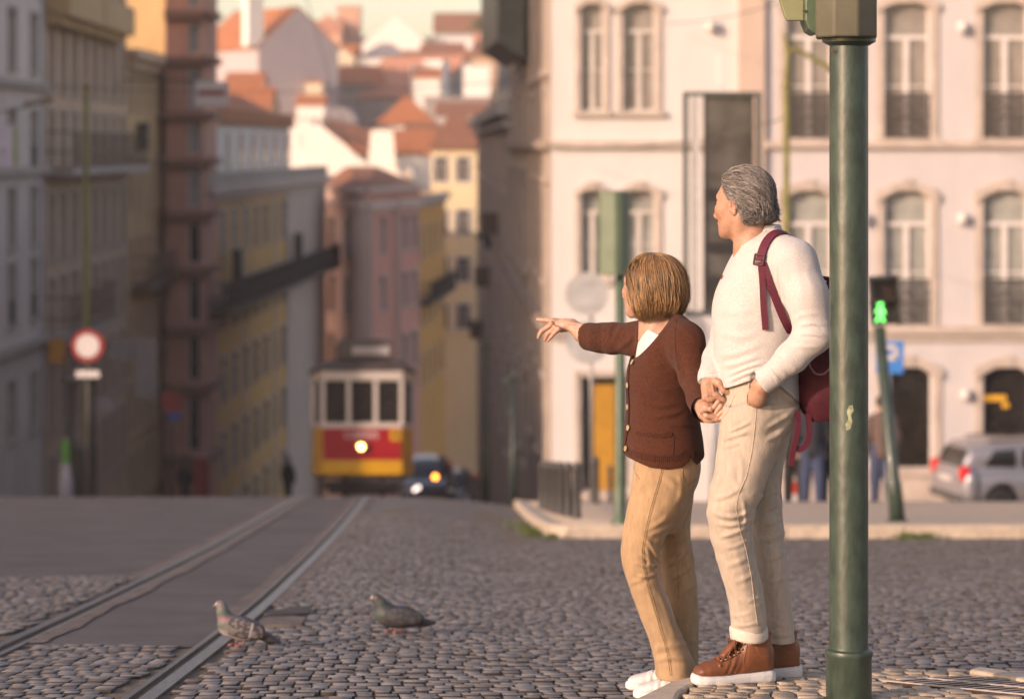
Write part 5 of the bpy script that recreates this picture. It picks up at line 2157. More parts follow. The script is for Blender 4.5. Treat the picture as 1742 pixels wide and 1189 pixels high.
mb.build('bag', mat('pale_bag', (.40, .36, .38), .6, .2, 6), bg, smooth=True)

# ---- tram
YTm = 55.5
M_tred = mat('tram_red', (.36, .008, .014), .32, .08, 2, coat=.3)
M_tyel = mat('tram_yellow', (.62, .30, .015), .35, .08, 2, coat=.3)
M_tcream = mat('tram_cream', (.54, .46, .40), .4, .06, 2)
M_troof = mat('tram_roof', (.07, .052, .046), .6, .15, 3)
M_tglass = mat('tram_glass', (.030, .024, .022), .08, .3, 2, spec=.6)
tx = WX(616, YTm)
tz = zr(tx, YTm)
tram = thing('tram', 'vintage red and yellow tram with cream windows and a lit headlight climbing the street', 'tram', (tx, YTm, tz))
slope = .150
drift = -.052
TM = Matrix.Translation((tx, YTm, tz + .04)) @ Matrix(((1, drift, 0, 0), (0, 1, 0, 0), (0, -slope, 1, 0), (0, 0, 0, 1)))
def TB():
    m_ = MB()
    m_.M = TM
    return m_
def t_plan(z, inset=0.0, L=8.4):
    """outline of the body at a height: flat nose, angled corners, long sides"""
    w = 1.19 - inset
    n = .93 - inset
    return [Vector((-n, 0 + inset, z)), Vector((n, 0 + inset, z)), Vector((w, 1.0, z)), Vector((w, L - 1.0, z)), Vector((n, L - inset, z)), Vector((-n, L - inset, z)), Vector((-w, L - 1.0, z)), Vector((-w, 1.0, z))]
mb = TB()
mb.loft([t_plan(.56), t_plan(.90)])
mb.build('skirt', M_tyel, tram, bevel=.03)
mb = TB()
mb.loft([t_plan(.902, .02), t_plan(1.64, .02)])
mb.build('body', M_tyel, tram, bevel=.02)
mb = TB()
mb.prism([(-.90, -.004, .905), (.90, -.004, .905), (.90, -.004, 1.635), (-.90, -.004, 1.635)], (0, .03, 0))
mb.build('front_panel', M_tred, tram, bevel=.01)
mb = TB()
mb.loft([t_plan(1.642, .0), t_plan(1.76, .0)])
mb.build('window_sill', M_tcream, tram)
mb = TB()
mb.loft([t_plan(1.762, .10), t_plan(2.72, .10)])
mb.build('interior', mat('tram_interior', (.04, .026, .02), .7), tram)
mb = TB()
def tpost(x, y, w=.10, d=.12):
    mb.box((x, y, 2.24), (w, d, .96))
for x in (-.90, -.31, .31, .90):
    tpost(x, .06)
for s_ in (-1, 1):
    tpost(s_ * 1.15, 1.0)
    for k in range(8):
        tpost(s_ * 1.15, 1.0 + (k + 1) * .8)
    tpost(s_ * .9, 8.3)
build_split(mb, 'window_post', M_tcream, tram)
mb = TB()
mb.loft([t_plan(2.722, .0), t_plan(2.94, -.02)])
mb.build('letter_board', M_tcream, tram, bevel=.02)
mb = TB()
for a, b in ((-.85, -.36), (-.26, .26), (.36, .85)):
    mb.box(((a + b) / 2, .075, 2.24), (b - a, .01, .95))
mb.build('windscreen', M_tglass, tram)
for s_ in (-1, 1):
    mb = TB()
    mb.prism([(s_ * .93, .10, 1.77), (s_ * 1.13, .93, 1.77), (s_ * 1.13, .93, 2.71), (s_ * .93, .10, 2.71)], (0, .02, 0))
    mb.build('side_window', M_tglass, tram)
mb = TB()
mb.loft([t_plan(2.943, -.06), t_plan(3.00, -.07), t_plan(3.10, .08), t_plan(3.22, .30), t_plan(3.28, .55)])
mb.build('roof', M_troof, tram, bevel=.02)
mb = TB()
mb.loft([[Vector((-.62, .9, 3.25)), Vector((.62, .9, 3.25)), Vector((.62, 7.6, 3.25)), Vector((-.62, 7.6, 3.25))], [Vector((-.62, .9, 3.62)), Vector((.62, .9, 3.62)), Vector((.62, 7.6, 3.62)), Vector((-.62, 7.6, 3.62))], [Vector((-.5, 1.0, 3.74)), Vector((.5, 1.0, 3.74)), Vector((.5, 7.4, 3.74)), Vector((-.5, 7.4, 3.74))]])
mb.build('clerestory', M_troof, tram)
mb = TB()
mb.box((.05, .62, 3.46), (1.25, .5, .42))
mb.build('destination_box', M_troof, tram, bevel=.03)
mb = TB()
mb.box((.20, .355, 3.44), (.86, .03, .20))
mb.build('destination_blind', mat('blind_cloth', (.36, .32, .31), .7, .1, 3), tram)
mb = TB()
mb.lathe([(.001, -.05), (.10, -.05), (.135, -.03), (.14, .05), (.10, .07), (.001, .07)], (-.02, -.07, 1.20), 20, m90)
mb.build('headlight_rim', mat('brass', (.45, .28, .08), .3, metal=1.0), tram, smooth=True)
mb = TB()
mb.lathe([(.001, -.006), (.07, -.006), (.07, .006), (.001, .006)], (-.02, -.146, 1.20), 20, m90)
mb.build('headlight', mat('warm_lamp', (1.0, .62, .24), .4, 0, 2, emit=9.0), tram)
mb = TB()
mb.box((.77, -.02, 1.47), (.26, .02, .26))
mb.build('route_plate', M_tyel, tram)
mb = TB()
mb.box((.78, -.036, 1.47), (.10, .012, .10))
mb.build('route_number', M_black, tram)
mb = TB()
mb.box((0, .3, .36), (1.7, .5, .14))
mb.box((0, .1, .30), (1.9, .1, .12))
mb.build('bumper', M_black, tram)
mb = TB()
mb.box((0, 4.2, .30), (1.7, 3.6, .3))
for y in (2.6, 4.6):
    for s_ in (-1, 1):
        mb.lathe([(.001, -.05), (.32, -.05), (.32, .05), (.001, .05)], (s_ * .45, y, .32), 18, Matrix.Rotation(R(90), 3, 'Y'))
mb.build('truck', M_black, tram)
tc = bpy.data.curves.new('tram_lettering', 'FONT')
tc.body = 'CARRIS'
tc.size = .24
tc.extrude = .004
tc.align_x = 'CENTER'
to = bpy.data.objects.new('lettering', tc)
COL.objects.link(to)
dgx = bpy.context.evaluated_depsgraph_get()
me = bpy.data.meshes.new_from_object(to.evaluated_get(dgx))
bpy.data.objects.remove(to)
mm = TM @ Matrix.Translation((-.02, -.012, 1.40)) @ Matrix.Rotation(R(90), 4, 'X')
me.transform(Matrix.Translation(-Vector((tx, YTm, tz))) @ mm)
o = link('lettering', me, mat('tram_letter_white', (.66, .58, .56), .5), tram)
# driver at the controls
mb = TB()
mb.tube([(.0, .45, 1.55), (.0, .45, 1.95), (.0, .44, 2.06)], [.2, .2, .06], 10)
mb.lathe([(.001, -.12), (.075, -.08), (.095, 0), (.07, .09), (.001, .12)], (0, .42, 2.16), 12)
o = mb.build('person', mat('driver_shirt', (.30, .29, .33), .8), None, True, origin=(tx, YTm + .45, tz + 1.5))
tag(o, 'driver in a pale shirt behind the middle window of the tram', 'person')

# ---- cars
def car(label, loc, rz, col, L=4.45, lights='rear', estate=True, name='car', scale=1.0, glow=None):
    """built with x forward, origin on the ground in the middle"""
    root = bpy.data.objects.new(name, None)
    COL.objects.link(root)
    root.location = loc
    root.rotation_euler = rz if isinstance(rz, tuple) else (0, 0, rz)
    root.scale = (scale,) * 3
    tag(root, label, 'car')
    ORG[root.name] = Vector((0, 0, 0))
    s = SDF((-L / 2 - .1, -1.0, .1), (L / 2 + .1, 1.0, 1.66), .03)
    h = L / 2
    s.stack([(-h, 0, .62, .74, .22), (-h + .06, 0, .66, .82, .34), (-h + .4, 0, .64, .87, .40), (-.4, 0, .63, .88, .40), (.9, 0, .62, .88, .38), (h - .5, 0, .60, .85, .34), (h - .12, 0, .56, .76, .27), (h, 0, .54, .60, .18)], axis=0, p=3.6, k=.0)
    zr_ = 1.53 if estate else 1.44
    if estate:
        cab = [(-h + .10, 0, 1.06, .60, .10), (-h + .25, 0, 1.13, .66, .32), (-h + .5, 0, 1.17, .70, .36), (-.6, 0, 1.19, .72, .37), (.3, 0, 1.17, .71, .35), (.75, 0, 1.08, .68, .25), (1.15, 0, .96, .64, .10)]
    else:
        cab = [(-h + .35, 0, .98, .58, .08), (-h + .8, 0, 1.10, .64, .28), (-.5, 0, 1.12, .69, .34), (.2, 0, 1.11, .68, .33), (.7, 0, 1.04, .66, .22), (1.15, 0, .95, .62, .08)]
    s.stack(cab, axis=0, p=3.0, k=.06)
    for wx_ in (-h + .86, h - .92):
        for d in (-1, 1):
            s.cap((wx_, d * .62, .34), (wx_, d * 1.2, .34), .385, k=.0, op='-')
    V, Q = s.mesh('body', 2)
    def add(nm, VQ, m):
        o = link(nm, np_mesh(nm, VQ[0], VQ[1]), m, None, Vector((0, 0, 0)), True)
        o.parent = root
        return o
    def addm(nm, mb_, m, smooth=False, bevel=0):
        o = mb_.build(nm, m, root, smooth, bevel=bevel)
        return o
    pm = mat('car_paint_' + name + str(round(col[0] * 1000)), col, .32, .04, 3, metal=.45, coat=.5)
    add('body', (V, Q), pm)
    gl = mat('car_glass', (.022, .02, .02), .08, .2, 2, spec=.7)
    bv = bvh_of(V, Q)
    def pane(nm, pts, axis):
        """window pane laid on the body: pts in the side (x,z) or end (y,z) plane"""
        n = 8
        Vp = []
        for i in range(n + 1):
            for j in range(n + 1):
                u, v = i / n, j / n
                a = [lerp(lerp(pts[0][k], pts[1][k], u), lerp(pts[3][k], pts[2][k], u), v) for k in (0, 1)]
                if axis in (1, -1):
                    o_, d_ = Vector((a[0], axis * 2.0, a[1])), Vector((0, -axis, 0))
                else:
                    sx = 1 if axis == 2 else -1
                    o_, d_ = Vector((sx * 4.0, a[0], a[1])), Vector((-sx, 0, 0))
                loc, nn, _, _ = bv.ray_cast(o_, d_, 8)
                if loc is None:
                    return
                Vp.append(loc - d_ * .008)
        q = [(i * (n + 1) + j, (i + 1) * (n + 1) + j, (i + 1) * (n + 1) + j + 1, i * (n + 1) + j + 1) for i in range(n) for j in range(n)]
        o = link(nm, np_mesh(nm, np.array(Vp), np.array(q)), gl, None, Vector((0, 0, 0)), True)
        o.parent = root
    z0, z1 = (1.02, 1.40) if estate else (.98, 1.33)
    for d in (-1, 1):
        pane('side_window', [(-h + .52, z0 + .04), (-h + 1.22, z0), (-h + 1.22, z1), (-h + .74, z1 - .02)], d)
        pane('side_window', [(-h + 1.36, z0), (-h + 2.18, z0 - .01), (-h + 2.18, z1), (-h + 1.36, z1)], d)
        pane('side_window', [(-h + 2.30, z0 - .01), (-h + 3.15, z0 - .02), (-h + 2.72, z1 - .02), (-h + 2.30, z1)], d)
    pane('rear_window', [(-.58, z0 + .02), (.58, z0 + .02), (.52, z1 + .0), (-.52, z1 + .0)], -2)
    pane('windscreen', [(-.60, z0 - .03), (.60, z0 - .03), (.55, z1 - .03), (-.55, z1 - .03)], 2)
    ty = mat('tyre_rubber', (.018, .016, .016), .8, .1, 10)
    rim = mat('alloy_rim', (.42, .40, .40), .35, .1, 8, metal=.8)
    for wx_ in (-h + .86, h - .92):
        for d in (-1, 1):
            mbw = MB()
            m3 = Matrix.Rotation(R(90) * d, 3, 'X')
            mbw.lathe([(.20, -.09), (.30, -.10), (.325, -.06), (.325, .06), (.30, .10), (.20, .09)], (wx_, -d * .0 + d * .76, .325), 26, m3)
            w = addm('wheel', mbw, ty, True)
            mbr = MB()
            mbr.lathe([(.001, .03), (.05, .035), (.06, .0), (.20, .02), (.215, .06), (.215, -.04), (.001, -.04)], (wx_, d * .78, .325), 26, Matrix.Rotation(R(-90) * d, 3, 'X'))
            for k in range(5):
                a = k * 2 * math.pi / 5
                mbr.box((wx_ + .12 * math.cos(a), d * .80, .325 + .12 * math.sin(a)), (.20, .03, .05), rot=Matrix.Rotation(-a, 3, 'Y'))
            ob = mbr.build('rim', rim, None)
            ob.parent = w
    for d in (-1, 1):
        mbx = MB()
        mbx.box((-h + .10, d * .70, .93), (.20, .24, .30))
        addm('tail_light', mbx, mat('red_lens', (.50, .015, .015), .25, .1, 8, emit=.35 if lights == 'rear' else 0.0), bevel=.05)
        mbx = MB()
        mbx.box((h - .16, d * .62, .70), (.20, .30, .15))
        addm('headlight', mbx, mat('head_lens' + ('_lit' if glow else ''), (.75, .72, .68), .2, .05, 8, emit=(glow or 0)), bevel=.04)
        mbx = MB()
        mbx.box((.82, d * .95, 1.0), (.10, .16, .12))
        addm('mirror', mbx, pm, bevel=.03)
        mbx = MB()
        mbx.box((-.35, d * .885, .86), (.16, .03, .03))
        mbx.box((.55, d * .885, .84), (.16, .03, .03))
        [setattr(q, 'parent', root) for q in build_split(mbx, 'door_handle', rim)]
    mbx = MB()
    mbx.box((-h - .01, 0, .42), (.08, 1.5, .16))
    mbx.box((h - .04, 0, .36), (.10, 1.3, .16))
    [setattr(q, 'parent', root) for q in build_split(mbx, 'bumper', mat('grey_bumper', (.10, .095, .09), .6), bevel=.03)]
    mbx = MB()
    mbx.box((-h + .0, 0, .78), (.05, .54, .12))
    addm('number_plate', mbx, M_signw)
    if estate:
        mbx = MB()
        for d in (-1, 1):
            mbx.tube([(-h + .7, d * .58, 1.555), (-.2, d * .60, 1.575), (.45, d * .58, 1.535)], .018, 6)
        [setattr(q, 'parent', root) for q in build_split(mbx, 'roof_rail', M_black)]
    return root
Yc = 50.3
car('silver estate car with a red tail light parked at the right edge', (WX(1590, Yc) + 2.32, Yc, zr(9, Yc) + .0), R(14), (.32, .31, .33), 4.5)
cx_ = WX(726, 76)
car('dark car with a lit lamp coming up the street behind the tram', (cx_, 77, zr(cx_, 77)), (0, R(0), R(-87)), (.02, .022, .03), 4.3, lights='front', estate=False, glow=None)
mb = MB()
mb.lathe([(.001, -.01), (.08, -.01), (.08, .01), (.001, .01)], (WX(740, 74), 74.2, WZ(811, 74.2)), 14, m90)
o = mb.build('indicator_lamp', mat('amber_lamp', (1.0, .34, .05), .4, 0, 2, emit=5.0), origin=(WX(740, 74), 74.2, WZ(811, 74.2)))
tag(o, 'glowing amber indicator lamp of the vehicle right of the tram', 'lamp')
mb = MB()
mb.lathe([(.001, -.01), (.06, -.01), (.06, .01), (.001, .01)], (WX(711, 74), 74.2, WZ(829, 74.2)), 14, m90)
mb.lathe([(.001, -.01), (.055, -.01), (.055, .01), (.001, .01)], (WX(706, 74) - .02, 74.25, WZ(833, 74.2)), 14, m90)
o = mb.build('headlamp', mat('white_lamp', (.80, .80, .84), .4, 0, 2, emit=2.2), origin=(WX(711, 74), 74.2, WZ(829, 74.2)))
tag(o, 'small white glowing lamp low beside the tram', 'lamp')
for i, (x, Y, col, lab) in enumerate(((770, 92, (.16, .15, .15), 'grey car parked on the right of the falling street, nearest of the row'), (762, 104, (.025, .025, .03), 'dark car parked behind the grey one on the right of the street'), (752, 118, (.30, .28, .27), 'pale car parked farthest down the right of the street'))):
    X = WX(x, Y)
    car(lab, (X, Y, zr(X, Y)), R(-92), col, 4.1, lights='off', estate=(i == 2))

# ---- pigeons
def pigeon(label, x, yf, yaw, dark, crouch=0.0, sc=1.0):
    Y = .991 / ((yf - HY) / F - .115)
    X = WX(x, Y)
    z0 = zr(X, Y) + .006
    s = SDF((-.20, -.075, -.005), (.14, .075, .26), .0022)
    t = R(24 - crouch * 14)
    rot = Matrix.Rotation(-t, 3, 'Y')
    zc = .098 - crouch * .01
    s.ell((-.005, 0, zc), (.088, .050, .050), rot=rot, k=.02)
    s.ell((.040, 0, zc + .014), (.048, .043, .046), k=.02)
    hx_, hz = (.070, .205) if crouch < .5 else (.082, .178)
    s.chain([(.050, 0, zc + .035), (.066, 0, lerp(zc + .035, hz, .55)), (hx_, 0, hz - .008)], [.036, .024, .019], k=.02)
    s.ell((hx_ + .006, 0, hz), (.0225, .017, .0185), k=.01)
    s.cap((hx_ + .022, 0, hz - .002), (hx_ + .044, 0, hz - .008), .0058, .0022, k=.004)
    s.ell((hx_ + .026, 0, hz + .002), (.006, .005, .004), k=.002)
    # wings folded along the back
    for d in (-1, 1):
        s.ell((-.030, d * .040, zc + .006), (.095, .015, .036), rot=Matrix.Rotation(-t * .8, 3, 'Y'), k=.006)
        s.cap((-.075, d * .030, zc - .012), (-.150, d * .014, zc - .045 + crouch * .018), .013, .005, k=.008)
    s.chain([(-.07, 0, zc - .022), (-.13, 0, zc - .046 + crouch * .012), (-.178, 0, zc - .062 + crouch * .03)], [.026, .016, .007], k=.02)
    s.ell((-.145, 0, zc - .050 + crouch * .02), (.045, .024, .007), rot=Matrix.Rotation(-R(20 - crouch * 10), 3, 'Y'), k=.01)
    V, Q = s.mesh('p', 1)
    x_, y_, z_ = V.T.copy()
    C = np.ones((len(V), 3)) * np.array((.17, .145, .14) if not dark else (.066, .060, .062))
    nk = np.clip(((x_ + z_ * .8) - (.040 + (zc + .030) * .8)) / .02, 0, 1)
    hd_ = np.clip((z_ - (hz - .022)) / .012, 0, 1)
    green = nk * (1 - hd_)
    lowg = np.clip(1 - np.abs(z_ - (zc + .048)) / .018, 0, 1) * (x_ > .03)
    C = C * (1 - green[:, None]) + green[:, None] * np.array((.09, .115, .095) if not dark else (.04, .062, .05))
    C = C * (1 - (lowg * .9)[:, None]) + (lowg * .9)[:, None] * np.array((.26, .10, .12) if not dark else (.05, .05, .055))
    belly = np.clip((zc - .006 - z_ + (x_ - .0) * .2) / .02, 0, 1) * (x_ > -.05) * (np.abs(y_) < .06)
    if not dark:
        C = C * (1 - .8 * belly[:, None]) + .8 * belly[:, None] * np.array((.42, .37, .34))
    wing = (np.abs(y_) > .036) & (x_ < .045)
    spk = vnoise(x_ * 90, y_ * 60, z_ * 140)
    C[wing] = np.where(spk[wing][:, None] > .05, (.19, .165, .16) if not dark else (.10, .09, .09), (.07, .058, .056) if not dark else (.06, .055, .056))
    if not dark:
        bar = wing & (np.abs(x_ + .055 + .25 * (z_ - zc)) < .006)
        C[bar] = (.34, .31, .3)
    C[x_ < -.105] = (.065, .05, .05)
    C = C * (1 - hd_[:, None] * .8) + hd_[:, None] * .8 * np.array((.15, .135, .13) if not dark else (.07, .072, .07))
    beak = x_ > hx_ + .024
    C[beak] = (.16, .13, .12)
    C[(np.abs(x_ - hx_ - .026) < .006) & (z_ > hz + .001) & (x_ > hx_ + .022)] = (.34, .31, .29)
    eye = np.sqrt((x_ - hx_ - .010)**2 + (z_ - hz - .004)**2) < .0042
    C[eye & (np.abs(y_) > .012)] = (.50, .17, .04)
    pup = np.sqrt((x_ - hx_ - .010)**2 + (z_ - hz - .004)**2) < .0018
    C[pup & (np.abs(y_) > .012)] = (.01, .01, .01)
    a = R(yaw)
    M3 = np.array(((math.cos(a), -math.sin(a), 0), (math.sin(a), math.cos(a), 0), (0, 0, 1)))
    o = vq_obj('pigeon', ((V - np.array((0, 0, .020))) * sc) @ M3.T + np.array((X, Y, z0)), Q, mat('pigeon_feathers', (1, 1, 1), .62, .10, 60, .5, 240, attr=True, bdist=.002), None, (X, Y, z0), C)
    tag(o, label, 'pigeon', 'pigeons on the cobbles')
    for d, fx in ((-1, .014), (1, -.016)):
        mb = MB()
        mb.M = Matrix.Translation((X, Y, z0)) @ Matrix.Rotation(a, 4, 'Z') @ Matrix.Scale(sc, 4)
        mb.tube([(fx - .006, d * .018, .045), (fx - .010, d * .019, .022), (fx, d * .019, .004)], [.008, .0042, .0042], 7)
        for k in (-.5, 0, .5):
            mb.tube([(fx, d * .019, .004), (fx + .016, d * .019 + k * .016, .006), (fx + .030, d * .019 + k * .030, .002)], [.0042, .0034, .002], 6)
        mb.tube([(fx, d * .019, .004), (fx - .014, d * .019, .002)], [.004, .002], 6)
        mb.build('leg', mat('pigeon_leg', (.30, .10, .085), .5, .15, 60), o, smooth=True)
    return o
pigeon('pale speckled pigeon with a white belly standing upright beside the tram rail', 405, 1101, 188, False, 0, 1.02)
pigeon('dark slate pigeon with a green neck stooping on the cobbles', 672, 1073, 196, True, 1, 1.08)
# ------------------------------------------------------------------ people
M_skin_m = mat('skin_tanned', (.50, .265, .175), .48, .14, 40, .35, 330, spec=.4, attr=True, bdist=.002, sss=.12)
M_skin_w = mat('skin_warm', (.54, .305, .215), .48, .14, 40, .3, 330, spec=.4, attr=True, bdist=.002, sss=.12)
M_sweater = mat('cream_melange_knit', (.57, .535, .51), .92, .10, 170, .7, 420, spec=.15, col2=(.44, .405, .385), bdist=.003, sheen=.25)
M_cardi = mat('brown_knit', (.105, .037, .022), .92, .3, 120, .9, 300, spec=.08, sheen=.06, bdist=.005, bstretch=(1.6, 1.6, .55), col2=(.062, .021, .013))
M_rib = mat('brown_rib_knit', (.098, .034, .021), .92, .3, 120, 1.0, 150, spec=.08, sheen=.06, bdist=.006, bstretch=(2.6, 2.6, .05))
M_tee = mat('white_cotton', (.56, .55, .54), .85, .05, 60, .2, 200)
M_pants_m = mat('beige_cotton', (.46, .375, .30), .9, .09, 60, .45, 260, spec=.15, sheen=.15, bdist=.003, stretch=(1, 1, .35))
M_pants_w = mat('khaki_denim', (.42, .272, .158), .9, .12, 45, .5, 300, spec=.15, sheen=.12, bdist=.003, stretch=(1, 1, .4))
M_seam_m = mat('beige_seam', (.55, .45, .36), .9, .2, 90)
M_seam_w = mat('khaki_seam', (.40, .25, .13), .9, .25, 140)
M_cuff = mat('pale_turn_up', (.60, .52, .44), .9, .06, 60, .3, 200)
M_boot = mat('brown_leather', (.235, .078, .033), .42, .22, 16, .35, 160, spec=.45, bdist=.003)
M_lace = mat('brown_lace', (.20, .065, .028), .8, .2, 60)
M_sole = mat('white_rubber', (.60, .58, .56), .55, .06, 30, .15, 120, attr=False)
M_shoe = mat('white_leather', (.62, .60, .57), .5, .05, 40, .15, 150)
M_pack = mat('burgundy_canvas', (.088, .012, .022), .72, .18, 40, .5, 500, spec=.3, bdist=.002)
M_strap = mat('burgundy_webbing', (.125, .018, .034), .7, .14, 60, .5, 400, spec=.3, bdist=.002)
M_hair_g = mat('grey_hair', (.27, .238, .215), .42, .1, 6, spec=.5, island=.85)
M_hair_b = mat('golden_brown_hair', (.40, .22, .10), .40, .3, 9, spec=.5, island=.75)
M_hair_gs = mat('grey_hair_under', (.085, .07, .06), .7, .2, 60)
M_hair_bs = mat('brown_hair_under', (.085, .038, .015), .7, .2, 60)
M_eyew = mat('eye_white', (.75, .72, .68), .2, .02, 4)
M_button = mat('horn_button', (.48, .36, .22), .35, .25, 120)

def figure(Y0):
    def q(x, y, dy=0.0):
        Y = Y0 + dy
        return np.array([(x - 871.0) / F * Y, Y, CZ - (y - HY) / F * Y])
    return q

def zstack(q, keys, dy=0.0):
    """keys (row, x_left, x_right, half depth[, depth offset]) -> z stack sections"""
    out = []
    for k in keys:
        y, xl, xr, ry = k[:4]
        c = dy + (k[4] if len(k) > 4 else 0.0)
        a, b = q(xl, y, c), q(xr, y, c)
        out.append((a[2], (a[0] + b[0]) / 2, a[1], (b[0] - a[0]) / 2, ry))
    return out

def hit(bvh, x, y):
    d = (PX(x, y, 8.0) - EYE).normalized()
    loc, nrm, i, dd = bvh.ray_cast(EYE, d, 30)
    if loc is not None and nrm.dot(d) > 0:
        nrm = -nrm
    return loc, nrm

def drape(bvh, pts, n=24, off=.004):
    """photo-row path laid on a cloth surface"""
    P_, N_ = [], []
    xs, ys = [p[0] for p in pts], [p[1] for p in pts]
    t = np.concatenate([[0], np.cumsum(np.hypot(np.diff(xs), np.diff(ys)))])
    for s in np.linspace(0, t[-1], n):
        l, m_ = hit(bvh, float(np.interp(s, t, xs)), float(np.interp(s, t, ys)))
        if l is not None:
            P_.append(l + m_ * off)
            N_.append(m_)
    return P_, N_

def smooth_path(P_, k=2):
    for _ in range(k):
        P_ = [P_[0]] + [(P_[i - 1] + P_[i] * 2 + P_[i + 1]) / 4 for i in range(1, len(P_) - 1)] + [P_[-1]]
    return P_

def head_sdf(h=.0022, male=True):
    """head in its own frame: x forward, y left, z up, origin between the ears"""
    s = SDF((-.14, -.115, -.26), (.145, .115, .15), h)
    s.ell((-.012, 0, .03), (.095, .077, .088), k=.02)
    s.ell((.028, 0, -.025), (.068, .066, .088), k=.03)
    s.ell((.040, 0, -.080), (.050, .050, .036), k=.03)
    for d in (-1, 1):
        s.cap((-.005, d * .056, -.052), (.055, d * .030, -.100), .017, .014, k=.03)
        s.ell((.058, d * .042, -.022), (.026, .024, .022), k=.025)
        s.cap((.080, d * .012, .026), (.068, d * .045, .026), .011, .009, k=.018)
    s.cap((.078, -.008, -.106), (.078, .008, -.106), .016, k=.022)
    s.cap((.090, 0, .014), (.110, 0, -.040), .0085, .0115, k=.014)
    s.ell((.108, 0, -.043), (.013, .012, .010), k=.008)
    for d in (-1, 1):
        s.ell((.098, d * .013, -.047), (.011, .008, .008), k=.008)
        s.ell((.088, d * .031, .005), (.017, .019, .012), k=.014, op='-')
        s.ell((.074, d * .031, .004), (.0135, .0135, .0135), k=.003)
    s.ell((.090, 0, -.069), (.013, .024, .007), k=.006)
    s.ell((.088, 0, -.080), (.012, .021, .0075), k=.006)
    s.cap((.103, -.02, -.0745), (.103, .02, -.0745), .0022, k=.003, op='-')
    s.ell((.090, 0, -.090), (.012, .02, .005), k=.008, op='-')
    # neck
    s.cap((-.022, 0, -.05), (-.040, 0, -.155), .056 if male else .046, .058 if male else .047, k=.03)
    s.cap((-.040, 0, -.155), (-.050, 0, -.24), .060 if male else .048, .075 if male else .058, k=.02)
    if male:
        s.cap((.012, 0, -.125), (.0, 0, -.16), .02, .018, k=.03)
    for d in (-1, 1):
        s.cap((-.03, d * .062, -.045), (.01, d * .03, -.20), .013, .012, k=.03)
        # ear
        r = Matrix.Rotation(R(-14), 3, 'Y') @ Matrix.Rotation(R(d * 22), 3, 'Z')
        c = np.array((-.014, d * .079, -.004))
        s.ell(c, (.019, .009, .032), rot=r, k=.006)
        s.ell(c + np.array((.004, d * .009, .003)), (.011, .007, .019), rot=r, k=.004, op='-')
        s.ell(c + np.array((-.003, d * .004, -.026)), (.010, .006, .011), k=.006)
        s.ell(c + np.array((.011, d * .003, -.004)), (.005, .005, .008), k=.004)
    return s

def head_frame(pos, yaw_deg, pitch=0.0, roll=0.0):
    """facing the photo's left, turned yaw degrees away from the camera"""
    a = R(yaw_deg)
    f = Vector((-math.cos(a), math.sin(a), 0))
    u = Vector((0, 0, 1))
    l = u.cross(f)
    m = Matrix((f, l, u)).transposed()
    m = m @ Matrix.Rotation(R(pitch), 3, 'Y') @ Matrix.Rotation(R(roll), 3, 'X')
    return np.array(m), np.array(pos, dtype=float)

def to_world(V, fr):
    return V @ fr[0].T + fr[1]

def hair_tubes(paths, w, name, m, parent):
    """strands as thin three-sided tapering tubes; paths (n, k, 3)"""
    P_ = np.asarray(paths, dtype=float)
    n, k, _ = P_.shape
    T = np.gradient(P_, axis=1)
    T /= np.maximum(np.linalg.norm(T, axis=2, keepdims=True), 1e-9)
    up = np.array([.31, .52, .79])
    A_ = np.cross(T, up)
    A_ /= np.maximum(np.linalg.norm(A_, axis=2, keepdims=True), 1e-9)
    B_ = np.cross(T, A_)
    t = np.linspace(0, 1, k)
    wt = (np.minimum(1, .35 + 3 * t) * np.minimum(1, .12 + (1 - t) * 2.2))[None, :, None] * (np.asarray(w).reshape(-1, 1, 1))
    V = np.stack([P_ + wt * (A_ * math.cos(a) + B_ * math.sin(a)) for a in (0, 2.094, 4.189)], 2).reshape(-1, 3)
    i = (np.arange(n)[:, None, None] * k + np.arange(k - 1)[None, :, None]) * 3
    j = np.arange(3)[None, None]
    j2 = (np.arange(3)[None, None] + 1) % 3
    Q = np.stack([i + j, i + j2, i + 3 + j2, i + 3 + j], -1).reshape(-1, 4)
    return vq_obj(name, V, Q, m, parent)

def fold_field(x, y, z, amp, fx, fz, ph):
    return amp * np.sin(fx * x + fz * z + ph + 2.2 * vnoise(x * 9, y * 9, z * 9) * 2)

# =================================================================== the man
qm = figure(8.44)
foot_m = qm(1290, 1166)
M_torso = [(385, 1292, 1326, .055, .0), (396, 1276, 1336, .085), (410, 1258, 1354, .135), (428, 1249, 1372, .175), (455, 1234, 1384, .19), (490, 1219, 1390, .195),
           (520, 1212, 1386, .195), (560, 1212, 1376, .185), (600, 1214, 1366, .175), (640, 1221, 1360, .17), (672, 1226, 1360, .17), (700, 1228, 1358, .17)]

# --- trousers
s = SDF(qm(1185, 1105, .0) - np.array([0, .34, 0]), qm(1385, 610) + np.array([0, .34, 0]), .0036)
s.stack(zstack(qm, [(625, 1240, 1352, .155), (660, 1230, 1358, .16), (690, 1227, 1361, .165), (715, 1224, 1356, .165), (745, 1224, 1338, .165), (790, 1226, 1312, .15), (830, 1236, 1290, .10)], .0), k=.03)
near = [(690, 1228, 1360, .085), (720, 1224, 1352, .09), (745, 1222, 1338, .098), (790, 1216, 1316, .104), (830, 1207, 1300, .10), (860, 1203, 1288, .094), (885, 1203, 1282, .09, .01), (910, 1207, 1281, .086, .02), (940, 1216, 1285, .084, .03),
        (970, 1225, 1291, .08, .042), (1000, 1233, 1297, .076, .056), (1030, 1239, 1301, .073, .068), (1060, 1242, 1304, .071, .08), (1086, 1243, 1306, .070, .088)]
s.stack(zstack(qm, near, -.085), k=.02)
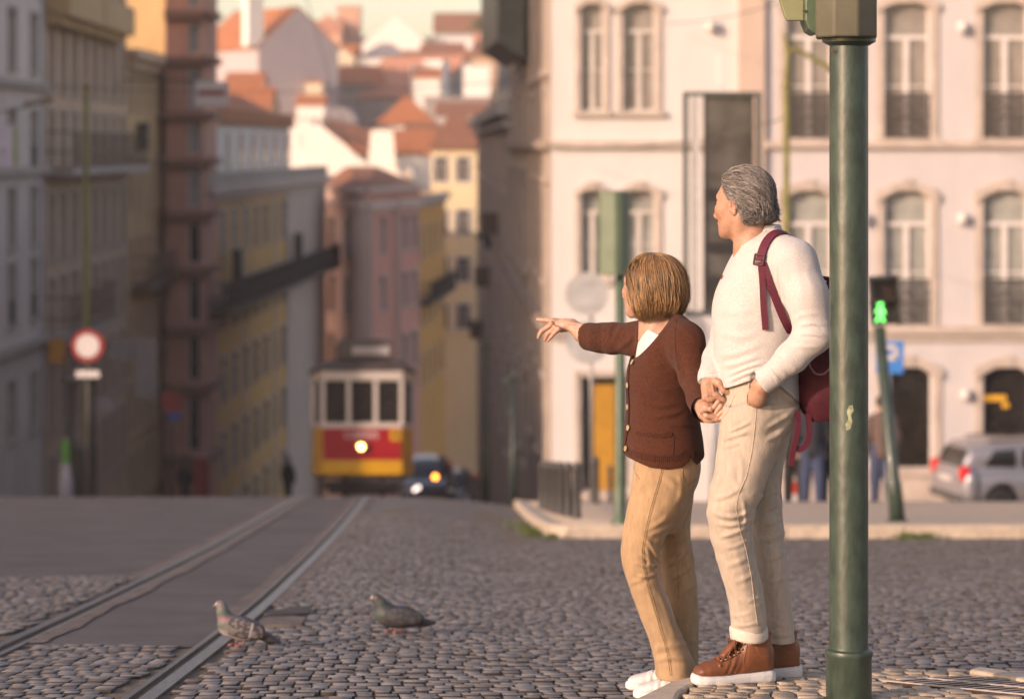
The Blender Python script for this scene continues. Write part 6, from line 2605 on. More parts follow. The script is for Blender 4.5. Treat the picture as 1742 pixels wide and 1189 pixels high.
farl = [(690, 1245, 1360, .11), (745, 1256, 1345, .11), (790, 1262, 1333, .105), (830, 1264, 1328, .10), (870, 1268, 1331, .092), (900, 1273, 1333, .088), (940, 1280, 1337, .084), (980, 1286, 1342, .08), (1020, 1291, 1347, .077, .015), (1060, 1296, 1351, .074, .025), (1094, 1297, 1353, .072, .03)]
s.stack(zstack(qm, farl, .12), k=.02)
# hand in the pocket pushes the cloth out
s.ell(qm(1284, 712, -.155), (.055, .04, .06), k=.04)
NEAR, FARY = 8.40, 8.62
s.folds([([(1226, 748), (1248, 742), (1278, 732)], .008, .009), ([(1234, 736), (1258, 727), (1281, 714)], .007, .008), ([(1228, 762), (1245, 757), (1262, 752)], .006, .008),
         ([(1301, 730), (1327, 716), (1357, 696)], .007, .011), ([(1291, 695), (1316, 690), (1356, 688)], .005, .009), ([(1312, 656), (1337, 671), (1358, 686)], .006, .009), ([(1300, 750), (1320, 742), (1340, 728)], .006, .011),
         ([(1241, 790), (1248, 815), (1266, 838)], .006, .012), ([(1226, 790), (1222, 812), (1216, 835)], .006, .014), ([(1256, 770), (1262, 800), (1258, 830)], .004, .010),
         ([(1208, 848), (1236, 843), (1268, 824)], .006, .010), ([(1208, 868), (1244, 880), (1282, 866)], .009, .009), ([(1216, 888), (1248, 894), (1282, 882)], .007, .008), ([(1222, 912), (1246, 908), (1278, 892)], .008, .010),
         ([(1230, 932), (1254, 928), (1280, 914)], .005, .009), ([(1233, 962), (1252, 958), (1276, 946)], .005, .011), ([(1244, 990), (1268, 984), (1290, 968)], .004, .010), ([(1268, 1024), (1282, 1020), (1300, 1012)], .004, .009),
         ([(1240, 1058), (1266, 1064), (1300, 1054)], .005, .008), ([(1242, 1044), (1262, 1046), (1284, 1038)], .003, .008), ([(1262, 850), (1268, 872), (1266, 900)], .006, .008), ([(1246, 930), (1262, 970), (1268, 1010)], .003, .012)], NEAR)
s.folds([([(1287, 846), (1305, 842), (1330, 832)], .007, .010), ([(1292, 866), (1310, 864), (1331, 853)], .007, .009), ([(1296, 888), (1314, 890), (1333, 878)], .006, .009), ([(1294, 921), (1314, 916), (1338, 902)], .007, .010),
         ([(1300, 950), (1318, 948), (1342, 934)], .005, .010), ([(1306, 990), (1322, 988), (1345, 976)], .004, .010), ([(1303, 1066), (1322, 1080), (1350, 1078)], .007, .008), ([(1304, 1046), (1320, 1060), (1346, 1064)], .005, .008), ([(1318, 810), (1324, 840), (1322, 870)], .005, .010)], FARY)
s.each(lambda x, y, z: .007 * np.abs(vnoise(x * 15 + z * 8, y * 14, z * 17 - x * 9)) + .006 * vnoise(x * 13, y * 11, z * 9 + x * 5) + .004 * vnoise(x * 24 + z * 10, y * 20, z * 26) + .003 * np.sin((z * 60 + x * 55) + 6 * vnoise(x * 8, y * 8, z * 8)) * np.exp(-((z - qm(0, 885)[2]) / .10)**2))
tm = s.mesh('trousers', 1)

# --- sweater
s = SDF(qm(1180, 720) - np.array([0, .36, 0]), qm(1425, 376) + np.array([0, .36, 0]), .0036)
s.stack(zstack(qm, M_torso), k=.02, p=2.15)
sh_n, el_n, wr_n = qm(1350, 450, -.165), qm(1384, 570, -.25), qm(1300, 648, -.215)
s.chain([qm(1322, 430, -.10), sh_n, qm(1373, 505, -.22), el_n], [.073, .080, .072, .064], k=.028)
s.chain([el_n, qm(1346, 608, -.245), qm(1314, 638, -.222)], [.062, .053, .044], k=.018)
s.cap(qm(1315, 638, -.223), qm(1296, 652, -.211), .0455, .0425, k=.004)
# far arm: round the front of the belly to the held hands
s.chain([qm(1300, 440, .14), qm(1262, 500, .20), qm(1240, 565, .19)], [.075, .072, .064], k=.035)
s.chain([qm(1240, 565, .19), qm(1222, 610, .10), qm(1209, 640, -.01)], [.062, .055, .046], k=.02)
s.cap(qm(1209, 636, -.005), qm(1207, 652, -.025), .044, .042, k=.004)
def flat_end(a, b, rad):
    a, b = np.array(a), np.array(b)
    u = (b - a) / np.linalg.norm(b - a)
    s.cut(lambda x, y, z: np.maximum(-((x - b[0]) * u[0] + (y - b[1]) * u[1] + (z - b[2]) * u[2]), np.sqrt((x - b[0])**2 + (y - b[1])**2 + (z - b[2])**2) - rad), b - rad, b + rad, k=.002)
flat_end(qm(1313, 640, -.222), qm(1297, 651, -.211), .062)
flat_end(qm(1209, 632, .0), qm(1207, 651, -.022), .058)
# collar: low stand-up neck
s.stack(zstack(qm, [(382, 1290, 1330, .07), (404, 1268, 1330, .075), (432, 1250, 1332, .085)]), k=.012)
s.folds([([(1234, 653), (1266, 637), (1303, 626)], .008, .008), ([(1236, 641), (1266, 627), (1301, 617)], .008, .008), ([(1226, 622), (1256, 618), (1296, 602)], .005, .011), ([(1222, 604), (1256, 600), (1300, 582)], .004, .013),
         ([(1358, 556), (1382, 550), (1410, 556)], .008, .008, 8.4), ([(1352, 572), (1380, 568), (1408, 574)], .007, .008), ([(1348, 545), (1372, 534), (1402, 536)], .005, .009), ([(1346, 590), (1370, 590), (1396, 592)], .004, .009),
         ([(1306, 626), (1316, 638), (1326, 654)], .006, .006), ([(1318, 616), (1330, 630), (1340, 646)], .004, .008), ([(1332, 606), (1346, 618), (1356, 632)], .004, .009), ([(1304, 508), (1330, 514), (1350, 540)], .004, .009),
         ([(1320, 440), (1320, 478), (1332, 520)], .005, .009), ([(1222, 560), (1256, 573), (1298, 558)], .004, .014), ([(1218, 520), (1250, 532), (1290, 522)], .003, .016), ([(1240, 470), (1262, 500), (1270, 540)], .003, .018),
         ([(1346, 440), (1360, 480), (1362, 520)], .003, .016), ([(1330, 660), (1344, 668), (1358, 674)], .005, .008), ([(1280, 460), (1300, 500), (1312, 560)], .0035, .016)], 8.42)
s.folds([([(1198, 628), (1208, 632), (1222, 626)], .004, .007), ([(1202, 612), (1212, 616), (1224, 608)], .004, .008)], 8.7)
zc = np.array([(1180, 652), (1226, 658), (1233, 656), (1262, 643), (1290, 634), (1304, 632), (1318, 648), (1340, 668), (1359, 684), (1430, 690)])
s.each(lambda x, y, z: .005 * np.abs(vnoise(x * 13 + z * 7, y * 12, z * 14 - x * 8)) + .006 * vnoise(x * 11, y * 10, z * 8) + .003 * vnoise(x * 22, y * 20, z * 22 + x * 12))
hemx = np.array([qm(a, b)[0] for a, b in zc])
hemz = np.array([qm(a, b)[2] for a, b in zc])
arm_lo = qm(0, 0, -.2)
def hemcut(x, y, z):
    h_ = z - np.interp(x, hemx, hemz)
    arm = np.minimum(np.where((y < 8.44 - .17) & (x < qm(1345, 0)[0]), 1.0, -1.0), 1.0)     # keep the near forearm
    arm2 = np.where(x < qm(1222, 0)[0], 1.0, -1.0)
    return np.maximum(np.maximum(h_, np.where(arm > 0, np.minimum(.02, z - qm(0, 668)[2]), -1)), np.where(arm2 > 0, np.minimum(.02, z - qm(0, 664)[2]), -1))
# open neck
s.chain([qm(1288, 372, 0), qm(1284, 410, 0)], [.060, .052], k=.004, op='-')
tmp = SDF(s.lo, s.lo + s.h * (s.n - 1), s.h)
s.cut(lambda x, y, z: hemcut(x + 0 * z + 0 * y, y + 0 * x + 0 * z, z + 0 * x + 0 * y), k=.004)
sw = s.mesh('sweater', 1)

# --- body: head, neck, hands, hidden torso and limbs
hd_m = head_frame(qm(1264, 346, -.0), 39, 2)
hs = head_sdf(.0022, True)
hv = hs.mesh('head', 1)
hvw = (to_world(hv[0], hd_m), hv[1])

def hand_man_pocket():
    s = SDF(qm(1262, 720) - np.array([0, .32, 0]), qm(1322, 630) + np.array([0, -.08, 0]), .0026)
    s.chain([qm(1312, 640, -.222), qm(1296, 655, -.212), qm(1288, 676, -.19)], [.029, .030, .036], k=.014)
    b = [qm(1270, 690, -.15), qm(1278, 694, -.15), qm(1287, 696, -.15), qm(1295, 696, -.15)]
    for i, p in enumerate(b):
        s.chain([qm(1282 + i * 3, 672, -.17), p, p + np.array([-.008 + .004 * i, .01, -.035])], [.014, .0095, .008], k=.006)
    s.chain([qm(1284, 668, -.20), qm(1272, 684, -.19)], [.013, .010], k=.006)
    return s.mesh('h', 1)

def zpx(q, x, y, dy):
    return q(x, y, dy)

def hand_man_hold():
    """his right hand round hers, back of the hand towards the camera"""
    Z = lambda x, y, d: qm(1180 + x / 10.81, 620 + y / 10.81, d)
    s = SDF(qm(1180, 730, -.10) - np.array([0, .06, 0]), qm(1262, 632, .0) + np.array([0, .06, 0]), .0016)
    s.cap(qm(1208, 636, -.01), qm(1207, 657, -.03), .029, .030, k=.01)
    s.ell(Z(300, 430, -.045), (.026, .018, .038), k=.016)
    s.ell(Z(330, 560, -.052), (.024, .015, .022), k=.014)
    s.ell(Z(235, 520, -.045), (.014, .014, .036), k=.014)
    # index finger, long and straight
    s.chain([Z(420, 560, -.062), Z(530, 640, -.062), Z(630, 715, -.052)], [.0120, .0092, .0076], k=.004)
    # thumb
    s.chain([Z(400, 300, -.052), Z(470, 350, -.062), Z(545, 480, -.07), Z(680, 530, -.068)], [.014, .0125, .0098, .0078], k=.005)
    # remaining fingers go down round her hand
    for (x0, y0, x1, y1, x2, y2, d) in ((330, 620, 330, 760, 400, 860, -.03), (270, 620, 255, 770, 320, 900, -.03), (215, 600, 190, 780, 250, 900, -.025)):
        s.chain([Z(x0, y0, d - .02), Z(x1, y1, d - .012), Z(x2, y2, d + .01)], [.0125, .0105, .009], k=.005)
    # knuckle bumps
    for x, y in ((400, 590), (330, 640), (265, 640), (205, 620)):
        s.ell(Z(x, y, -.060), (.009, .008, .009), k=.008)
    for x in (360, 300, 245):
        s.chain([Z(x - 20, 380, -.064), Z(x + 15, 560, -.068)], [.003, .0035], k=.007)
    return s.mesh('h', 1)

def body_core(q, keys):
    lo = np.array([1e9] * 3)
    hi = -lo
    for k in keys:
        for p, r in zip(k[0], k[1]):
            lo = np.minimum(lo, np.array(p) - r)
            hi = np.maximum(hi, np.array(p) + r)
    s = SDF(lo - .04, hi + .04, .010)
    for pts, rs in keys:
        s.chain(pts, rs, k=.04)
    return s.mesh('core', 1)

core = body_core(qm, [
    ([qm(1296, 400, 0), qm(1305, 470, 0), qm(1300, 560, 0), qm(1296, 640, 0), qm(1293, 690, 0)], [.055, .12, .125, .11, .11]),
    ([qm(1310, 440, -.06), qm(1346, 450, -.155), qm(1366, 505, -.22), qm(1377, 570, -.25)], [.07, .055, .05, .042]),
    ([qm(1377, 570, -.25), qm(1342, 610, -.24), qm(1303, 648, -.214)], [.042, .036, .028]),
    ([qm(1305, 440, .06), qm(1300, 440, .14), qm(1262, 500, .19), qm(1240, 565, .18)], [.07, .055, .048, .042]),
    ([qm(1240, 565, .18), qm(1222, 610, .10), qm(1208, 645, -.015)], [.042, .036, .028]),
    ([qm(1293, 690, -.06), qm(1250, 860, -.085), qm(1246, 900, -.075), qm(1274, 1070, -.0), qm(1276, 1110, .003)], [.085, .055, .05, .036, .033]),
    ([qm(1300, 690, .07), qm(1300, 860, .12), qm(1305, 900, .12), qm(1324, 1070, .145), qm(1328, 1110, .152)], [.085, .055, .05, .036, .033]),
])
V, Q = join_vq([hvw, hand_man_hold(), hand_man_pocket(), core])

def skin_tint(V, nh, hv_local, male):
    C = np.ones((len(V), 3))
    x, y, z = hv_local[:, 0], hv_local[:, 1], hv_local[:, 2]
    lips = np.exp(-(((x - .095) / .012)**2 + (y / .024)**2 + ((z + .0745) / .010)**2))
    blush = np.exp(-(((x - .07) / .03)**2 + ((np.abs(y) - .045) / .025)**2 + ((z + .03) / .025)**2)) + .8 * np.exp(-(((x - .105) / .02)**2 + (y / .02)**2 + ((z + .04) / .015)**2))
    ear = np.exp(-(((x + .014) / .02)**2 + ((np.abs(y) - .085) / .012)**2 + (z / .035)**2))
    beard = np.exp(-((x - .05) / .05)**2 - ((z + .095) / .03)**2) * (.9 if male else 0)
    c = np.ones((nh, 3))
    c *= (1 - .35 * lips)[:, None] * np.array([1, 1, 1])
    c[:, 1:] *= (1 - .30 * lips - .16 * np.clip(blush, 0, 1) - .18 * ear)[:, None]
    c *= (1 - .12 * beard)[:, None]
    eye = (np.sqrt((x - .074)**2 + (np.abs(y) - .031)**2 + (z - .004)**2) < .0150) & (x > .078)
    c[eye] = (1.15, 1.9, 2.5)
    iris = eye & (np.sqrt((np.abs(y) - .031)**2 + (z - .004)**2) < .0055)
    c[iris] = (.10, .12, .12)
    brow = np.exp(-(((z - .030 + .12 * (np.abs(y) - .03)**2 * 30) / .0045)**2)) * (np.abs(np.abs(y) - .034) < .020) * (x > .055)
    c *= (1 - .6 * brow)[:, None]
    C[:nh] = c
    return C

man = vq_obj('person', V, Q, M_skin_m, None, foot_m, skin_tint(V, len(hv[0]), hv[0], True))
tag(man, 'grey haired man in cream sweater and beige trousers with a hand in his pocket', 'person', 'couple on the corner')
o = vq_obj('trousers', tm[0], tm[1], M_pants_m, man)
o = vq_obj('sweater', sw[0], sw[1], M_sweater, man)
bt, bs = bvh_of(*tm), bvh_of(*sw)

# seams, pocket, turn-ups
mb = MB()
for path in ([(1287, 690), (1284, 730), (1279, 770), (1270, 810), (1257, 838), (1252, 862), (1258, 900), (1268, 930), (1278, 980), (1284, 1030), (1289, 1064)],
             [(1293, 840), (1300, 880), (1310, 930), (1316, 990), (1319, 1050), (1320, 1085)], [(1222, 720), (1238, 700), (1250, 672)]):
    for off in (0.0,):
        P_, N_ = drape(bt, [(x + off, y) for x, y in path], 130, .0006)
        if len(P_) > 4:
            mb.tube(smooth_path(P_, 1), .0017, 6)
P_, N_ = drape(bt, [(1275, 648), (1274, 662), (1280, 676), (1288, 688), (1296, 678), (1304, 668)], 16, .002)
if len(P_) > 4:
    mb.tube(P_, .0045, 6)
build_split(mb, 'seam', M_seam_m, man, smooth=True)
def turnup(q, keys, dy, m, name='turn_up'):
    rings = []
    z0, z1 = keys[0], keys[1]
    for (y, xl, xr, ry, g) in keys:
        a, b = q(xl, y, dy), q(xr, y, dy)
        c = (a + b) / 2
        rx = (b[0] - a[0]) / 2
        rings.append([Vector((c[0] + (rx + g) * math.cos(t), c[1] + (ry + g) * math.sin(t), c[2] + .004 * math.sin(2 * t + 1))) for t in np.linspace(0, 2 * math.pi, 40, endpoint=False)])
    mb = MB()
    mb.loft(rings, caps=False)
    return mb
mb = turnup(qm, [(1087, 1243, 1306, .070, -.004), (1085, 1244, 1305, .070, .003), (1082, 1244, 1305, .070, .0045), (1072, 1243, 1304, .071, .005), (1067, 1243, 1303, .071, .004), (1065, 1243, 1303, .071, -.002)], .003, M_cuff)
mb.build('turn_up', M_cuff, man, smooth=True)

# collar rib edge and sleeve seam as shallow ridges
mb = MB()
for path in ([(1251, 424), (1262, 419), (1276, 412), (1292, 402), (1304, 393)], [(1249, 437), (1266, 431), (1284, 422), (1300, 410)],
             [(1344, 402), (1330, 412), (1322, 435), (1322, 470), (1326, 505), (1330, 535)], [(1308, 626), (1318, 636), (1327, 650)], [(1200, 628), (1210, 634), (1222, 632)]):
    P_, N_ = drape(bs, path, 22, -.0006)
    if len(P_) > 4:
        mb.tube(smooth_path(P_), .0028, 6)
build_split(mb, 'knit_seam', mat('cream_seam', (.62, .55, .49), .95, .1, 200), man, smooth=True)

# --- boots
def boot(q, xt, xh, yb, dy, turn, laces, ycol, label):
    """local frame: x from heel (0) to toe, z up from the ground"""
    L = .288
    s = SDF((-.03, -.08, -.01), (L + .03, .08, .22), .0026)
    sole = SDF((-.03, -.08, -.012), (L + .03, .08, .10), .0026)
    K = [(-.012, 0, .022, .026, .020), (.0, 0, .024, .036, .024), (.03, 0, .024, .041, .025), (.09, 0, .022, .040, .023), (.16, 0, .019, .047, .020), (.22, 0, .019, .050, .020), (.265, 0, .020, .043, .0195), (.288, 0, .0215, .026, .0165), (.293, 0, .022, .014, .012)]
    sole.stack(K, axis=0, p=3.2, k=0)
    sv = sole.mesh('sole', 1)
    U = [(.004, 0, .075, .026, .045), (.02, 0, .085, .034, .060), (.05, 0, .088, .038, .068), (.09, 0, .085, .039, .062), (.13, 0, .072, .040, .048), (.17, 0, .060, .043, .036), (.21, 0, .054, .045, .030), (.25, 0, .049, .041, .024), (.275, 0, .045, .029, .017), (.284, 0, .042, .015, .010)]
    s.stack(U, axis=0, p=2.4, k=.01)
    s.stack([(.06, .062, 0, .060, .036), (.10, .058, 0, .056, .039), (.14, .060, 0, .056, .041), (.172, .062, 0, .058, .043)], axis=2, p=2.3, k=.03)
    s.stack([(.13, .062, 0, .046, .033), (.20, .064, 0, .048, .036)], axis=2, k=.004, op='-')
    s.cap((.205, -.045, .075), (.205, .045, .075), .003, k=.006)
    s.each(lambda x, y, z: .003 * vnoise(x * 30, y * 30, z * 40) * (x < .2) + .0016 * np.sin(x * 260 + z * 120) * np.exp(-((x - .16) / .03)**2))
    uv = s.mesh('upper', 1)
    base = q((xt + xh) / 2, yb, dy)
    zt, zh = q(xt, yb, dy), q(xh, yb, dy)
    a = R(turn)
    fx = Vector((-math.cos(a), math.sin(a), 0))
    sl = -.1 * fx.y - .004
    fx = Vector((fx.x, fx.y, sl)).normalized()
    ly = Vector((0, 0, 1)).cross(fx).normalized()
    uz = fx.cross(ly)
    M3 = np.array(Matrix((fx, ly, uz)).transposed())
    heel = np.array(q(xh, yb, dy)) + np.array(fx) * .014
    T = lambda v: v @ M3.T + heel
    b = vq_obj('boot', T(uv[0]), uv[1], M_boot, man)
    sv_o = vq_obj('sole', T(sv[0]), sv[1], M_sole, b)
    bv = bvh_of(uv[0], uv[1])
    mbl = MB()
    mbe = MB()
    if laces:
        top = []
        for k in range(7):
            t = k / 6
            x = lerp(.200, .118, t)
            z = lerp(.085, .150, t)
            for sgn in (-1, 1):
                loc, n, _, _ = bv.ray_cast(Vector((x + .03, sgn * .022, z + .06)), Vector((-.45, 0, -.89)), 1)
                if loc is None:
                    continue
                top.append((k, sgn, loc + n * .003))
        d = {(k, g): p for k, g, p in top}
        for k in range(7):
            if (k, -1) in d and (k, 1) in d:
                m_ = (d[k, -1] + d[k, 1]) / 2 + Vector((.004, 0, .006))
                mbl.tube([Vector(T(np.array(p))) for p in (d[k, -1], m_, d[k, 1])], .0036, 6)
                if k < 6 and (k + 1, 1) in d and (k + 1, -1) in d:
                    for g in (-1, 1):
                        m2 = (d[k, g] + d[k + 1, -g]) / 2 + Vector((.006, 0, .009))
                        mbl.tube([Vector(T(np.array(p))) for p in (d[k, g], m2, d[k + 1, -g])], .0036, 6)
            for g in (-1, 1):
                if (k, g) in d:
                    c = d[k, g] + Vector((-.004, g * .007, -.001))
                    mbe.lathe([(.0052, -.002), (.0062, 0), (.0052, .002), (.0028, .002), (.0028, -.002)], T(np.array(c)), 10, Matrix.Rotation(R(-50 * g), 3, 'X'))
        if (6, 1) in d and (6, -1) in d:
            c = (d[6, 1] + d[6, -1]) / 2 + Vector((.012, 0, .006))
            for g in (-1, 1):
                lp = [c, c + Vector((.012, g * .018, .014)), c + Vector((.022, g * .034, -.002)), c + Vector((.018, g * .030, -.024)), c + Vector((.006, g * .010, -.006))]
                mbl.tube([Vector(T(np.array(p))) for p in lp], .0036, 6)
                lp = [c, c + Vector((.016, g * .012, -.01)), c + Vector((.036, g * .026, -.034)), c + Vector((.046, g * .030, -.052))]
                mbl.tube([Vector(T(np.array(p))) for p in lp], .0036, 6)
            mbl.tube([Vector(T(np.array(c + Vector((0, -.008, 0))))), Vector(T(np.array(c + Vector((.004, .008, .002)))))], .007, 8)
        # tongue
        tg = [Vector((lerp(.19, .100, t), 0, lerp(.090, .186, t) + .004)) for t in np.linspace(0, 1, 8)]
        rings = []
        for i_, p in enumerate(tg):
            wv = .024 + .006 * i_ / 7
            rings.append([p + Vector((0, -wv, -.008)), p + Vector((.004, 0, .002)), p + Vector((0, wv, -.008)), p + Vector((-.006, 0, -.006))])
        mt = MB()
        mt.v = []
        for r_ in rings:
            pass
        mt.loft([[Vector(T(np.array(p))) for p in r_] for r_ in rings])
        mt.build('tongue', M_boot, b, smooth=True)
        mbl.build('lace', M_lace, b, smooth=True)
        build_split(mbe, 'eyelet', mat('brass_eyelet', (.42, .30, .18), .35, .1, 20, metal=.8), b, smooth=True)
    ms = MB()
    for sgn in (-1,):
        for path in ([(.205, .046, .035), (.198, .044, .062), (.196, .030, .082), (.195, 0, .092)], [(.112, .042, .052), (.120, .042, .085), (.108, .041, .12), (.10, .04, .155)], [(.002, .03, .11), (.03, .040, .10), (.06, .043, .105), (.075, .044, .135)]):
            P_ = []
            for x, y_, z in path:
                loc, n, _, _ = bv.ray_cast(Vector((x, .2, z)), Vector((0, -1, 0)), 1)
                if loc is not None:
                    P_.append(Vector(T(np.array(loc + n * .0003))))
            if len(P_) > 2:
                ms.tube(P_, .0016, 5)
    if ms.v:
        build_split(ms, 'stitching', mat('tan_stitch', (.26, .10, .045), .8), b, smooth=True)
    return b
boot(qm, 1184, 1316, 1159, .034, -17, True, 1083, '')
boot(qm, 1240, 1363, 1151.5, .17, -8, False, 1093, '')

# --- hair of the man
fr_m = hd_m
sc = SDF((-.14, -.12, -.13), (.12, .12, .15), .003)
sc.ell((-.014, 0, .034), (.103, .086, .094), k=.0)
sc.ell((-.058, 0, -.035), (.060, .074, .062), k=.03)
sc.cut(lambda x, y, z: np.minimum((.058 + .35 * np.clip(z - .085, -1, .05) - .315 * np.clip(.10 - z, 0, .2) + 0 * y) - x, z + .068 + .18 * (x + .05) + 0 * y), k=.010)
# clear the ear and face sides
for d in (-1, 1):
    sc.ell((.045, d * .08, -.045), (.05, .035, .055), k=.012, op='-')
    sc.ell((-.012, d * .088, -.022), (.024, .026, .038), k=.010, op='-')
hvq = sc.mesh('hair', 2)
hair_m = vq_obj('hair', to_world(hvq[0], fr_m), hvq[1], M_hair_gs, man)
bh = bvh_of(hvq[0], hvq[1])
hv_v = hvq[0]
# strands: start on the cap, flow back and down, follow the cap
Vn = np.zeros_like(hv_v)
e1 = hv_v[hvq[1][:, 2]] - hv_v[hvq[1][:, 0]]
e2 = hv_v[hvq[1][:, 3]] - hv_v[hvq[1][:, 1]]
fnv = np.cross(e1, e2)
for i in range(4):
    np.add.at(Vn, hvq[1][:, i], fnv)
Vn /= np.maximum(np.linalg.norm(Vn, axis=1, keepdims=True), 1e-9)
cen = np.array((-.015, 0, .02))
if ((hv_v - cen) * Vn).sum() < 0:
    Vn = -Vn
sel = nrg.choice(len(hv_v), 6000)
roots, rn = hv_v[sel], Vn[sel]
ok = ((roots - cen) * rn).sum(1) > .02
roots = roots[ok]
paths, ws = [], []
for p in roots:
    p = Vector(p)
    K = 13
    low = p.z < .0
    Ls = (rng.uniform(.040, .068) if not low else rng.uniform(.020, .040))
    st = Ls / (K - 1)
    pts = []
    curl = rng.uniform(.3, 1.0) * (.0055 if p.z < .03 and p.x < .03 else .0012)
    ph = math.floor(p.z * 60 + p.y * 45) * 1.7 + rng.uniform(-.5, .5)
    cyc = rng.uniform(.9, 1.4)
    lift = rng.uniform(.0005, .0065)
    jd_ = Vector((rng.gauss(0, .22), rng.gauss(0, .22), rng.gauss(0, .22)))
    side = 1 if p.y > 0 else -1
    for k in range(K):
        loc, n, _, _ = bh.find_nearest(p)
        if loc is None:
            break
        if n.dot(loc - Vector(cen)) < 0:
            n = -n
        t = k / (K - 1)
        pos = loc + n * (lift * (.4 + t) + .001)
        dirv = Vector((-1.0, .22 * side * max(0, loc.z) * 8, -.30 - 6 * max(0, .05 - loc.z) if loc.x < .03 else -.28))
        if loc.z < -.02:
            dirv = Vector((-.45, -.2 * side, -1.0))
        dirv = dirv + jd_
        dirv = dirv - n * dirv.dot(n)
        if dirv.length < 1e-5:
            break
        dirv.normalize()
        b_ = dirv.cross(n)
        w_ = math.sin(ph + t * 2 * math.pi * cyc)
        pos = pos + b_ * curl * w_ * t * 1.6 + n * curl * .9 * (1 + math.cos(ph + t * 2 * math.pi * cyc)) * t
        pts.append(pos)
        p = loc + dirv * st
    if len(pts) == K:
        paths.append([tuple(q) for q in pts])
        ws.append(rng.uniform(.0005, .0011))
# loose wisps over the forehead and curls at the nape
for _ in range(150):
    y0 = rng.uniform(-.06, .065)
    p = Vector((.045 + rng.uniform(-.02, .012) - 2.5 * y0 * y0, y0, .108 - 4 * y0 * y0))
    d = Vector((-.6, rng.uniform(-.2, .5), rng.uniform(.15, .75))).normalized()
    pts = []
    for k in range(13):
        t = k / 12
        pts.append(tuple(p + d * (.05 * t) + Vector((-.030 * t * t, 0, -.026 * t * t))))
    paths.append(pts)
    ws.append(rng.uniform(.0005, .0009))
for _ in range(420):
    y0 = rng.uniform(-.072, .072)
    p = Vector((-.085 + 4 * y0 * y0 + rng.uniform(-.012, .02), y0, rng.uniform(-.052, -.005)))
    pts = []
    r_ = rng.uniform(.006, .013)
    g = 1 if rng.random() < .6 else -1
    a0 = rng.uniform(0, 6.28)
    ax_ = Vector((p.x + .015, p.y * 1.1, 0)).normalized()
    tz_ = Vector((-ax_.y, ax_.x, 0))
    for k in range(13):
        t = k / 12
        a = t * 4.2
        pts.append(tuple(p + ax_ * (.010 + r_ * (1 - math.cos(a))) + tz_ * (r_ * .9 * math.sin(a) * g) + Vector((0, 0, -.026 * t + .012 * t * t * (a0 / 6.28)))))
    paths.append(pts)
    ws.append(rng.uniform(.0006, .0012))
W_ = to_world(np.array(paths).reshape(-1, 3), fr_m).reshape(len(paths), -1, 3)
hair_tubes(W_, ws, 'hair_strands', M_hair_g, hair_m)

# =================================================================== the woman
qw = figure(8.88)
foot_w = qw(1125, 1186)
# --- trousers
s = SDF(qw(1040, 1160) - np.array([0, .34, 0]), qw(1215, 735) + np.array([0, .34, 0]), .0036)
s.stack(zstack(qw, [(745, 1082, 1190, .15), (780, 1080, 1192, .155), (810, 1078, 1190, .16), (840, 1078, 1178, .155), (880, 1085, 1165, .13), (905, 1095, 1150, .08)]), k=.03)
near = [(770, 1082, 1190, .055), (810, 1077, 1184, .075), (850, 1068, 1168, .092), (880, 1062, 1150, .097), (910, 1057, 1134, .093), (935, 1055, 1125, .088), (955, 1057, 1120, .084), (980, 1064, 1121, .082), (1010, 1074, 1131, .082),
        (1040, 1085, 1144, .084), (1070, 1096, 1157, .087), (1100, 1106, 1170, .092), (1125, 1112, 1180, .096), (1150, 1113, 1186, .098)]
s.stack(zstack(qw, near, -.09), k=.015)
farw = [(770, 1090, 1185, .055), (820, 1094, 1182, .09), (860, 1100, 1178, .10), (900, 1108, 1176, .094), (940, 1115, 1180, .088), (980, 1121, 1185, .086), (1020, 1124, 1188, .086), (1060, 1125, 1189, .088), (1100, 1122, 1189, .092), (1142, 1114, 1189, .098)]
s.stack(zstack(qw, farw, .11), k=.015)
s.folds([([(1090, 912), (1116, 940), (1124, 975)], .010, .010), ([(1086, 938), (1106, 953), (1122, 968)], .009, .008), ([(1076, 955), (1100, 962), (1122, 962)], .007, .008), ([(1080, 976), (1102, 980), (1124, 972)], .008, .008),
         ([(1066, 994), (1084, 988), (1104, 976)], .005, .010), ([(1160, 892), (1128, 902), (1100, 914)], .006, .011), ([(1140, 870), (1120, 892), (1092, 902)], .005, .011), ([(1086, 802), (1130, 812), (1164, 842)], .005, .012),
         ([(1112, 1126), (1142, 1118), (1180, 1124)], .007, .011), ([(1110, 1104), (1140, 1098), (1174, 1096)], .005, .012), ([(1096, 1010), (1114, 1040), (1120, 1080)], .004, .014), ([(1120, 1000), (1136, 1040), (1150, 1090)], .004, .013),
         ([(1072, 880), (1078, 910), (1070, 940)], .004, .013), ([(1084, 820), (1090, 850), (1086, 890)], .004, .014), ([(1150, 800), (1160, 830), (1150, 862)], .005, .012), ([(1096, 925), (1104, 945), (1104, 970)], .006, .008)], 8.83)
s.folds([([(1128, 962), (1152, 952), (1176, 924)], .008, .009), ([(1136, 984), (1158, 976), (1180, 956)], .007, .009), ([(1140, 925), (1158, 918), (1175, 900)], .006, .010), ([(1146, 1010), (1164, 1004), (1186, 992)], .004, .011), ([(1160, 1098), (1174, 1090), (1188, 1092)], .005, .010)], 9.05)
s.each(lambda x, y, z: .007 * np.abs(vnoise(x * 15 + z * 8, y * 14, z * 16 - x * 9)) + .006 * vnoise(x * 12, y * 11, z * 8 + x * 4) + .004 * vnoise(x * 24 + z * 12, y * 20, z * 24))
tw_ = s.mesh('trousers', 1)

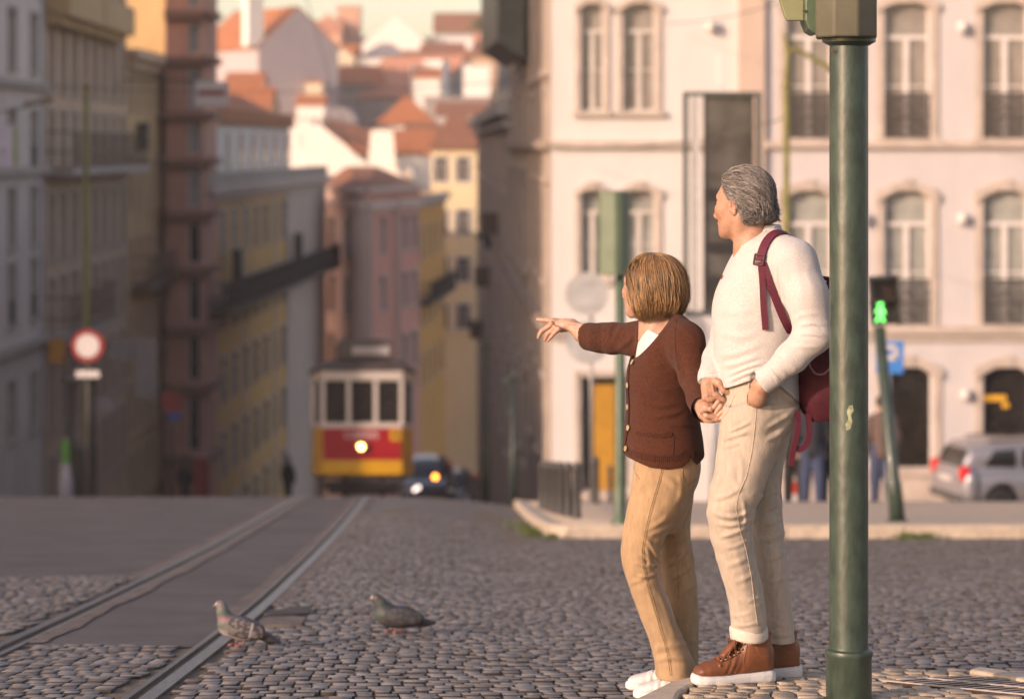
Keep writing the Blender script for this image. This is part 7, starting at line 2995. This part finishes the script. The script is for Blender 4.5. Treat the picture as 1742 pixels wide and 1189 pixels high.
# --- cardigan
W_torso = [(522, 1128, 1152, .05, .0), (532, 1112, 1160, .09), (545, 1098, 1170, .135), (560, 1088, 1178, .16), (585, 1080, 1186, .17), (610, 1074, 1189, .17), (640, 1066, 1191, .165), (680, 1066, 1189, .155), (715, 1064, 1191, .155), (745, 1061, 1196, .165), (772, 1058, 1199, .172), (796, 1059, 1199, .172)]
s = SDF(qw(985, 805) - np.array([0, .40, 0]), qw(1225, 505) + np.array([0, .52, 0]), .0036)
s.stack(zstack(qw, W_torso), k=.02, p=2.15)
# near arm reaching back to his hand
s.chain([qw(1150, 562, -.10), qw(1166, 582, -.17), qw(1180, 640, -.23)], [.062, .066, .058], k=.03)
s.chain([qw(1180, 640, -.23), qw(1190, 678, -.33), qw(1199, 704, -.42)], [.056, .047, .041], k=.014)
# far arm pointing
s.chain([qw(1108, 570, .10), qw(1088, 578, .17), qw(1045, 576, .24)], [.060, .064, .060], k=.03)
s.chain([qw(1045, 576, .24), qw(1024, 575, .28), qw(1001, 573, .32)], [.060, .056, .053], k=.012)
s.folds([([(1080, 672), (1112, 690), (1152, 684)], .005, .011), ([(1104, 706), (1136, 706), (1168, 694)], .006, .011), ([(1088, 640), (1116, 660), (1150, 662)], .004, .012), ([(1130, 728), (1156, 722), (1186, 724)], .004, .011),
         ([(1146, 552), (1166, 560), (1188, 584)], .004, .010), ([(1150, 590), (1154, 620), (1164, 650)], .006, .009), ([(1168, 630), (1182, 634), (1196, 628)], .005, .008), ([(1172, 650), (1186, 656), (1198, 650)], .005, .008), ([(1180, 676), (1190, 682), (1202, 678)], .004, .007),
         ([(1090, 610), (1110, 622), (1140, 616)], .003, .014), ([(1068, 740), (1090, 748), (1120, 744)], .004, .010)], 8.84)
s.folds([([(1060, 550), (1050, 566), (1044, 580)], .008, .010), ([(1078, 566), (1064, 584), (1046, 594)], .008, .011), ([(1040, 556), (1036, 566), (1037, 578)], .004, .008)], 9.5)
s.each(lambda x, y, z: .005 * np.abs(vnoise(x * 13 + z * 7, y * 12, z * 14 - x * 8)) + .006 * vnoise(x * 10, y * 10, z * 9) + .003 * vnoise(x * 22, y * 20, z * 24))
# V neck
v0, v1 = qw(1080, 609), qw(1152, 523)
def vcut(x, y, z):
    ln = (z - v0[2]) - (v1[2] - v0[2]) / (v1[0] - v0[0]) * (x - v0[0])
    wd = .022 + .34 * np.clip(z - v0[2], 0, .3)
    return -np.minimum(ln * .7, wd - (y - 8.88))
s.cut(lambda x, y, z: vcut(x + 0 * y + 0 * z, y + 0 * x + 0 * z, z + 0 * x + 0 * y), k=.004)
hx_ = np.array([qw(a, b)[0] for a, b in ((1040, 770), (1057, 770), (1072, 775), (1100, 785), (1130, 788), (1156, 785), (1168, 776), (1171, 768), (1174, 776), (1182, 784), (1199, 775), (1225, 770))])
hz_ = np.array([qw(a, b)[2] for a, b in ((1040, 770), (1057, 770), (1072, 775), (1100, 785), (1130, 788), (1156, 785), (1168, 776), (1171, 768), (1174, 776), (1182, 784), (1199, 775), (1225, 770))])
s.cut(lambda x, y, z: z - np.interp((x + 0 * y + 0 * z), hx_, hz_) + 0 * y, k=.003)
# sleeve opening of the far arm
cf = qw(998, 573, .324)
s.cap(cf, cf + np.array([-.02, .012, 0]), .047, .047, k=.003, op='-')
cn = qw(1202, 712, -.44)
s.cap(qw(1199, 705, -.425), cn, .034, .036, k=.003, op='-')
cw = s.mesh('cardigan', 1)

# --- tee
s = SDF(qw(1060, 700) - np.array([0, .3, 0]), qw(1190, 535) + np.array([0, .3, 0]), .004)
s.stack(zstack(qw, [(545, 1098, 1150, .07), (556, 1096, 1164, .115), (575, 1088, 1174, .145), (610, 1081, 1182, .155), (680, 1076, 1182, .14)]), k=.01)
s.cut(lambda x, y, z: -((z - qw(0, 555)[2]) + (x - qw(1096, 0)[0]) * .45 + 0 * y), k=.003)
te = s.mesh('tee', 1)

hd_w = head_frame(qw(1103, 487, 0), 42, 0)
hsw = head_sdf(.0022, False)
hvq2 = hsw.mesh('head', 1)
hw_ = np.array(hvq2[0]) * np.array([.98, .95, .97])
hvww = (to_world(hw_, hd_w), hvq2[1])

def hand_point():
    Z = lambda x, y, d: qw(900 + x / 14.86, 520 + y / 14.86, d)
    s = SDF(qw(903, 600, .25) - np.array([0, .10, 0]), qw(1025, 530, .45) + np.array([0, .10, 0]), .0016)
    s.chain([qw(1012, 573, .31), qw(990, 567, .345), Z(1080, 500, .37), Z(930, 470, .385)], [.040, .034, .0245, .0225], k=.008)
    s.ell(Z(760, 460, .40), (.026, .026, .020), k=.016)
    s.ell(Z(640, 440, .405), (.018, .024, .0185), k=.012)
    s.ell(Z(800, 580, .385), (.030, .018, .014), k=.014)
    s.chain([Z(620, 395, .40), Z(480, 372, .415), Z(340, 358, .43), Z(215, 348, .44)], [.0125, .0092, .0080, .0062], k=.004)          # index
    s.chain([Z(590, 470, .385), Z(470, 545, .385), Z(325, 645, .385), Z(270, 720, .39), Z(235, 810, .395)], [.0122, .0102, .0088, .0080, .0063], k=.003)   # middle
    s.chain([Z(660, 560, .365), Z(560, 640, .36), Z(480, 700, .36), Z(430, 790, .365), Z(408, 880, .37)], [.0115, .0092, .0084, .0077, .0062], k=.003)       # ring
    s.chain([Z(740, 590, .345), Z(640, 690, .345), Z(560, 790, .35), Z(480, 885, .355)], [.011, .0085, .0077, .0060], k=.003)                              # little
    s.chain([Z(860, 570, .43), Z(700, 560, .452), Z(590, 545, .455), Z(480, 500, .455)], [.014, .0115, .0102, .008], k=.006)                               # thumb behind
    for x, y, d in ((610, 400, .392), (560, 460, .376), (640, 540, .352)):
        s.ell(Z(x, y, d), (.008, .008, .008), k=.008)
    for a, b in (((1060, 560), (1420, 680)), ((1040, 600), (1330, 720)), ((1000, 430), (1400, 500))):
        s.chain([Z(a[0], a[1], .345), Z(b[0], b[1], .32)], [.004, .005], k=.010)
    return s.mesh('h', 1)

def hand_her_hold():
    """her left hand in his: fingers come up round the edge of his hand; depth matches his hand"""
    Z = lambda x, y, d: qm(1180 + x / 10.81, 620 + y / 10.81, d)
    s = SDF(qm(1182, 725, -.12) - np.array([0, .06, 0]), qm(1245, 655, .10) + np.array([0, .06, 0]), .0016)
    s.chain([np.array(qw(1199, 703, -.42)), Z(300, 960, -.015), Z(400, 900, -.03)], [.026, .026, .024], k=.012)
    s.ell(Z(430, 990, -.045), (.020, .015, .013), k=.01)
    for pts in ([(560, 650), (450, 690), (370, 790)], [(590, 735), (500, 760), (415, 875)], [(600, 830), (540, 860), (455, 935)], [(590, 920), (550, 950), (500, 990)]):
        s.chain([Z(pts[0][0], pts[0][1], -.050), Z(pts[1][0], pts[1][1], -.070), Z(pts[2][0], pts[2][1], -.066)], [.0078, .0084, .0080], k=.0015)
    s.chain([Z(160, 850, -.045), Z(230, 800, -.062), Z(315, 822, -.066)], [.0115, .0112, .0098], k=.004)       # thumb
    s.chain([Z(170, 880, -.040), Z(240, 945, -.05), Z(345, 960, -.05)], [.012, .0105, .0095], k=.004)
    s.ell(Z(310, 812, -.0745), (.0055, .003, .0045), k=.002)
    return s.mesh('h', 1)

corew = body_core(qw, [
    ([qw(1120, 545, 0), qw(1132, 600, 0), qw(1128, 680, 0), qw(1130, 740, 0), qw(1132, 790, 0)], [.045, .10, .105, .10, .11]),
    ([qw(1135, 575, -.06), qw(1166, 585, -.16), qw(1180, 640, -.225)], [.06, .045, .038]),
    ([qw(1180, 640, -.225), qw(1190, 678, -.33), qw(1199, 704, -.42)], [.038, .033, .026]),
    ([qw(1120, 572, .06), qw(1088, 578, .165), qw(1045, 576, .24)], [.06, .045, .04]),
    ([qw(1045, 576, .24), qw(1018, 574, .30)], [.04, .038]),
    ([qw(1132, 800, -.06), qw(1095, 930, -.09), qw(1096, 965, -.09), qw(1150, 1110, -.09), qw(1155, 1160, -.09)], [.085, .055, .05, .036, .035]),
    ([qw(1136, 800, .07), qw(1145, 930, .11), qw(1150, 970, .11), qw(1158, 1110, .11), qw(1158, 1155, .11)], [.085, .055, .05, .036, .035]),
])
sn = SDF(qw(1080, 620) - np.array([0, .25, 0]), qw(1175, 515) + np.array([0, .25, 0]), .004)
sn.chain([qw(1122, 520, 0), qw(1126, 545, 0), qw(1130, 580, 0)], [.047, .049, .07], k=.02)
sn.chain([qw(1136, 540, -.02), qw(1150, 560, -.09)], [.034, .03], k=.03)
sn.chain([qw(1118, 548, .02), qw(1108, 568, .10)], [.034, .03], k=.03)
sn.stack(zstack(qw, [(552, 1104, 1160, .09), (566, 1096, 1166, .12), (590, 1090, 1172, .135), (612, 1088, 1174, .13)]), k=.03)
nk = sn.mesh('n', 1)
V, Q = join_vq([hvww, hand_point(), hand_her_hold(), nk, corew])
woman = vq_obj('person', V, Q, M_skin_w, None, foot_w, skin_tint(V, len(hw_), hvq2[0], False))
tag(woman, 'woman in brown cardigan and khaki trousers with bobbed hair, pointing down the street', 'person', 'couple on the corner')
vq_obj('trousers', tw_[0], tw_[1], M_pants_w, woman)
card = vq_obj('cardigan', cw[0], cw[1], M_cardi, woman)
vq_obj('tee_shirt', te[0], te[1], M_tee, woman)
btw, bcw = bvh_of(*tw_), bvh_of(*cw)
mb = MB()
for path in ([(1128, 788), (1120, 820), (1108, 860), (1098, 900), (1092, 935), (1093, 960), (1102, 1000), (1114, 1040), (1126, 1080), (1136, 1115), (1140, 1148)],
             [(1131, 788), (1123, 820), (1111, 860), (1101, 900), (1095, 935), (1096, 960), (1105, 1000), (1117, 1040), (1129, 1080), (1139, 1115), (1143, 1148)],
             [(1147, 912), (1152, 950), (1154, 990), (1154, 1020)],
             [(1163, 788), (1160, 812), (1168, 826), (1184, 815)], [(1078, 792), (1082, 806), (1088, 815)]):
    P_, N_ = drape(btw, path, 140, .0006)
    if len(P_) > 4:
        mb.tube(smooth_path(P_, 1), .0015, 6)
build_split(mb, 'seam', M_seam_w, woman, smooth=True)

# rib edges: hem, button band, cuff, pocket - bands of knit laid on the cardigan
def rib_band(path, w, n=40, off=.001, th=.004):
    P_, N_ = drape(bcw, path, n, off)
    if len(P_) < 5:
        return
    mb = MB()
    mb.ribbon(smooth_path(P_, 3), smooth_path(N_, 3), w, th)
    mb.build('rib_band', M_rib, card, smooth=False)
rib_band([(1076, 604), (1070, 625), (1068, 660), (1070, 690), (1069, 720), (1065, 745), (1061, 772)], .026)
rib_band([(1082, 603), (1096, 588), (1112, 570), (1128, 552), (1142, 536), (1148, 529)], .022)
rib_band([(1084, 736), (1105, 740), (1128, 742), (1143, 738)], .014)
mb = MB()
for path in ([(1146, 740), (1146, 760), (1144, 782)], [(1066, 765), (1085, 770), (1110, 775), (1135, 777), (1160, 772)], [(1151, 545), (1148, 575), (1150, 605), (1156, 630)]):
    P_, N_ = drape(bcw, path, 20, .0002)
    if len(P_) > 4:
        mb.tube(smooth_path(P_), .0022, 5)
build_split(mb, 'knit_seam', mat('dark_knit_seam', (.05, .016, .010), .95), card, smooth=True)
for (x, y) in ((1078, 617), (1070, 655), (1070, 692), (1071, 728), (1067, 763)):
    l, n = hit(bcw, x, y)
    if l is None:
        continue
    mb = MB()
    qn = Vector((0, 0, 1)).rotation_difference(n).to_matrix()
    mb.lathe([(.001, .005), (.007, .0055), (.0098, .0075), (.0108, .006), (.0108, .003), (.001, .003)], l + n * .002, 16, qn)
    mb.build('button', M_button, card, smooth=True)
# ribbing of hem, cuffs and band
mb = MB()
ribs = [[(x, float(np.interp(x, [1060, 1072, 1100, 1130, 1156, 1168], [762, 764, 772, 775, 772, 764]))), (x + 1, float(np.interp(x, [1060, 1072, 1100, 1130, 1156, 1168], [771, 774, 784, 787, 784, 775])))] for x in np.arange(1063, 1168, 3.4)]
ribs += [[(x, 768), (x + 1, 781)] for x in np.arange(1178, 1197, 3.4)]
ribs += [[(1001, y), (1022, y + (y - 573) * .02)] for y in np.arange(552, 596, 3.6)]
for pth in ribs:
    P_, N_ = drape(bcw, pth, 7, .0003)
    if len(P_) > 4:
        mb.tube(P_, .0017, 5)
mb.build('rib_band', M_rib, card, smooth=True)
# fine chain at the neck
mb = MB()
P_ = [Vector(qw(x, y, d)) for x, y, d in ((1104, 556, -.05), (1099, 575, -.075), (1096, 588, -.07), (1091, 575, -.02), (1090, 560, .02))]
mb.tube(P_, .0009, 5)
mb.build('necklace', mat('silver_chain', (.6, .58, .55), .3, metal=1.0), woman, smooth=True)

# --- white shoes
def shoe(q, xt, yb, dy, turn):
    s = SDF((-.03, -.07, -.01), (.28, .07, .12), .0026)
    s.stack([(0, 0, .05, .026, .036), (.02, 0, .054, .033, .044), (.07, 0, .052, .034, .044), (.12, 0, .046, .038, .036), (.17, 0, .040, .043, .026), (.21, 0, .036, .040, .019), (.235, 0, .033, .028, .014), (.245, 0, .031, .014, .008)], axis=0, p=2.5, k=.01)
    s.each(lambda x, y, z: .0018 * np.sin(x * 220) * np.exp(-((x - .15) / .03)**2))
    u = s.mesh('u', 1)
    t = SDF((-.03, -.07, -.012), (.28, .07, .07), .0026)
    t.stack([(-.012, 0, .018, .022, .017), (.01, 0, .02, .036, .020), (.07, 0, .018, .037, .018), (.16, 0, .017, .046, .0165), (.21, 0, .017, .043, .0165), (.245, 0, .018, .027, .014), (.254, 0, .018, .014, .010)], axis=0, p=3.2, k=0)
    sl = t.mesh('s', 1)
    a = R(turn)
    fx = Vector((-math.cos(a), math.sin(a), 0))
    fx = Vector((fx.x, fx.y, -.125 * fx.y)).normalized()
    ly = Vector((0, 0, 1)).cross(fx).normalized()
    M3 = np.array(Matrix((fx, ly, fx.cross(ly))).transposed())
    toe = np.array(q(xt, yb, dy))
    T = lambda v: (v - np.array([.25, 0, 0])) @ M3.T + toe
    b = vq_obj('shoe', T(u[0]), u[1], M_shoe, woman)
    vq_obj('sole', T(sl[0]), sl[1], mat('cream_rubber', (.70, .68, .60), .5, .05, 30), b)
    mb = MB()
    bv = bvh_of(*u)
    for x in (.11, .125, .14, .155):
        P_ = []
        for y_ in np.linspace(-.022, .022, 7):
            loc, n, _, _ = bv.ray_cast(Vector((x, y_, .2)), Vector((0, 0, -1)), 1)
            if loc is not None:
                P_.append(Vector(T(np.array(loc + n * .0015))))
        if len(P_) > 2:
            mb.tube(P_, .0026, 6)
    if mb.v:
        mb.build('lace', M_shoe, b, smooth=True)
shoe(qw, 1079, 1187, -.05, 6)
shoe(qw, 1066, 1172.5, .12, 4)

# --- bobbed hair: shape by height and direction around the head
def bob_r(z, a):
    """radius of the hair surface at height z (local) and angle a from the front"""
    zz = [-.112, -.102, -.085, -.055, -.012, .03, .065, .095, .112, .122, .126]
    rr = [.083, .095, .106, .114, .114, .108, .097, .076, .053, .027, .0]
    r = np.interp(z, zz, rr)
    side = np.abs(np.sin(a))
    front = np.clip(np.cos(a), 0, 1)
    back = np.clip(-np.cos(a), 0, 1)
    return r * (1.0 - .10 * side + .22 * back * (1 - .35 * np.clip((-.04 - z) / .06, 0, 1)) - .07 * front - .10 * front * np.clip((.02 - z) / .06, 0, 1))
paths, ws = [], []
K = 16
z_of = np.array([.125, .121, .112, .098, .080, .058, .034, .010, -.014, -.036, -.055, -.072, -.086, -.096, -.104, -.110])
N = 6500
for i in range(N):
    a = rng.uniform(-math.pi, math.pi)
    inner = rng.random()
    sc_ = .88 + .14 * rng.random()**.6 + (rng.uniform(.0, .035) if rng.random() < .1 else 0)
    drop = rng.uniform(-.016, .016) + .006 * math.sin(a * 31)
    aw = abs(a)
    # length: full at the sides and back, hair at the very front is swept to the side
    if aw < 1.75:
        a_end = math.copysign(1.60 + .32 * aw / 1.75 + rng.uniform(-.06, .14), a if abs(a) > .08 else rng.uniform(-1, 1))
    else:
        a_end = a * (1 + rng.uniform(-.05, .05))
    clump = math.sin(a * 19) * .006 + math.sin(a * 47 + 1) * .005
    zs = z_of + drop * np.linspace(0, 1, K) + (-.016 * math.cos(a_end) * np.linspace(0, 1, K)**2)
    pts = []
    sl_ = rng.gauss(0, .07)
    w1_, p1_ = rng.uniform(0, .07), rng.uniform(0, 6.3)
    for k in range(K):
        t = k / (K - 1)
        ang = lerp(a * (.80 + .20 * (aw / math.pi)**2), a_end + sl_, sm(t * 1.35)) + w1_ * math.sin(p1_ + t * 5)
        r = float(bob_r(z_of[k], ang)) * sc_ + clump * t
        if k == 0:
            r = .004
        pts.append((-.012 + r * math.cos(ang) * 1.02 - .006, r * math.sin(ang), zs[k]))
    paths.append(pts)
    ws.append(rng.uniform(.0007, .0015))
for _ in range(320):        # flyaway hairs
    a = rng.uniform(-math.pi, math.pi)
    if abs(a) < .7:
        continue
    k0 = rng.randint(1, 8)
    out = rng.uniform(.004, .016)
    pts = []
    for k in range(K):
        t = k / (K - 1)
        kk = k0 + t * 6
        z = float(np.interp(kk, range(K), z_of))
        r = float(bob_r(z, a)) + out * math.sin(math.pi * t)
        ang = a + .25 * t
        pts.append((-.018 + r * math.cos(ang), r * math.sin(ang), z + .004))
    paths.append(pts)
    ws.append(.00045)
Wp = to_world(np.array(paths).reshape(-1, 3), hd_w).reshape(len(paths), -1, 3)
# under-shell that keeps the head from showing through
V, Q = [], []
na, nz_ = 64, 26
zz = np.linspace(.124, -.098, nz_)
for j, z in enumerate(zz):
    for i in range(na):
        a = -math.pi + 2 * math.pi * i / na
        r = float(bob_r(z, a)) * .90
        aw = abs(a)
        lim = np.interp(z, [-.12, -.02, .03, .07], [1.78, 1.78, 1.25, .0])
        if aw < lim:
            a = math.copysign(lim, a if a != 0 else 1)
        V.append((-.018 + r * math.cos(a), r * math.sin(a), z))
for j in range(nz_ - 1):
    for i in range(na):
        i2 = (i + 1) % na
        a = -math.pi + 2 * math.pi * (i + .5) / na
        if zz[j + 1] < .05 and abs(a) < 1.68:
            continue
        Q.append((j * na + i, j * na + i2, (j + 1) * na + i2, (j + 1) * na + i))
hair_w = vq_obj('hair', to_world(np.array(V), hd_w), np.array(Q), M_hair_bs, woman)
hair_tubes(Wp, ws, 'hair_strands', M_hair_b, hair_w)

# =================================================================== backpack worn by the man
pk_c = Vector(qm(1398, 602, .0))
pack = thing('backpack', 'burgundy canvas backpack with hanging straps on the back of the grey haired man', 'backpack', pk_c)
s = SDF(qm(1335, 735) - np.array([0, .24, 0]), qm(1480, 470) + np.array([0, .24, 0]), .004)
s.stack(zstack(qm, [(484, 1388, 1436, .11), (498, 1378, 1446, .135), (540, 1368, 1452, .145), (600, 1356, 1456, .15), (650, 1352, 1458, .15), (690, 1358, 1452, .14), (712, 1372, 1440, .12)]), k=.0, p=3.0)
s.ell(qm(1418, 640, -.07), (.075, .105, .095), k=.02)
s.each(lambda x, y, z: .008 * vnoise(x * 10, y * 9, z * 8) + .004 * vnoise(x * 24, y * 20, z * 22))
pv = s.mesh('bag', 1)
vq_obj('bag', pv[0], pv[1], M_pack, pack)
bp_ = bvh_of(*pv)
mb = MB()
for path in ([(1376, 608), (1378, 624), (1388, 637), (1402, 637), (1414, 625), (1424, 606)],):
    P_, N_ = drape(bp_, path, 26, .001)
    if len(P_) > 4:
        mb.tube(smooth_path(P_), .0035, 6)
if mb.v:
    mb.build('zip', mat('zip_piping', (.30, .14, .15), .5), pack, smooth=True)
mb = MB()
mb.tube([Vector(qm(x, y, 0)) for x, y in ((1396, 488), (1394, 478), (1398, 473), (1408, 474), (1412, 486))], .008, 8)
mb.build('handle', M_strap, pack, smooth=True)
W_S = .031
def strap(P_, N_, w, name='strap'):
    mb = MB()
    mb.ribbon(smooth_path(P_, 3), smooth_path(N_, 3), w, .0045)
    return mb.build(name, M_strap, pack, smooth=False)
P_, N_ = drape(bs, [(1326, 397), (1314, 402), (1305, 413), (1299, 427), (1295, 444)], 18, .006)
top = [Vector(qm(1378, 470, -.06)), Vector(qm(1366, 425, -.10)), Vector(qm(1350, 401, -.09)), Vector(qm(1337, 393, -.085))]
tn = [Vector((.6, -.1, .6)).normalized(), Vector((.5, -.2, .8)).normalized(), Vector((.3, -.3, .9)).normalized(), Vector((.1, -.5, .85)).normalized()]
strap(top + P_, tn + N_, .034)
P_, N_ = drape(bs, [(1296, 446), (1297, 470), (1299, 510), (1301, 545), (1302, 560)], 16, .010)
strap(smooth_path(P_, 5), [Vector((-.15, -1, .1)).normalized()] * len(P_), .022, 'loose_strap')
P_, N_ = drape(bs, [(1299, 448), (1306, 474), (1318, 508), (1331, 540), (1342, 562)], 20, .008)
N_ = smooth_path([Vector((0, -1, .1))] + N_[1:-1] + [Vector((-.2, -1, 0))], 6)
P_ = smooth_path(P_, 4)
P_ += [P_[-1] + Vector((.02, .04, -.03)), P_[-1] + Vector((.05, .10, -.07))]
N_ += [Vector((-.2, -1, 0)).normalized()] * 2
strap(P_, N_, .027, 'lower_strap')
l, n = hit(bs, 1294, 443)
if l is not None:
    mb = MB()
    mb.M = Matrix.Translation(l + n * .012) @ Vector((0, -1, 0)).rotation_difference(n).to_matrix().to_4x4() @ Matrix.Rotation(R(8), 4, 'Y')
    mb.box((0, 0, .017), (.040, .008, .007))
    mb.box((0, 0, -.017), (.040, .008, .007))
    mb.box((0, 0, 0), (.030, .008, .006))
    mb.box((-.018, 0, 0), (.006, .008, .034))
    mb.box((.018, 0, 0), (.006, .008, .034))
    mb.build('buckle', mat('burgundy_plastic', (.085, .014, .024), .55, .1, 10, spec=.3), pack, bevel=.002)
for pts in ([(1356, 700, -.12), (1358, 725, -.15), (1352, 752, -.16), (1347, 775, -.16), (1345, 792, -.16)], [(1374, 704, -.10), (1378, 735, -.13), (1372, 758, -.145), (1360, 766, -.15), (1352, 760, -.155)]):
    P_ = [Vector(qm(*p)) for p in pts]
    t = []
    PP = []
    for i in range(len(P_) - 1):
        for k in range(5):
            PP.append(P_[i].lerp(P_[i + 1], k / 5))
    PP.append(P_[-1])
    PP = smooth_path(PP, 4)
    strap(PP, [Vector((.25, -1, .1)).normalized()] * len(PP), .020, 'hanging_strap')
# small red emblem on the chest
l, n = hit(bs, 1229, 472)
if l is not None:
    mb = MB()
    mb.lathe([(.001, .002), (.008, .002), (.009, .0), (.001, 0)], l + n * .001, 14, Vector((0, 0, 1)).rotation_difference(n).to_matrix())
    mb.build('emblem', mat('red_thread', (.35, .03, .03), .8), man)
# ------------------------------------------------------------------ the hazy air over the valley
mb = MB()
mb.box((0, 205, 9), (420, 520, 120))
hz_m = bpy.data.materials.new('haze_air')
hz_m.use_nodes = True
_n = hz_m.node_tree
_n.nodes.clear()
_v = _n.nodes.new('ShaderNodeVolumePrincipled')
_v.inputs['Color'].default_value = (.96, .93, .92, 1)
_v.inputs['Density'].default_value = .00045
_v.inputs['Anisotropy'].default_value = 0.0
_o = _n.nodes.new('ShaderNodeOutputMaterial')
_n.links.new(_v.outputs[0], _o.inputs['Volume'])
tag(mb.build('haze', hz_m), kind='stuff')
S.cycles.volume_bounces = 0
